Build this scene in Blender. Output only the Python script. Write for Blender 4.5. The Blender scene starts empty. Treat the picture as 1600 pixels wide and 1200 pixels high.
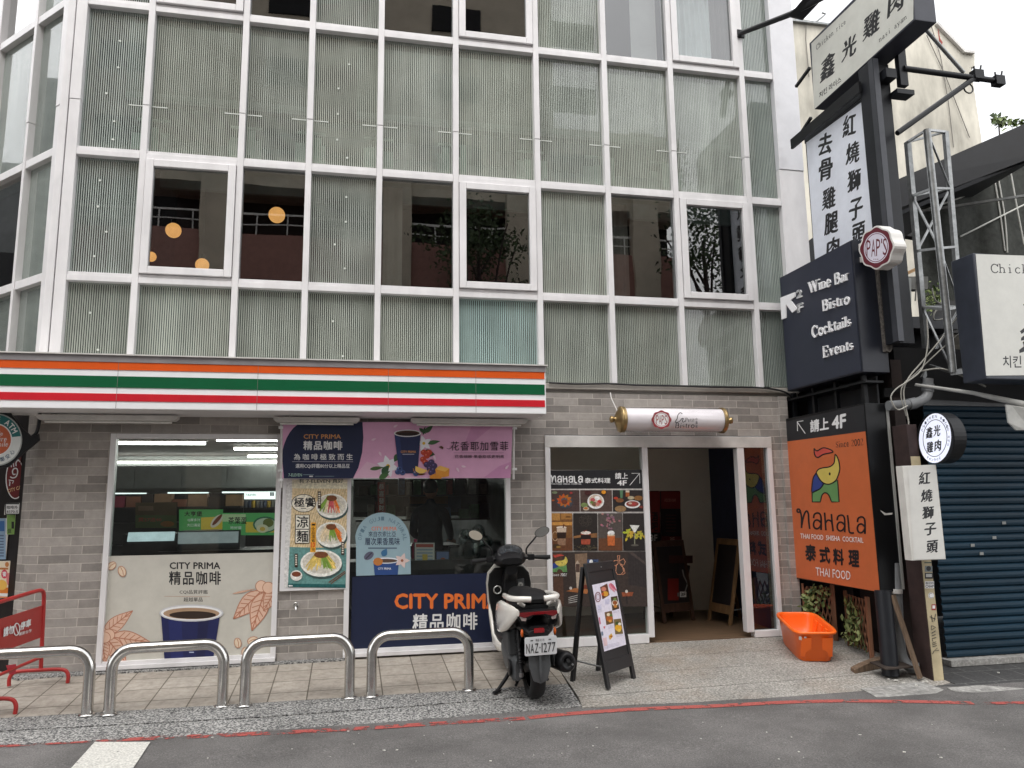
import bpy, bmesh, math, random
from math import sin, cos, pi, radians
from mathutils import Vector as V, Matrix
random.seed(7)
S = bpy.context.scene
COL = S.collection
# ---------------------------------------------------------------- camera, world, sun, exposure
CAM_C = V((0, -8, 1.5)); CAM_F = 1200.0
_p, _y, _r = radians(8.895), radians(11.969), radians(-0.743)
FWD = V((sin(_y)*cos(_p), cos(_y)*cos(_p), sin(_p)))
_R0 = V((cos(_y), -sin(_y), 0)); _U0 = _R0.cross(FWD)
RT = _R0*cos(_r) + _U0*sin(_r); UP = _U0*cos(_r) - _R0*sin(_r)
cd = bpy.data.cameras.new('camera'); cam = bpy.data.objects.new('camera', cd); COL.objects.link(cam)
cd.sensor_width = 36; cd.lens = CAM_F/1600*36; cd.clip_end = 500
cam.matrix_world = Matrix(((RT.x, UP.x, -FWD.x, CAM_C.x), (RT.y, UP.y, -FWD.y, CAM_C.y), (RT.z, UP.z, -FWD.z, CAM_C.z), (0, 0, 0, 1)))
S.camera = cam
SUN_EL, SUN_AZ = radians(58), radians(200)
W = bpy.data.worlds.new("World"); S.world = W; W.use_nodes = True
nt = W.node_tree; nt.nodes.clear()
wo = nt.nodes.new('ShaderNodeOutputWorld'); bg = nt.nodes.new('ShaderNodeBackground')
sky = nt.nodes.new('ShaderNodeTexSky'); sky.sky_type = 'NISHITA'; sky.sun_disc = False
sky.sun_elevation = SUN_EL; sky.sun_rotation = SUN_AZ; sky.dust_density = 4; sky.air_density = 1.2
hs = nt.nodes.new('ShaderNodeHueSaturation'); hs.inputs['Saturation'].default_value = 0.12; hs.inputs['Value'].default_value = 1.0
tc = nt.nodes.new('ShaderNodeTexCoord'); ns = nt.nodes.new('ShaderNodeTexNoise'); ns.inputs['Scale'].default_value = 2.2; ns.inputs['Detail'].default_value = 6
rp = nt.nodes.new('ShaderNodeValToRGB'); rp.color_ramp.elements[0].position = .3; rp.color_ramp.elements[1].position = .72
rp.color_ramp.elements[0].color = (4.6, 4.75, 4.95, 1); rp.color_ramp.elements[1].color = (10.5, 10.5, 10.6, 1)
mx = nt.nodes.new('ShaderNodeMix'); mx.data_type = 'RGBA'; mx.inputs[0].default_value = .72
L = nt.links.new
L(sky.outputs[0], hs.inputs['Color']); L(tc.outputs['Generated'], ns.inputs['Vector']); L(ns.outputs[0], rp.inputs[0])
L(hs.outputs[0], mx.inputs[6]); L(rp.outputs[0], mx.inputs[7]); L(mx.outputs[2], bg.inputs[0]); L(bg.outputs[0], wo.inputs[0])
bg.inputs[1].default_value = 0.12
sd = bpy.data.lights.new('sun', 'SUN'); sd.energy = 0.8; sd.angle = radians(40); sd.color = (1, .97, .93)
so = bpy.data.objects.new('sun', sd); COL.objects.link(so)
so.rotation_euler = V((sin(SUN_AZ)*cos(SUN_EL), cos(SUN_AZ)*cos(SUN_EL), sin(SUN_EL))).to_track_quat('Z', 'Y').to_euler()
so.location = (0, -6, 25)
S.view_settings.view_transform = 'Standard'; S.view_settings.look = 'None'; S.view_settings.gamma = 1
S.view_settings.exposure = 1.27
S.render.engine = 'CYCLES'
S.cycles.max_bounces = 8; S.cycles.transparent_max_bounces = 16; S.cycles.caustics_reflective = False; S.cycles.caustics_refractive = False
S.cycles.sample_clamp_indirect = 4

# ---------------------------------------------------------------- geometry of the photograph: rays onto real planes
def ray(x, y): return FWD + RT*((x-800)/CAM_F) + UP*((600-y)/CAM_F)
def onY(x, y, Y=0.0): d = ray(x, y); return CAM_C + d*((Y-CAM_C.y)/d.y)
def onX(x, y, X): d = ray(x, y); return CAM_C + d*((X-CAM_C.x)/d.x)
def onZ(x, y, Z): d = ray(x, y); return CAM_C + d*((Z-CAM_C.z)/d.z)
def onP(x, y, P, N): d = ray(x, y); return CAM_C + d*((P-CAM_C).dot(N)/d.dot(N))
def gz(x, y): return 0.03 + 0.085*min(y, 0.0)           # pavement surface
def rz(x, y): return -0.132 + 0.02*(y+1.75)              # road surface
def onG(x, y): return onP(x, y, V((0, 0, .03)), V((0, -.085, 1)))
def onR(x, y): return onP(x, y, V((0, -1.75, -.132)), V((0, -.02, 1)))

# ---------------------------------------------------------------- materials
MATS = {}
def nodes(name):
    m = bpy.data.materials.new(name); m.use_nodes = True; t = m.node_tree; b = t.nodes['Principled BSDF']
    return m, t, b
def nd(t, typ, **kw):
    n = t.nodes.new(typ)
    for k, v in kw.items():
        if hasattr(n, k): setattr(n, k, v)
        else: n.inputs[k].default_value = v
    return n
def c4(c, f=1.0): return (max(c[0]*f, 0), max(c[1]*f, 0), max(c[2]*f, 0), 1)
def srgb(r, g, b):
    f = lambda v: (v/255/12.92) if v/255 <= .04045 else ((v/255+.055)/1.055)**2.4
    return (f(r), f(g), f(b))
def M(name, col, rough=.5, metal=0.0, var=.12, scale=6.0, bump=0.0, emit=0.0, spec=.5, coat=0.0, stretch=None):
    if name in MATS: return MATS[name]
    m, t, b = nodes(name); MATS[name] = m
    b.inputs['Roughness'].default_value = rough; b.inputs['Metallic'].default_value = metal
    b.inputs['Specular IOR Level'].default_value = spec; b.inputs['Coat Weight'].default_value = coat
    co = nd(t, 'ShaderNodeTexCoord'); n = nd(t, 'ShaderNodeTexNoise', Scale=scale, Detail=6.0, Roughness=.62)
    if stretch:
        mp = nd(t, 'ShaderNodeMapping'); mp.inputs['Scale'].default_value = stretch
        t.links.new(co.outputs['Object'], mp.inputs[0]); t.links.new(mp.outputs[0], n.inputs['Vector'])
    else: t.links.new(co.outputs['Object'], n.inputs['Vector'])
    r = nd(t, 'ShaderNodeValToRGB'); r.color_ramp.elements[0].position = .32; r.color_ramp.elements[1].position = .7
    r.color_ramp.elements[0].color = c4(col, 1-var*1.4); r.color_ramp.elements[1].color = c4(col, 1+var*.7)
    t.links.new(n.outputs[0], r.inputs[0]); t.links.new(r.outputs[0], b.inputs['Base Color'])
    if emit:
        t.links.new(r.outputs[0], b.inputs['Emission Color']); b.inputs['Emission Strength'].default_value = emit
    if bump:
        bp = nd(t, 'ShaderNodeBump', Strength=bump, Distance=.01); n2 = nd(t, 'ShaderNodeTexNoise', Scale=scale*6, Detail=3.0)
        t.links.new(co.outputs['Object'], n2.inputs['Vector']); t.links.new(n2.outputs[0], bp.inputs['Height']); t.links.new(bp.outputs[0], b.inputs['Normal'])
    return m
def print_mat(name, rough=.45, emit=0.0, alpha=1.0, coat=0.0, lo=.84, hi=1.0, sc=3.0):
    if name in MATS: return MATS[name]
    m, t, b = nodes(name); MATS[name] = m
    a = nd(t, 'ShaderNodeAttribute'); a.attribute_name = 'Col'
    b.inputs['Roughness'].default_value = rough; b.inputs['Coat Weight'].default_value = coat
    co = nd(t, 'ShaderNodeTexCoord'); n = nd(t, 'ShaderNodeTexNoise', Scale=sc, Detail=5.0, Roughness=.7)
    t.links.new(co.outputs['Object'], n.inputs['Vector'])
    r = nd(t, 'ShaderNodeValToRGB'); r.color_ramp.elements[0].color = (lo, lo, lo, 1); r.color_ramp.elements[0].position = .3; r.color_ramp.elements[1].color = (hi, hi, hi, 1); r.color_ramp.elements[1].position = .7
    x = nd(t, 'ShaderNodeMix', data_type='RGBA', blend_type='MULTIPLY'); x.inputs[0].default_value = 1
    t.links.new(n.outputs[0], r.inputs[0]); t.links.new(a.outputs['Color'], x.inputs[6]); t.links.new(r.outputs[0], x.inputs[7])
    t.links.new(x.outputs[2], b.inputs['Base Color'])
    if emit:
        t.links.new(a.outputs['Color'], b.inputs['Emission Color']); b.inputs['Emission Strength'].default_value = emit
    b.inputs['Alpha'].default_value = alpha
    return m
def glass_mat(name, tint=(.9, .95, .93), refl=1.0, rough=.0, wav=0.0):
    if name in MATS: return MATS[name]
    m, t, b = nodes(name); MATS[name] = m; t.nodes.remove(b); o = t.nodes['Material Output']
    tr = nd(t, 'ShaderNodeBsdfTransparent'); tr.inputs[0].default_value = c4(tint)
    gl = nd(t, 'ShaderNodeBsdfGlossy'); gl.inputs['Roughness'].default_value = rough
    fr = nd(t, 'ShaderNodeFresnel', IOR=1.52); mu = nd(t, 'ShaderNodeMath', operation='MULTIPLY'); mu.inputs[1].default_value = 2.0*refl
    mu.use_clamp = True
    if wav:
        co = nd(t, 'ShaderNodeTexCoord'); n = nd(t, 'ShaderNodeTexNoise', Scale=1.6, Detail=1.0); bp = nd(t, 'ShaderNodeBump', Strength=wav, Distance=.02)
        t.links.new(co.outputs['Object'], n.inputs['Vector']); t.links.new(n.outputs[0], bp.inputs['Height']); t.links.new(bp.outputs[0], gl.inputs['Normal'])
    mi = nd(t, 'ShaderNodeMixShader')
    ge = nd(t, 'ShaderNodeNewGeometry'); iv = nd(t, 'ShaderNodeMath', operation='SUBTRACT'); iv.inputs[0].default_value = 1.0; m0 = nd(t, 'ShaderNodeMath', operation='MULTIPLY')
    t.links.new(ge.outputs['Backfacing'], iv.inputs[1]); t.links.new(mu.outputs[0], m0.inputs[0]); t.links.new(iv.outputs[0], m0.inputs[1])
    t.links.new(fr.outputs[0], mu.inputs[0]); t.links.new(m0.outputs[0], mi.inputs[0]); t.links.new(tr.outputs[0], mi.inputs[1]); t.links.new(gl.outputs[0], mi.inputs[2]); t.links.new(mi.outputs[0], o.inputs[0])
    return m
def stripe_mat(name, col, pitch=.0214, duty=.56, phase=0.0):
    """clear glass printed with pale vertical stripes (object x runs along the pane)"""
    if name in MATS: return MATS[name]
    m, t, b = nodes(name); MATS[name] = m; o = t.nodes['Material Output']
    co = nd(t, 'ShaderNodeTexCoord'); sx = nd(t, 'ShaderNodeSeparateXYZ'); t.links.new(co.outputs['Object'], sx.inputs[0])
    dv = nd(t, 'ShaderNodeMath', operation='DIVIDE'); dv.inputs[1].default_value = pitch
    fr = nd(t, 'ShaderNodeMath', operation='PINGPONG'); fr.inputs[1].default_value = .5; lt = nd(t, 'ShaderNodeMapRange', interpolation_type='SMOOTHSTEP'); lt.inputs['From Min'].default_value = duty/2+.13; lt.inputs['From Max'].default_value = duty/2-.13
    t.links.new(sx.outputs[0], dv.inputs[0]); t.links.new(dv.outputs[0], fr.inputs[0]); t.links.new(fr.outputs[0], lt.inputs[0])
    n = nd(t, 'ShaderNodeTexNoise', Scale=2.0, Detail=5.0); t.links.new(co.outputs['Object'], n.inputs['Vector'])
    r = nd(t, 'ShaderNodeValToRGB'); r.color_ramp.elements[0].color = c4(col, .80); r.color_ramp.elements[1].color = c4(col, 1.08); r.color_ramp.elements[0].position = .3; r.color_ramp.elements[1].position = .7
    oi = nd(t, 'ShaderNodeObjectInfo'); mr = nd(t, 'ShaderNodeMapRange'); mr.inputs['To Min'].default_value = .84; mr.inputs['To Max'].default_value = 1.1; t.links.new(oi.outputs['Random'], mr.inputs['Value'])
    mp = nd(t, 'ShaderNodeMapping'); mp.inputs['Scale'].default_value = (9, 1, .5); ns2 = nd(t, 'ShaderNodeTexNoise', Scale=1.0, Detail=4.0); t.links.new(co.outputs['Object'], mp.inputs[0]); t.links.new(mp.outputs[0], ns2.inputs['Vector'])
    rs2 = nd(t, 'ShaderNodeMapRange'); rs2.inputs['From Min'].default_value = .35; rs2.inputs['From Max'].default_value = .65; rs2.inputs['To Min'].default_value = .86; rs2.inputs['To Max'].default_value = 1.04; t.links.new(ns2.outputs[0], rs2.inputs['Value'])
    mm = nd(t, 'ShaderNodeMath', operation='MULTIPLY'); t.links.new(mr.outputs[0], mm.inputs[0]); t.links.new(rs2.outputs[0], mm.inputs[1])
    vm = nd(t, 'ShaderNodeVectorMath', operation='SCALE'); t.links.new(r.outputs[0], vm.inputs[0]); t.links.new(mm.outputs[0], vm.inputs['Scale'])
    t.links.new(n.outputs[0], r.inputs[0]); t.links.new(vm.outputs[0], b.inputs['Base Color']); b.inputs['Roughness'].default_value = .10; b.inputs['Coat Weight'].default_value = .6; b.inputs['Coat Roughness'].default_value = .02
    tr = nd(t, 'ShaderNodeBsdfTransparent'); tr.inputs[0].default_value = (.8, .87, .85, 1); gl = nd(t, 'ShaderNodeBsdfGlossy'); gl.inputs['Roughness'].default_value = .01
    f = nd(t, 'ShaderNodeFresnel', IOR=1.5); mu = nd(t, 'ShaderNodeMath', operation='MULTIPLY'); mu.inputs[1].default_value = 1.8; mu.use_clamp = True
    m1 = nd(t, 'ShaderNodeMixShader'); m2 = nd(t, 'ShaderNodeMixShader')
    ge = nd(t, 'ShaderNodeNewGeometry'); iv = nd(t, 'ShaderNodeMath', operation='SUBTRACT'); iv.inputs[0].default_value = 1.0; m0 = nd(t, 'ShaderNodeMath', operation='MULTIPLY')
    t.links.new(ge.outputs['Backfacing'], iv.inputs[1]); t.links.new(mu.outputs[0], m0.inputs[0]); t.links.new(iv.outputs[0], m0.inputs[1])
    t.links.new(f.outputs[0], mu.inputs[0]); t.links.new(m0.outputs[0], m1.inputs[0]); t.links.new(tr.outputs[0], m1.inputs[1]); t.links.new(gl.outputs[0], m1.inputs[2])
    t.links.new(lt.outputs[0], m2.inputs[0]); t.links.new(m1.outputs[0], m2.inputs[1]); t.links.new(b.outputs[0], m2.inputs[2]); t.links.new(m2.outputs[0], o.inputs[0])
    return m
def brick_mat():
    m, t, b = nodes('grey_brick'); co = nd(t, 'ShaderNodeTexCoord'); s = nd(t, 'ShaderNodeSeparateXYZ'); c = nd(t, 'ShaderNodeCombineXYZ')
    ad = nd(t, 'ShaderNodeMath', operation='SUBTRACT')      # x - y keeps the courses turning the corner
    t.links.new(co.outputs['Object'], s.inputs[0]); t.links.new(s.outputs[0], ad.inputs[0]); t.links.new(s.outputs[1], ad.inputs[1]); t.links.new(ad.outputs[0], c.inputs[0]); t.links.new(s.outputs[2], c.inputs[1])
    br = nd(t, 'ShaderNodeTexBrick'); br.offset = .37; br.squash = 1.0
    for k, v in {'Scale': 1.0, 'Mortar Size': .004, 'Mortar Smooth': .25, 'Brick Width': .27, 'Row Height': .0815, 'Bias': 0.0}.items(): br.inputs[k].default_value = v
    br.inputs['Color1'].default_value = c4(srgb(170, 164, 159)); br.inputs['Color2'].default_value = c4(srgb(131, 126, 122)); br.inputs['Mortar'].default_value = c4(srgb(186, 179, 172))
    t.links.new(c.outputs[0], br.inputs['Vector'])
    n = nd(t, 'ShaderNodeTexNoise', Scale=9.0, Detail=7.0, Roughness=.7); t.links.new(co.outputs['Object'], n.inputs['Vector'])
    r = nd(t, 'ShaderNodeValToRGB'); r.color_ramp.elements[0].position = .3; r.color_ramp.elements[1].position = .72; r.color_ramp.elements[0].color = (.62, .61, .6, 1); r.color_ramp.elements[1].color = (1.15, 1.13, 1.1, 1)
    x = nd(t, 'ShaderNodeMix', data_type='RGBA', blend_type='MULTIPLY'); x.inputs[0].default_value = .6
    t.links.new(n.outputs[0], r.inputs[0]); t.links.new(br.outputs[0], x.inputs[6]); t.links.new(r.outputs[0], x.inputs[7]); t.links.new(x.outputs[2], b.inputs['Base Color'])
    b.inputs['Roughness'].default_value = .85
    bp = nd(t, 'ShaderNodeBump', Strength=.55, Distance=.006); bp.invert = True; t.links.new(br.outputs['Fac'], bp.inputs['Height'])
    b2 = nd(t, 'ShaderNodeBump', Strength=.25, Distance=.004); n3 = nd(t, 'ShaderNodeTexNoise', Scale=60.0, Detail=3.0); t.links.new(co.outputs['Object'], n3.inputs['Vector'])
    t.links.new(n3.outputs[0], b2.inputs['Height']); t.links.new(bp.outputs[0], b2.inputs['Normal']); t.links.new(b2.outputs[0], b.inputs['Normal'])
    MATS['grey_brick'] = m; return m
def speckle_mat(name, cols, scale, rough=.8, joints=None, stain=None, bump=.3, big=.25):
    """stone / asphalt: cols = [(pos,colour)...] on a fine noise, joints=(w,h,mortar,colour,offset), stain=(colour,amount,scale)"""
    m, t, b = nodes(name); MATS[name] = m; co = nd(t, 'ShaderNodeTexCoord')
    n = nd(t, 'ShaderNodeTexNoise', Scale=scale, Detail=3.0, Roughness=.75); t.links.new(co.outputs['Object'], n.inputs['Vector'])
    r = nd(t, 'ShaderNodeValToRGB'); e = r.color_ramp.elements
    while len(e) < len(cols): e.new(.5)
    for i, (p, c) in enumerate(cols): e[i].position = p; e[i].color = c4(c)
    t.links.new(n.outputs[0], r.inputs[0]); out = r.outputs[0]
    n2 = nd(t, 'ShaderNodeTexNoise', Scale=1.3, Detail=7.0, Roughness=.65); t.links.new(co.outputs['Object'], n2.inputs['Vector'])
    r2 = nd(t, 'ShaderNodeValToRGB'); r2.color_ramp.elements[0].position = .3; r2.color_ramp.elements[1].position = .7; r2.color_ramp.elements[0].color = (1-big*1.5,)*3+(1,); r2.color_ramp.elements[1].color = (1+big*.5,)*3+(1,)
    x = nd(t, 'ShaderNodeMix', data_type='RGBA', blend_type='MULTIPLY'); x.inputs[0].default_value = 1
    t.links.new(n2.outputs[0], r2.inputs[0]); t.links.new(out, x.inputs[6]); t.links.new(r2.outputs[0], x.inputs[7]); out = x.outputs[2]
    if stain:
        n4 = nd(t, 'ShaderNodeTexNoise', Scale=stain[2], Detail=6.0, Roughness=.7); t.links.new(co.outputs['Object'], n4.inputs['Vector'])
        r4 = nd(t, 'ShaderNodeValToRGB'); r4.color_ramp.elements[0].position = .48; r4.color_ramp.elements[1].position = .7; r4.color_ramp.elements[1].color = (stain[1],)*3+(1,)
        x4 = nd(t, 'ShaderNodeMix', data_type='RGBA'); x4.inputs[7].default_value = c4(stain[0])
        t.links.new(n4.outputs[0], r4.inputs[0]); t.links.new(r4.outputs[0], x4.inputs[0]); t.links.new(out, x4.inputs[6]); out = x4.outputs[2]
    h = n.outputs[0]
    if joints:
        br = nd(t, 'ShaderNodeTexBrick'); br.offset = joints[4]
        for k, v in {'Scale': 1.0, 'Mortar Size': joints[2], 'Mortar Smooth': .2, 'Brick Width': joints[0], 'Row Height': joints[1]}.items(): br.inputs[k].default_value = v
        t.links.new(co.outputs['Object'], br.inputs['Vector'])
        br.inputs['Color1'].default_value = (1, 1, 1, 1); br.inputs['Color2'].default_value = (.86, .85, .84, 1); br.inputs['Mortar'].default_value = c4(joints[3])
        x3 = nd(t, 'ShaderNodeMix', data_type='RGBA', blend_type='MULTIPLY'); x3.inputs[0].default_value = 1
        t.links.new(out, x3.inputs[6]); t.links.new(br.outputs[0], x3.inputs[7]); out = x3.outputs[2]
    t.links.new(out, b.inputs['Base Color']); b.inputs['Roughness'].default_value = rough
    bp = nd(t, 'ShaderNodeBump', Strength=bump, Distance=.006); t.links.new(h, bp.inputs['Height']); t.links.new(bp.outputs[0], b.inputs['Normal'])
    return m

# ---------------------------------------------------------------- objects
RM = {}
def setp(o, label=None, cat=None, group=None, kind=None):
    if label: o['label'] = label
    if cat: o['category'] = cat
    if group: o['group'] = group
    if kind: o['kind'] = kind
    return o
def thing(name, label, cat, loc=(0, 0, 0), rot=None, group=None):
    o = bpy.data.objects.new(name, None); COL.objects.link(o); o.empty_display_size = .1
    m = Matrix.Translation(V(loc)) @ (rot.to_4x4() if rot else Matrix())
    o.matrix_world = m; RM[o.name] = m
    return setp(o, label, cat, group)
def link(name, me, parent=None, local=False):
    """world-space mesh data goes under its parent's frame (local=True: it is already in that frame)"""
    o = bpy.data.objects.new(name, me); COL.objects.link(o)
    if parent is not None:
        m = RM[parent.name]
        if not local: me.transform(m.inverted())
        o.parent = parent; RM[o.name] = m.copy()
    else: RM[o.name] = Matrix()
    return o
class MB:
    def __init__(s): s.v = []; s.f = []; s.m = []; s.mats = []; s.c = []; s.sm = []
    def mi(s, mat):
        if mat not in s.mats: s.mats.append(mat)
        return s.mats.index(mat)
    def add(s, vs, fs, mat, col=None, smooth=False):
        o = len(s.v); i = s.mi(mat); s.v += [tuple(v) for v in vs]
        for f in fs: s.f.append([o+k for k in f]); s.m.append(i); s.c.append(col or (.8, .8, .8)); s.sm.append(smooth)
        return s
    def box(s, a, b, mat, col=None):
        (x0, y0, z0), (x1, y1, z1) = a, b
        x0, x1 = min(x0, x1), max(x0, x1); y0, y1 = min(y0, y1), max(y0, y1); z0, z1 = min(z0, z1), max(z0, z1)
        return s.add([(x0, y0, z0), (x1, y0, z0), (x1, y1, z0), (x0, y1, z0), (x0, y0, z1), (x1, y0, z1), (x1, y1, z1), (x0, y1, z1)],
                     [(0, 3, 2, 1), (4, 5, 6, 7), (0, 1, 5, 4), (1, 2, 6, 5), (2, 3, 7, 6), (3, 0, 4, 7)], mat, col)
    def bar(s, p, q, w, h, mat, up=V((0, 0, 1)), col=None):
        p, q = V(p), V(q); d = (q-p).normalized(); a = d.cross(up)
        if a.length < 1e-4: a = d.cross(V((0, 1, 0)))
        a.normalize(); b = a.cross(d).normalized(); vs = []
        for e in (p, q):
            for i, j in ((-1, -1), (1, -1), (1, 1), (-1, 1)): vs.append(e + a*(w/2*i) + b*(h/2*j))
        return s.add(vs, [(0, 1, 2, 3), (7, 6, 5, 4), (0, 4, 5, 1), (1, 5, 6, 2), (2, 6, 7, 3), (3, 7, 4, 0)], mat, col)
    def tube(s, pts, r, mat, n=10, cap=True, col=None):
        pts = [V(p) for p in pts]; rs = r if isinstance(r, (list, tuple)) else [r]*len(pts)
        vs = []; fs = []; ref = None
        for i, p in enumerate(pts):
            d = (pts[min(i+1, len(pts)-1)] - pts[max(i-1, 0)]).normalized()
            if ref is None: ref = d.orthogonal().normalized()
            a = (ref - d*ref.dot(d)).normalized(); ref = a; b = d.cross(a)
            for k in range(n): t = 2*pi*k/n; vs.append(p + (a*cos(t) + b*sin(t))*rs[i])
        for i in range(len(pts)-1):
            for k in range(n): fs.append((i*n+k, i*n+(k+1) % n, (i+1)*n+(k+1) % n, (i+1)*n+k))
        s.add(vs, fs, mat, col, True)
        if cap: s.add(vs[:n], [tuple(range(n))[::-1]], mat, col); s.add(vs[-n:], [tuple(range(n))], mat, col)
        return s
    def loft(s, rings, mat, cap=True, smooth=True, closed=True, col=None):
        n = len(rings[0]); vs = [p for r in rings for p in r]; fs = []
        for i in range(len(rings)-1):
            for k in range(n if closed else n-1): fs.append((i*n+k, i*n+(k+1) % n, (i+1)*n+(k+1) % n, (i+1)*n+k))
        s.add(vs, fs, mat, col, smooth)
        if cap and closed: s.add(rings[0], [tuple(range(n))[::-1]], mat, col); s.add(rings[-1], [tuple(range(n))], mat, col)
        return s
    def ball(s, c, r, mat, n=12, m=8, col=None):
        rx, ry, rz_ = r if isinstance(r, (tuple, list)) else (r, r, r); rings = []
        for i in range(m+1):
            t = -pi/2 + pi*i/m; cc = max(cos(t), .02)
            rings.append([V((c[0]+rx*cc*cos(2*pi*k/n), c[1]+ry*cc*sin(2*pi*k/n), c[2]+rz_*sin(t))) for k in range(n)])
        return s.loft(rings, mat, col=col)
    def prism(s, poly, d, mat, col=None, smooth=False):
        """closed outline (3-D points) pushed along d"""
        poly = [V(p) for p in poly]; d = V(d); n = len(poly)
        vs = poly + [p+d for p in poly]
        s.add(vs, [tuple(range(n)), tuple(range(2*n-1, n-1, -1))], mat, col)
        return s.add(vs, [(k, k+n, (k+1) % n+n, (k+1) % n) for k in range(n)], mat, col, smooth)
    def build(s, name, parent=None, local=False, bevel=0.0, seg=2):
        me = bpy.data.meshes.new(name); me.from_pydata(s.v, [], s.f); 
        for m in s.mats: me.materials.append(m)
        me.polygons.foreach_set('material_index', s.m); me.polygons.foreach_set('use_smooth', s.sm)
        a = me.color_attributes.new('Col', 'FLOAT_COLOR', 'CORNER'); buf = []
        for f, c in zip(s.f, s.c): buf += [c[0], c[1], c[2], 1.0]*len(f)
        a.data.foreach_set('color', buf); me.update()
        bm = bmesh.new(); bm.from_mesh(me)
        if bevel:
            bmesh.ops.remove_doubles(bm, verts=bm.verts, dist=1e-5)
            es = [e for e in bm.edges if len(e.link_faces) == 2 and e.calc_face_angle(0) > .6]
            bmesh.ops.bevel(bm, geom=es, offset=bevel, segments=seg, affect='EDGES', profile=.6)
        bmesh.ops.recalc_face_normals(bm, faces=bm.faces); bm.to_mesh(me); bm.free()
        return link(name, me, parent, local)
def rr(cx, cy, w, h, r, n=4):
    out = []
    for (sx, sy, a) in ((1, 1, 0), (-1, 1, pi/2), (-1, -1, pi), (1, -1, 3*pi/2)):
        for k in range(n+1): t = a+pi/2*k/n; out.append((cx+sx*(w/2-r)+r*cos(t), cy+sy*(h/2-r)+r*sin(t)))
    return out
def arc(cx, cy, rx, ry, a0, a1, n=8): return [(cx+rx*cos(radians(a0+(a1-a0)*k/n)), cy+ry*sin(radians(a0+(a1-a0)*k/n))) for k in range(n+1)]
def smooth_path(pts, n=4):
    pts = [V(p) for p in pts]; out = []
    for i in range(len(pts)-1):
        p0, p1, p2, p3 = pts[max(i-1, 0)], pts[i], pts[i+1], pts[min(i+2, len(pts)-1)]
        for k in range(n):
            t = k/n; out.append(.5*((2*p1)+(p2-p0)*t+(2*p0-5*p1+4*p2-p3)*t*t+(3*p1-p0-3*p2+p3)*t**3))
    return out+[pts[-1]]
# ---------------------------------------------------------------- lettering
TX = {}
def txt(s, bold=0.0, shear=0.0, sp=1.0, brush=False):
    """filled outline of a string in the unit square; weight comes from overprinting slightly shifted copies"""
    k = (s, bold, shear, sp, brush)
    if k in TX: return TX[k]
    cu = bpy.data.curves.new('t', 'FONT'); cu.body = s; cu.size = 1; cu.shear = shear; cu.space_character = sp; cu.resolution_u = 2; cu.fill_mode = 'FRONT'
    ob = bpy.data.objects.new('t', cu); me = bpy.data.meshes.new_from_object(ob)
    v0 = [(v.co.x, v.co.y) for v in me.vertices]; f0 = [tuple(p.vertices) for p in me.polygons]
    bpy.data.objects.remove(ob); bpy.data.meshes.remove(me); bpy.data.curves.remove(cu)
    d = max(bold, 0)*.95; vs = []; fs = []; lv = []
    for i, (dx, dy) in enumerate(tuple((q*.045, q*.020) for q in (-1, -.5, 0, .5, 1)) if brush else ((-d, 0), (d, 0), (0, -d), (0, d)) if d > .004 else ((0, 0),)):
        o = len(vs); vs += [(x+dx, y+dy) for x, y in v0]; fs += [tuple(q+o for q in f) for f in f0]; lv += [i]*len(v0)
    x0 = min(v[0] for v in vs); x1 = max(v[0] for v in vs); y0 = min(v[1] for v in vs); y1 = max(v[1] for v in vs)
    TX[k] = ([((x-x0)/(x1-x0), (y-y0)/(y1-y0), l*2.5e-5) for (x, y), l in zip(vs, lv)], fs); return TX[k]
def ribbon(pts, w):
    """flat ribbon polygons along a polyline; w constant or per point"""
    n = len(pts); ws = w if isinstance(w, (list, tuple)) else [w]*n; l = []; r = []
    for i in range(n):
        a = pts[max(i-1, 0)]; b = pts[min(i+1, n-1)]; dx, dy = b[0]-a[0], b[1]-a[1]; q = math.hypot(dx, dy) or 1
        nx, ny = -dy/q*ws[i]/2, dx/q*ws[i]/2; l.append((pts[i][0]+nx, pts[i][1]+ny)); r.append((pts[i][0]-nx, pts[i][1]-ny))
    return [[l[i], l[i+1], r[i+1], r[i]] for i in range(n-1)]
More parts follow.
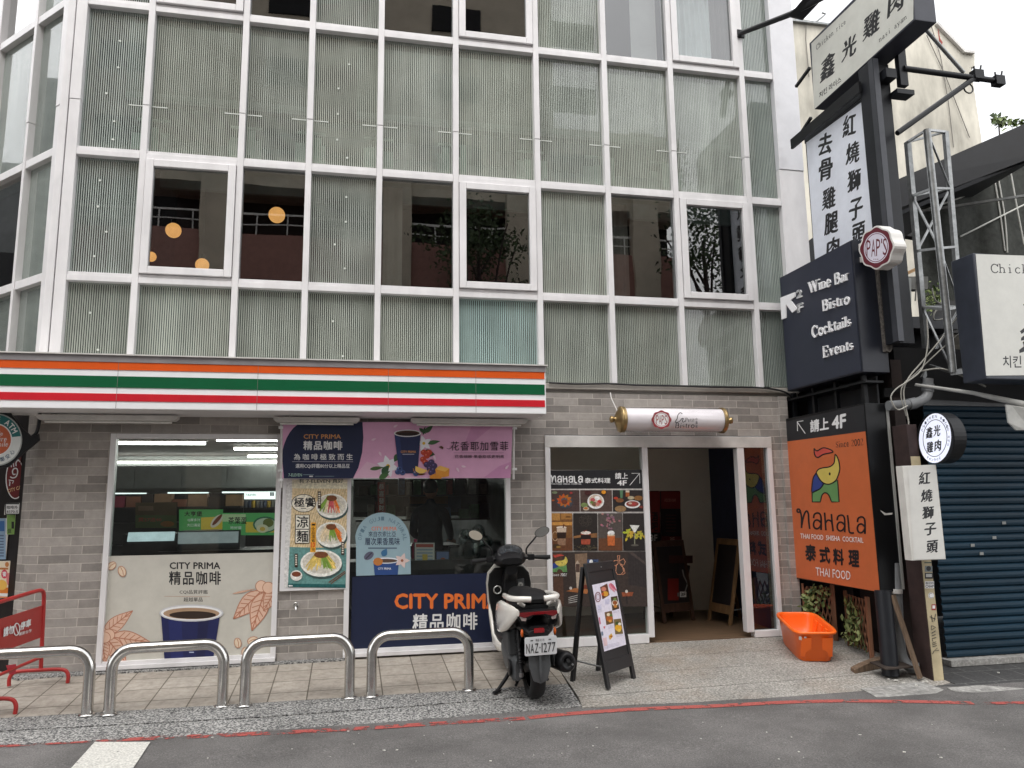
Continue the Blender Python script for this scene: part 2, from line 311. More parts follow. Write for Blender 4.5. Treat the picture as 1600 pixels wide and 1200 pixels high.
def _sg():
    """a small serif face: glyph = (advance, thick strokes, thin strokes, serif centres)"""
    X, C, A = .46, .70, .74
    bowl = lambda cx, cy, rx, ry, a0, a1: arc(cx, cy, rx, ry, a0, a1, 10)
    g = {}
    g['i'] = (.28, [[(.14, 0), (.14, X)], [(.14, .63), (.14, .71)]], [], [(.14, 0, .2), (.09, X, .12)])
    g['l'] = (.28, [[(.14, 0), (.14, A)]], [], [(.14, 0, .2), (.09, A, .12)])
    g['n'] = (.56, [[(.13, 0), (.13, X)], [(.42, 0), (.42, .3)]], [bowl(.275, .3, .145, .14, 160, 0)], [(.13, 0, .2), (.08, X, .12), (.42, 0, .2)])
    g['h'] = (.56, [[(.13, 0), (.13, A)], [(.42, 0), (.42, .3)]], [bowl(.275, .3, .145, .14, 160, 0)], [(.13, 0, .2), (.08, A, .12), (.42, 0, .2)])
    g['m'] = (.82, [[(.13, 0), (.13, X)], [(.40, 0), (.40, .3)], [(.67, 0), (.67, .3)]], [bowl(.265, .3, .135, .14, 160, 0), bowl(.535, .3, .135, .14, 160, 0)], [(.13, 0, .18), (.08, X, .12), (.40, 0, .16), (.67, 0, .18)])
    g['r'] = (.42, [[(.13, 0), (.13, X)]], [[(.13, .3), (.2, .41), (.29, .45), (.36, .43)]], [(.13, 0, .22), (.08, X, .12)])
    g['e'] = (.48, [bowl(.25, .23, .17, .22, 90, 270)], [bowl(.25, .23, .16, .22, 90, 0), [(.09, .24), (.41, .24)], bowl(.25, .23, .17, .22, 270, 330)], [])
    g['c'] = (.47, [bowl(.26, .23, .18, .22, 90, 270)], [bowl(.26, .23, .16, .22, 90, 35), bowl(.26, .23, .17, .22, 270, 325)], [])
    g['o'] = (.52, [bowl(.26, .23, .19, .22, 60, 300), bowl(.26, .23, .19, .22, -60, 60)], [], [])
    g['a'] = (.48, [[(.35, .06), (.35, .34)], bowl(.21, .13, .12, .12, 90, 270)], [bowl(.23, .33, .12, .12, 0, 150), [(.21, .25), (.35, .27)], [(.21, .01), (.28, .03), (.35, .1)], [(.35, .06), (.38, .01), (.45, .03)]], [])
    g['s'] = (.40, [[(.09, .34), (.14, .27), (.27, .2), (.31, .13)]], [bowl(.2, .34, .11, .11, 30, 180), bowl(.2, .12, .11, .11, 0, -150)], [])
    g['t'] = (.34, [[(.16, .06), (.16, .6)]], [[(.05, X), (.3, X)], [(.16, .06), (.2, .01), (.27, .02), (.31, .07)]], [])
    g['k'] = (.54, [[(.13, 0), (.13, A)], [(.24, .25), (.43, 0)]], [[(.13, .18), (.4, X)]], [(.13, 0, .2), (.08, A, .12), (.43, 0, .16), (.4, X, .16)])
    g['v'] = (.52, [[(.1, X), (.26, 0)]], [[(.26, 0), (.42, X)]], [(.1, X, .18), (.42, X, .16)])
    g['y'] = (.52, [[(.1, X), (.26, .02)]], [[(.42, X), (.24, -.14), (.16, -.2), (.1, -.18)]], [(.1, X, .18), (.42, X, .16)])
    g['W'] = (.98, [[(.1, C), (.28, 0)], [(.47, C), (.68, 0)]], [[(.28, 0), (.47, C)], [(.68, 0), (.88, C)]], [(.1, C, .2), (.47, C, .18), (.88, C, .18)])
    g['B'] = (.66, [[(.15, 0), (.15, C)], bowl(.36, .53, .14, .15, 90, -90), bowl(.38, .19, .18, .19, 90, -90)], [[(.08, C), (.36, C)], [(.15, .375), (.38, .375)], [(.08, 0), (.38, 0)]], [])
    g['C'] = (.68, [bowl(.37, .35, .27, .35, 90, 270)], [bowl(.37, .35, .24, .34, 90, 30), bowl(.37, .35, .25, .35, 270, 325), [(.58, .5), (.58, .7)]], [])
    g['E'] = (.62, [[(.15, 0), (.15, C)]], [[(.07, C), (.53, C), (.54, .56)], [(.15, .36), (.42, .36)], [(.42, .28), (.42, .44)], [(.07, 0), (.54, 0), (.57, .16)]], [])
    g['L'] = (.58, [[(.15, 0), (.15, C)]], [[(.07, 0), (.5, 0), (.53, .16)]], [(.15, C, .2)])
    g['P'] = (.58, [[(.15, 0), (.15, C)], bowl(.34, .53, .17, .17, 90, -90)], [[(.07, C), (.34, C)], [(.15, .36), (.34, .36)]], [(.15, 0, .22)])
    g['S'] = (.52, [[(.11, .52), (.18, .42), (.33, .3), (.41, .18)]], [bowl(.26, .53, .15, .16, 20, 190), bowl(.25, .17, .16, .16, 5, -160), [(.42, .52), (.42, .7)], [(.08, .02), (.08, .2)]], [])
    g['0'] = (.52, [bowl(.26, .34, .18, .33, 70, 290), bowl(.26, .34, .18, .33, -70, 70)], [], [])
    g['2'] = (.52, [bowl(.25, .51, .16, .17, 60, -40)], [bowl(.25, .51, .16, .17, 60, 170), [(.37, .4), (.08, .03)], [(.06, .02), (.45, .02), (.47, .14)]], [])
    g[' '] = (.3, [], [], [])
    return g
SG = _sg()
def serif(s, thick=.085, thin=.035, ser=.03, gap=0.0, mono=None, shear=0.0):
    polys = []; x = 0
    for ch in s:
        ad, T, N, Sf = SG[ch]; ox = x
        if mono: ox = x + (mono-ad)/2; ad = mono
        sh = lambda p: (p[0]+ox+shear*p[1], p[1])
        for st in T: polys += ribbon([sh(p) for p in st], thick)
        for st in N: polys += ribbon([sh(p) for p in st], thin)
        for (sx, sy, w) in Sf: polys += ribbon([sh((sx-w/2, sy+(ser/2 if sy < .1 else -ser/2))), sh((sx+w/2, sy+(ser/2 if sy < .1 else -ser/2)))], ser)
        x += ad+gap
    xs = [p[0] for q in polys for p in q]; ys = [p[1] for q in polys for p in q]; x0, x1, y0, y1 = min(xs), max(xs), min(ys), max(ys)
    return [[((a-x0)/(x1-x0), (b-y0)/(y1-y0)) for a, b in q] for q in polys]
class Canvas:
    """printed artwork on one real plane; shapes are given as the photo's pixels and cast on to that plane"""
    STEP = 1.2e-4
    def __init__(s, P, N, lift=.002):
        s.P = V(P); s.N = V(N).normalized()
        if s.N.dot(CAM_C-s.P) < 0: s.N = -s.N
        s.mb = MB(); s.k = 0; s.lift = lift; s.mat = print_mat('printed_ink')
    def pt(s, x, y, e=0.0): return onP(x, y, s.P, s.N) + s.N*(s.lift + s.k*s.STEP + e)
    def poly(s, pts, col): s.k += 1; s.mb.add([s.pt(*p) for p in pts], [tuple(range(len(pts)))], s.mat, col); return s
    def polys(s, pl, col):
        s.k += 1
        for i, q in enumerate(pl): s.mb.add([s.pt(p[0], p[1], (i % 5)*2e-5) for p in q], [tuple(range(len(q)))], s.mat, col)
        return s
    def rect(s, x0, y0, x1, y1, col): return s.poly([(x0, y0), (x1, y0), (x1, y1), (x0, y1)], col)
    def ell(s, cx, cy, rx, ry, col, n=22, rot=0.0):
        c, d = cos(radians(rot)), sin(radians(rot))
        return s.poly([(cx+rx*cos(2*pi*k/n)*c-ry*sin(2*pi*k/n)*d, cy+rx*cos(2*pi*k/n)*d+ry*sin(2*pi*k/n)*c) for k in range(n)], col)
    def line(s, pts, w, col): return s.polys(ribbon(pts, w), col)
    def ring(s, cx, cy, rx, ry, w, col, n=28): return s.line([(cx+rx*cos(2*pi*k/n), cy+ry*sin(2*pi*k/n)) for k in range(n+1)], w, col)
    def quadmap(s, q):
        (ax, ay), (bx, by), (cx, cy), (dx, dy) = q      # tl, tr, br, bl
        def f(u, v):
            v = 1-v; return ((ax*(1-u)+bx*u)*(1-v)+(dx*(1-u)+cx*u)*v, (ay*(1-u)+by*u)*(1-v)+(dy*(1-u)+cy*u)*v)
        return f
    def text(s, t, q, col, bold=0.0, shear=0.0, sp=1.0, brush=False):
        if len(q) == 4 and not isinstance(q[0], (tuple, list)): x0, y0, x1, y1 = q; q = [(x0, y0), (x1, y0), (x1, y1), (x0, y1)]
        f = s.quadmap(q); vs, fs = txt(t, bold, shear, sp, brush); s.k += 1
        s.mb.add([s.pt(*f(u, v), l) for u, v, l in vs], fs, s.mat, col); return s
    def serif(s, t, q, col, **kw):
        if len(q) == 4 and not isinstance(q[0], (tuple, list)): x0, y0, x1, y1 = q; q = [(x0, y0), (x1, y0), (x1, y1), (x0, y1)]
        f = s.quadmap(q); return s.polys([[f(*p) for p in pl] for pl in serif(t, **kw)], col)
    def chars(s, t, centers, w, h, col, bold=.012, shear=0.0, sl=0.0):
        for ch, (x, y) in zip(t, centers): s.text(ch, [(x-w/2, y-h/2+sl*w/2), (x+w/2, y-h/2-sl*w/2), (x+w/2, y+h/2-sl*w/2), (x-w/2, y+h/2+sl*w/2)], col, bold, shear)
        return s
    def build(s, name, parent, mat=None):
        if mat: s.mb.mats = [mat]
        return s.mb.build(name, parent)
def lerp(a, b, t): return a+(b-a)*t
# ================================================================ SETTING: ground
white = M('white_frame_paint', srgb(224, 222, 223), .38, var=.08, scale=5, stretch=(1, 1, .4))
dirtywhite = M('weathered_white_metal', srgb(205, 202, 198), .45, var=.16, scale=4)
black = M('black_sheet', srgb(24, 25, 28), .4, var=.2, spec=.3)
darkgrey = M('dark_grey_paint', srgb(31, 33, 38), .45, var=.18, spec=.35)
steel = M('galvanised_steel', srgb(150, 152, 152), .42, .75, var=.25, scale=12)
stainless = M('stainless_tube', (.62, .61, .59), .2, 1.0, var=.08, scale=20)
brickm = brick_mat()
P_ = print_mat('printed_ink'); P_glow = print_mat('lightbox_face', .4, emit=.22); P_pho = print_mat('photo_print', .3, lo=.62, hi=1.22, sc=42.0)
asphalt = speckle_mat('asphalt', [(.30, (.072, .068, .064)), (.50, (.15, .142, .137)), (.64, (.20, .19, .184)), (.72, (.42, .41, .39))], 95, .88, bump=.6, big=.32, stain=((.085, .08, .077), .7, .55))
granite = speckle_mat('granite_strip', [(.38, (.025, .025, .027)), (.47, (.12, .12, .12)), (.53, (.33, .325, .31)), (.62, (.50, .49, .47))], 58, .7, bump=.25, big=.2)
rampm = speckle_mat('exposed_aggregate', [(.34, (.14, .132, .12)), (.5, (.30, .285, .26)), (.62, (.45, .43, .39)), (.7, (.58, .565, .53))], 55, .85, stain=((.27, .175, .10), .32, .9), bump=.5, big=.2)
tilem = speckle_mat('pavement_tiles', [(.3, (.30, .265, .225)), (.5, (.40, .36, .31)), (.7, (.47, .43, .375))], 14, .75, joints=(.31, .31, .006, (.3, .28, .25), 0.0), bump=.08, big=.14, stain=((.26, .23, .2), .45, 1.7))
darktile = speckle_mat('dark_paving', [(.3, (.035, .035, .036)), (.6, (.075, .074, .074)), (.72, (.12, .12, .118))], 40, .75, joints=(.3, .3, .006, (2.2, 2.2, 2.1), .5), bump=.2)
concrete = speckle_mat('broken_concrete', [(.3, (.2, .195, .185)), (.55, (.36, .35, .33)), (.7, (.55, .54, .51))], 18, .9, bump=.6)
dirt = M('damp_dirt', (.028, .027, .026), .95, var=.4, bump=.5)
def slab(name, poly, zf, mat, th=.1, label=None, extra=None):
    n = len(poly); top = [V((x, y, zf(x, y))) for x, y in poly]; mb = MB(); mb.prism(top, (0, 0, -th), mat); o = mb.build(name); return setp(o, kind='structure')
def gp(x, y): p = onG(x, y); return (p.x, p.y)
def rpx(x, y): p = onR(x, y); return (p.x, p.y)
mb = MB(); mb.add([(-150, -150, -1.2), (150, -150, -1.2), (150, 150, -1.2), (-150, 150, -1.2)], [(0, 1, 2, 3)], dirt); setp(mb.build('ground'), kind='structure')
mb = MB(); mb.add([(-60, -40, rz(0, -40)), (60, -40, rz(0, -40)), (60, -1.0, rz(0, -1)), (-60, -1.0, rz(0, -1))], [(0, 1, 2, 3)], asphalt); setp(mb.build('road'), kind='structure')
mb = MB(); mb.add([(-60, -1.5, -.19), (60, -1.5, -.19), (60, 30, -.19), (-60, 30, -.19)], [(0, 1, 2, 3)], dirt); setp(mb.build('ground'), kind='structure')
te = [(-9, -1.16), (-2.58, -1.124), (-.707, -1.142), (.86, -1.152), (1.42, -1.15)]       # outer edge of the tiles
ke = [(-9, -1.62), (-2.37, -1.655), (-1.5, -1.72), (-.63, -1.79), (.3, -1.75), (1.0, -1.72), (1.9, -1.69)]   # kerb line
rl = [(1.975, -.0), (1.965, -.61)]                                                          # tiles meet the ramp
slab('pavement', [(-9, -1.16), (-2.58, -1.124), (-.707, -1.142), (.86, -1.152), (1.915, -1.15), (1.966, -.61), (1.975, .02), (-2.6, .02), (-5.6, 3.0), (-9, 3)], gz, tilem)
mid = [(-9, -1.40), (-2.466, -1.409), (-.666, -1.48), (.5, -1.46), (1.36, -1.42), (1.9, -1.40)]
up_ = [(x, y-.004) for x, y in [(-9, -1.16), (-2.58, -1.124), (-.707, -1.142), (.86, -1.152), (1.913, -1.15)]]
slab('kerb', up_ + [(1.898, -1.396)] + [(x, y+.005) for x, y in reversed(mid[:-1])], gz, granite)
slab('kerb', [(x, y-.005) for x, y in mid[:-1]] + [(1.897, -1.406)] + list(reversed(ke[:-1] + [(1.885, -1.69)])), lambda x, y: gz(x, y)-.004 - max(0, -y-1.4)*.03, granite)
# wall plinth strip of granite chippings under the windows
slab('kerb', [(-2.95, -.002), (-2.85, -.11), (.02, -.075), (.02, -.002)], lambda x, y: gz(x, y)+.012, granite, .05)
# ramp of exposed aggregate, cast in strips
J = [[(1.985, .05), (5.25, .05)], [gp(985, 1030), gp(1228, 1020)], [gp(898, 1059), gp(1232, 1045)], [gp(903, 1090), gp(1185, 1077)], [(1.93, -1.70), gp(1235, 1085)]]
J = [[(1.985, .05), (5.3, .05)], [(1.972, -.50), (5.3, -.52)], [(1.945, -.97), (5.3, -.96)], [(1.91, -1.50), (5.3, -1.40)]]
for a, b in zip(J[:-1], J[1:]):
    g = .004; slab('pavement_ramp', [(a[0][0], a[0][1]-g), (a[1][0], a[1][1]-g), (b[1][0], b[1][1]+g), (b[0][0], b[0][1]+g)], gz, rampm)
edge = [gp(910, 1104), gp(1000, 1099), gp(1075, 1096), gp(1150, 1091), gp(1225, 1088), gp(1300, 1086), gp(1380, 1082), gp(1440, 1078)]
slab('pavement_ramp', [(1.91, -1.508), (5.3, -1.408)] + [(5.3, -1.75)] + list(reversed(edge)), lambda x, y: gz(x, y) - max(0, -1.62-y)*.05, rampm)
slab('paving', [(5.31, .3), (12, .3), (12, -2.2), gp(1600, 1078), gp(1500, 1071), gp(1440, 1072), (5.31, -1.80)], lambda x, y: gz(x, y)-.006, darktile)
slab('kerb_patch', [gp(1480, 1076), gp(1530, 1072), gp(1600, 1077), gp(1640, 1080), gp(1640, 1086), gp(1585, 1084), gp(1560, 1086), gp(1515, 1083), gp(1492, 1082)], lambda x, y: gz(x, y)+.008, concrete, .06)
slab('kerb_patch', [gp(1345, 1076), gp(1440, 1066), gp(1475, 1078), gp(1450, 1090), gp(1370, 1090)], lambda x, y: gz(x, y)+.004, concrete, .05)
# worn red no-parking line and one white crossing bar
def paint_mat(name, col, wear, sc):
    m, t, b = nodes(name); MATS[name] = m; co = nd(t, 'ShaderNodeTexCoord')
    n = nd(t, 'ShaderNodeTexNoise', Scale=sc, Detail=7.0, Roughness=.72); t.links.new(co.outputs['Object'], n.inputs['Vector'])
    r = nd(t, 'ShaderNodeValToRGB'); r.color_ramp.elements[0].position = wear; r.color_ramp.elements[1].position = wear+.06; t.links.new(n.outputs[0], r.inputs[0])
    n2 = nd(t, 'ShaderNodeTexNoise', Scale=70.0, Detail=2.0); t.links.new(co.outputs['Object'], n2.inputs['Vector'])
    r2 = nd(t, 'ShaderNodeValToRGB'); r2.color_ramp.elements[0].color = c4(col, .72); r2.color_ramp.elements[1].color = c4(col, 1.15); r2.color_ramp.elements[0].position = .35; r2.color_ramp.elements[1].position = .65; t.links.new(n2.outputs[0], r2.inputs[0])
    t.links.new(r2.outputs[0], b.inputs['Base Color']); t.links.new(r.outputs[0], b.inputs['Alpha']); b.inputs['Roughness'].default_value = .8
    return m
redpaint = paint_mat('worn_red_paint', srgb(164, 78, 72), 0.46, 7.0); redpaint2 = paint_mat('fresh_red_paint', srgb(168, 84, 77), .40, 9.0); whitepaint = paint_mat('worn_white_paint', srgb(205, 203, 196), .30, 12.0)
def strip(name, pts, w, mat, dz=.004):
    mb = MB(); pts = [(p.x, p.y) for p in smooth_path([V((*rpx(*p), 0)) for p in pts], 5)]
    for q in ribbon(pts, w): mb.add([(x, y, rz(x, y)+dz) for x, y in q], [(0, 1, 2, 3)], mat)
    return setp(mb.build(name), kind='structure')
strip('road_marking', [(-120, 1176), (0, 1166), (100, 1160), (240, 1154), (400, 1147), (560, 1139), (700, 1130), (820, 1123)], .085, redpaint)
strip('road_marking', [(826, 1122), (900, 1115), (1010, 1108), (1110, 1104), (1225, 1098), (1300, 1096), (1350, 1096), (1440, 1097), (1520, 1099)], .085, redpaint2)
strip('road_marking', [(1530, 1100), (1570, 1099), (1640, 1098)], .07, redpaint)
mb = MB(); mb.add([(x, y, rz(x, y)+.008) for x, y in (rpx(148, 1161), rpx(235, 1161), rpx(208, 1202), rpx(150, 1290), rpx(40, 1290), rpx(111, 1202))], [(0, 1, 2, 3, 4, 5)], whitepaint); setp(mb.build('road_marking'), kind='structure')
# small litter flecks on the road
# ================================================================ THE GLASS OFFICE BUILDING
bld = thing('office_building', 'white framed building clad in vertically striped glass above grey brick shopfronts', 'building', (0, 0, .03))
XS = [-2.8, -2.128, -1.182, -.49, .256, 1.092, 2.03, 2.863, 3.703, 4.648, 5.10]
ZR = [2.82, 3.771, 5.081, 6.735, 8.05, 9.6]
MW = .062
GY = .075
def pick_bar(mb, x0, x1, y0, y1, z0, z1, m=white): mb.box((x0, y0, z0), (x1, y1, z1), m)
for i, x in enumerate(XS[:-1]):
    mb = MB(); w = MW if i else .1
    mb.box((x-w/2, -.002, 2.80), (x+w/2, .14, 5.62), white); mb.box((x-w/2-.001, -.006, 5.625), (x+w/2+.001, .14, 9.8), white)
    mb.build('mullion', bld, bevel=.004)
mb = MB(); mb.box((XS[-1]-.03, -.002, 2.80), (5.40, .5, 5.5), white); mb.box((XS[-1]-.028, -.010, 5.505), (5.402, .5, 9.8), M('glossy_white_cladding', srgb(216, 216, 220), .12, var=.05)); mb.build('corner_cladding', bld, bevel=.004)
for z in ZR[1:]:
    for a, b in zip(XS[:-1], XS[1:]):
        a2 = a+(MW/2 if a > -2.7 else .05)+.001; b2 = b-(MW/2 if b < 5 else .03)-.001
        mb = MB(); mb.box((a2, .0, z-.045), (b2, .135, z+.012), white); mb.box((a2, .012, z+.015), (b2, .13, z+.047), white); mb.build('transom', bld, bevel=.003)
stripes = [stripe_mat('striped_glass', srgb(172, 178, 170)), stripe_mat('striped_glass_pale', srgb(178, 184, 174), duty=.56), stripe_mat('striped_glass_blue', srgb(168, 190, 186), duty=.55), stripe_mat('striped_glass_thin', srgb(174, 182, 176), duty=.47)]
clear = glass_mat('window_glass', (.76, .79, .79), 2.0, wav=.05)
shopglass = glass_mat('shop_glass', (.86, .9, .88), .8)
def pane(name, x0, x1, z0, z1, y, mat, parent):
    mb = MB(); mb.box((x0, y, z0), (x1, y+.008, z1), mat); return mb.build(name, parent)
def sash(x0, x1, z0, z1):
    f = MB(); w = .075
    f.box((x0, -.022, z0), (x0+w, .06, z1), white); f.box((x1-w, -.022, z0), (x1, .06, z1), white)
    f.box((x0+w+.001, -.022, z0), (x1-w-.001, .06, z0+w), white); f.box((x0+w+.001, -.022, z1-w), (x1-w-.001, .06, z1), white)
    o = f.build('window', bld, bevel=.005)
    pane('pane', x0+w, x1-w, z0+w, z1-w, .02, clear, o)
KB = ['s', 'w', 'c', 's', 'c', 'w', 's', 'c', 'w', 's']
rows = [(0, ['s']*10), (1, KB), (2, ['s']*10), (3, KB), (4, ['s']*10)]
for r, kinds in rows:
    for i, k in enumerate(kinds):
        x0 = XS[i]+(MW/2 if i else .05); x1 = XS[i+1]-(MW/2 if i < 9 else .03); z0 = ZR[r]+(.047 if r else .0); z1 = ZR[r+1]-.045
        if k == 's':
            st = stripes[2] if (r == 0 and i == 5) else stripes[1] if r == 0 and i < 8 else stripes[3] if i in (0, 9) else stripes[(0, 1, 0, 1)[(i+r) % 4]]
            pane('glass_panel', x0, x1, z0, z1, GY, st, bld)
        elif k == 'c': pane('glass_panel', x0, x1, z0, z1, GY-.02, clear, bld)
        else: sash(x0+.006, x1-.006, z0+.006, z1-.004)
# boards, ceilings and rooms behind the glass
board = M('spandrel_board', srgb(136, 137, 129), .8, var=.18, scale=2.5); ceilm = M('ceiling_board', srgb(150, 150, 146), .85, var=.1)
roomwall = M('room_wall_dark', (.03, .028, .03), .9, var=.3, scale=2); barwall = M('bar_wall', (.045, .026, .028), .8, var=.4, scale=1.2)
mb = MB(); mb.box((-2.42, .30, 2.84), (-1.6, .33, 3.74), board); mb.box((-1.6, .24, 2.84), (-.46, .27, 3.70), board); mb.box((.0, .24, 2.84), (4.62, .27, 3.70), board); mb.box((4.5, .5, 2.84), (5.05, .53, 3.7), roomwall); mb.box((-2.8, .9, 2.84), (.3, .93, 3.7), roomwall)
mb.build('spandrel_panel', bld)
mb = MB(); mb.box((-2.42, .30, 5.92), (-.46, .33, 6.72), board); mb.box((.0, .30, 5.92), (4.62, .33, 6.72), board); mb.box((-2.42, .29, 5.85), (-.46, .36, 5.915), M('pale_trim', srgb(172, 178, 170), .6)); mb.box((.0, .29, 5.85), (4.62, .36, 5.915), M('pale_trim', srgb(172, 178, 170), .6)); mb.build('ceiling_edge', bld)
pale = M('pale_boxes', srgb(222, 228, 214), .7, var=.25, scale=5); greyboard = M('grey_partition', srgb(88, 90, 84), .8, var=.3, scale=1.6)
mb = MB(); mb.box((-2.7, .55, 5.14), (5.06, .58, 5.50), greyboard)
for i, x in enumerate(XS[1:9]):
    if i: mb.box((x-.17, .36, 5.16), (x-.06, .42, 5.52), pale)
    mb.box((x+.06, .36, 5.17), (x+.16, .42, 5.50), pale); mb.box((x-.16, .34, 5.62), (x+.16, .36, 5.645), pale)
mb.build('office_partition', bld)
mb = MB(); mb.box((-2.05, .40, 4.90), (4.6, .44, 5.10), M('pelmet_grey', srgb(96, 100, 98), .8, var=.25, scale=4)); mb.build('pelmet', bld)
stud = M('glass_fitting', srgb(206, 210, 204), .4, var=.1); plate = M('pale_plate', srgb(186, 194, 182), .5, var=.15, scale=9)
random.seed(77)
for i in (0, 3):
    xa_, xb_ = (XS[i]+.10, XS[i+1]-.1)
    for z in (3.05, 3.42, 4.0, 4.26, 4.52, 4.80, 5.25, 5.45, 5.75, 6.05, 6.35):
        x = lerp(xa_, xb_, .35 if random.random() < .5 else .55); MB().tube([(x, GY-.001, z), (x, GY-.006, z)], .012, stud, 10).build('glass_stud', bld)
for i in range(1, 10):
    for sg, wd in ((-1, .085), (1, .07)):
        if i == 9 and sg > 0: continue
        x = XS[i]+sg*(.045+wd/2+random.uniform(0, .012)); z0 = 5.17+random.uniform(0, .03); h = random.uniform(.14, .33)
        MB().box((x-wd/2, GY+.010, z0), (x+wd/2, GY+.013, z0+h), plate).build('mounting_plate', bld)
        MB().box((XS[i]+sg*.04, GY-.004, 5.64), (XS[i]+sg*.19, GY-.001, 5.652), stud).build('fixing_bar', bld)
# blinds behind some of the striped panes of the window row
for x0, x1, y in ((-2.45, -2.16, .2), (-.14, .2, .2), (2.07, 2.8, .26)):
    mb = MB(); mb.box((x0, y, 3.83), (x1, y+.01, 5.02), board); mb.build('blind', bld)
for x0, x1 in ((2.07, 2.8), ):
    mb = MB(); mb.box((x0, .2, 6.79), (x1, .21, 7.95), board); mb.build('blind', bld)
def curtain(x0, x1, z0, z1, y, mat, amp=.02, wl=.07):
    mb = MB(); n = 60; vs = []
    for k in range(n+1):
        x = lerp(x0, x1, k/n); yy = y+amp*sin(x/wl*2*pi)+amp*.5*sin(x/wl*3.3)
        vs += [(x, yy, z0), (x, yy, z1)]
    mb.add(vs, [(2*k, 2*k+2, 2*k+3, 2*k+1) for k in range(n)], mat, smooth=True); mb.build('curtain', bld)
curtm = M('white_voile', srgb(248, 250, 250), .8, var=.06); curtg = M('grey_curtain', srgb(130, 124, 122), .8, var=.1)
curtain(3.80, 4.32, 6.8, 8.0, .14, curtm); curtain(4.32, 4.6, 6.8, 8.0, .15, curtg); curtain(3.28, 3.62, 6.8, 8.0, .18, M('white_reflection_sheet', srgb(214, 206, 204), .7, var=.04), .003, .5)  # last call is no curtain: pale flat sheet imitating a white reflection
curtain(2.92, 3.16, 3.84, 5.0, .22, M('taupe_curtain', srgb(120, 112, 104), .8, var=.1), .012, .1)
curtain(-.46+.75, -.46+.98, 3.84, 5.0, .2, M('taupe_curtain', srgb(120, 112, 104)), .01, .1)
mb = MB()
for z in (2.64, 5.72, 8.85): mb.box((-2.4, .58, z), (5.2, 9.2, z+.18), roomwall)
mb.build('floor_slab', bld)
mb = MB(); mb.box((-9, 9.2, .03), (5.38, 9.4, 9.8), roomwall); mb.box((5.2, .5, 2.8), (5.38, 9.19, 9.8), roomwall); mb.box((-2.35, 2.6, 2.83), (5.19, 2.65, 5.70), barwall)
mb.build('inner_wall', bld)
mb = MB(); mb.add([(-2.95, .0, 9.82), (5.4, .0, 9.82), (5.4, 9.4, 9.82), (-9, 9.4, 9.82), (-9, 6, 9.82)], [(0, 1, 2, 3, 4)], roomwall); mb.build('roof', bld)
# floor edge casing over the brick
mb = MB(); mb.box((-2.85, -.01, 2.735), (5.12, .2, 2.797), M('sill_trim', srgb(178, 172, 164), .5, var=.12)); mb.box((-2.85, .02, 2.69), (5.12, .2, 2.734), M('sill_trim_dark', srgb(120, 116, 110), .6)); mb.build('facade_sill', bld, bevel=.006)
# the splayed side facade
c45 = sin(pi/4)
def LM(s, t=0.0, z=0.0): return Matrix.Translation(V((-2.955, .045, 0)) + V((-c45, c45, 0))*s + V((-c45, -c45, 0))*t + V((0, 0, z))) @ Matrix.Rotation(3*pi/4, 4, 'Z')
def lbox(mb, s0, s1, t0, t1, z0, z1, m):
    mt = LM(0); vs = [mt @ V((s, -t if False else t, z)) for z in (z0, z1) for s, t in ((s0, -t0), (s1, -t0), (s1, -t1), (s0, -t1))]
    # local +y of the splay points back out of the wall, so t is measured outwards
    vs = [V((-2.955, .045, 0)) + V((-c45, c45, 0))*s + V((-c45, -c45, 0))*t + V((0, 0, z)) for z in (z0, z1) for s, t in ((s0, t0), (s1, t0), (s1, t1), (s0, t1))]
    mb.add(vs, [(0, 3, 2, 1), (4, 5, 6, 7), (0, 1, 5, 4), (1, 2, 6, 5), (2, 3, 7, 6), (3, 0, 4, 7)], m)
SS = [.0, .63, 1.5, 2.35, 3.2, 4.1, 5.0]
for i, s in enumerate(SS):
    mb = MB(); w = .05 if i else .09; lbox(mb, s-w/2, s+w/2, -.13, .01, 2.80, 5.55, white); lbox(mb, s-w/2-.001, s+w/2+.001, -.13, .014, 5.555, 9.8, white); mb.build('mullion', bld, bevel=.004)
mb = MB(); mb.box((-2.935, -.006, 2.80), (-2.86, .1, 9.8), white); mb.build('corner_post', bld, bevel=.01)
for z in ZR[1:]:
    mb = MB()
    for a, b in zip(SS[:-1], SS[1:]): lbox(mb, a+.05, b-.027, -.125, .0, z-.045, z+.04, white)
    mb.build('transom', bld, bevel=.004)
KL = [['s']*6, ['s', 'c', 's', 'c', 's', 'c'], ['s']*6, ['s', 'c', 'c', 's', 'c', 's'], ['s']*6]
for r in range(5):
    for i in range(6):
        mb = MB(); z0, z1 = ZR[r], ZR[r+1]; ln = SS[i+1]-SS[i]
        mb.box((0, 0, 0), (ln-.05, .008, z1-z0-.09), stripes[3] if KL[r][i] == 's' else clear)
        o = mb.build('glass_panel', bld, local=True)
        a = V((-2.955, .045, 0)) + V((-c45, c45, 0))*(SS[i+1]-.025) + V((c45, c45, 0))*.06 + V((0, 0, z0+.045-.03))
        o.matrix_local = Matrix.Translation(a) @ Matrix.Rotation(-pi/4, 4, 'Z')
mb = MB()
for s0, s1, z0, z1, m in ((.05, 4.9, 2.84, 3.7, greyboard), (.05, 4.9, 5.1, 6.7, greyboard)): lbox(mb, s0, s1, -.34, -.31, z0, z1, m)
lbox(mb, 2.3, 4.9, -1.6, -1.55, 2.84, 9.7, roomwall); mb.build('inner_wall', bld)
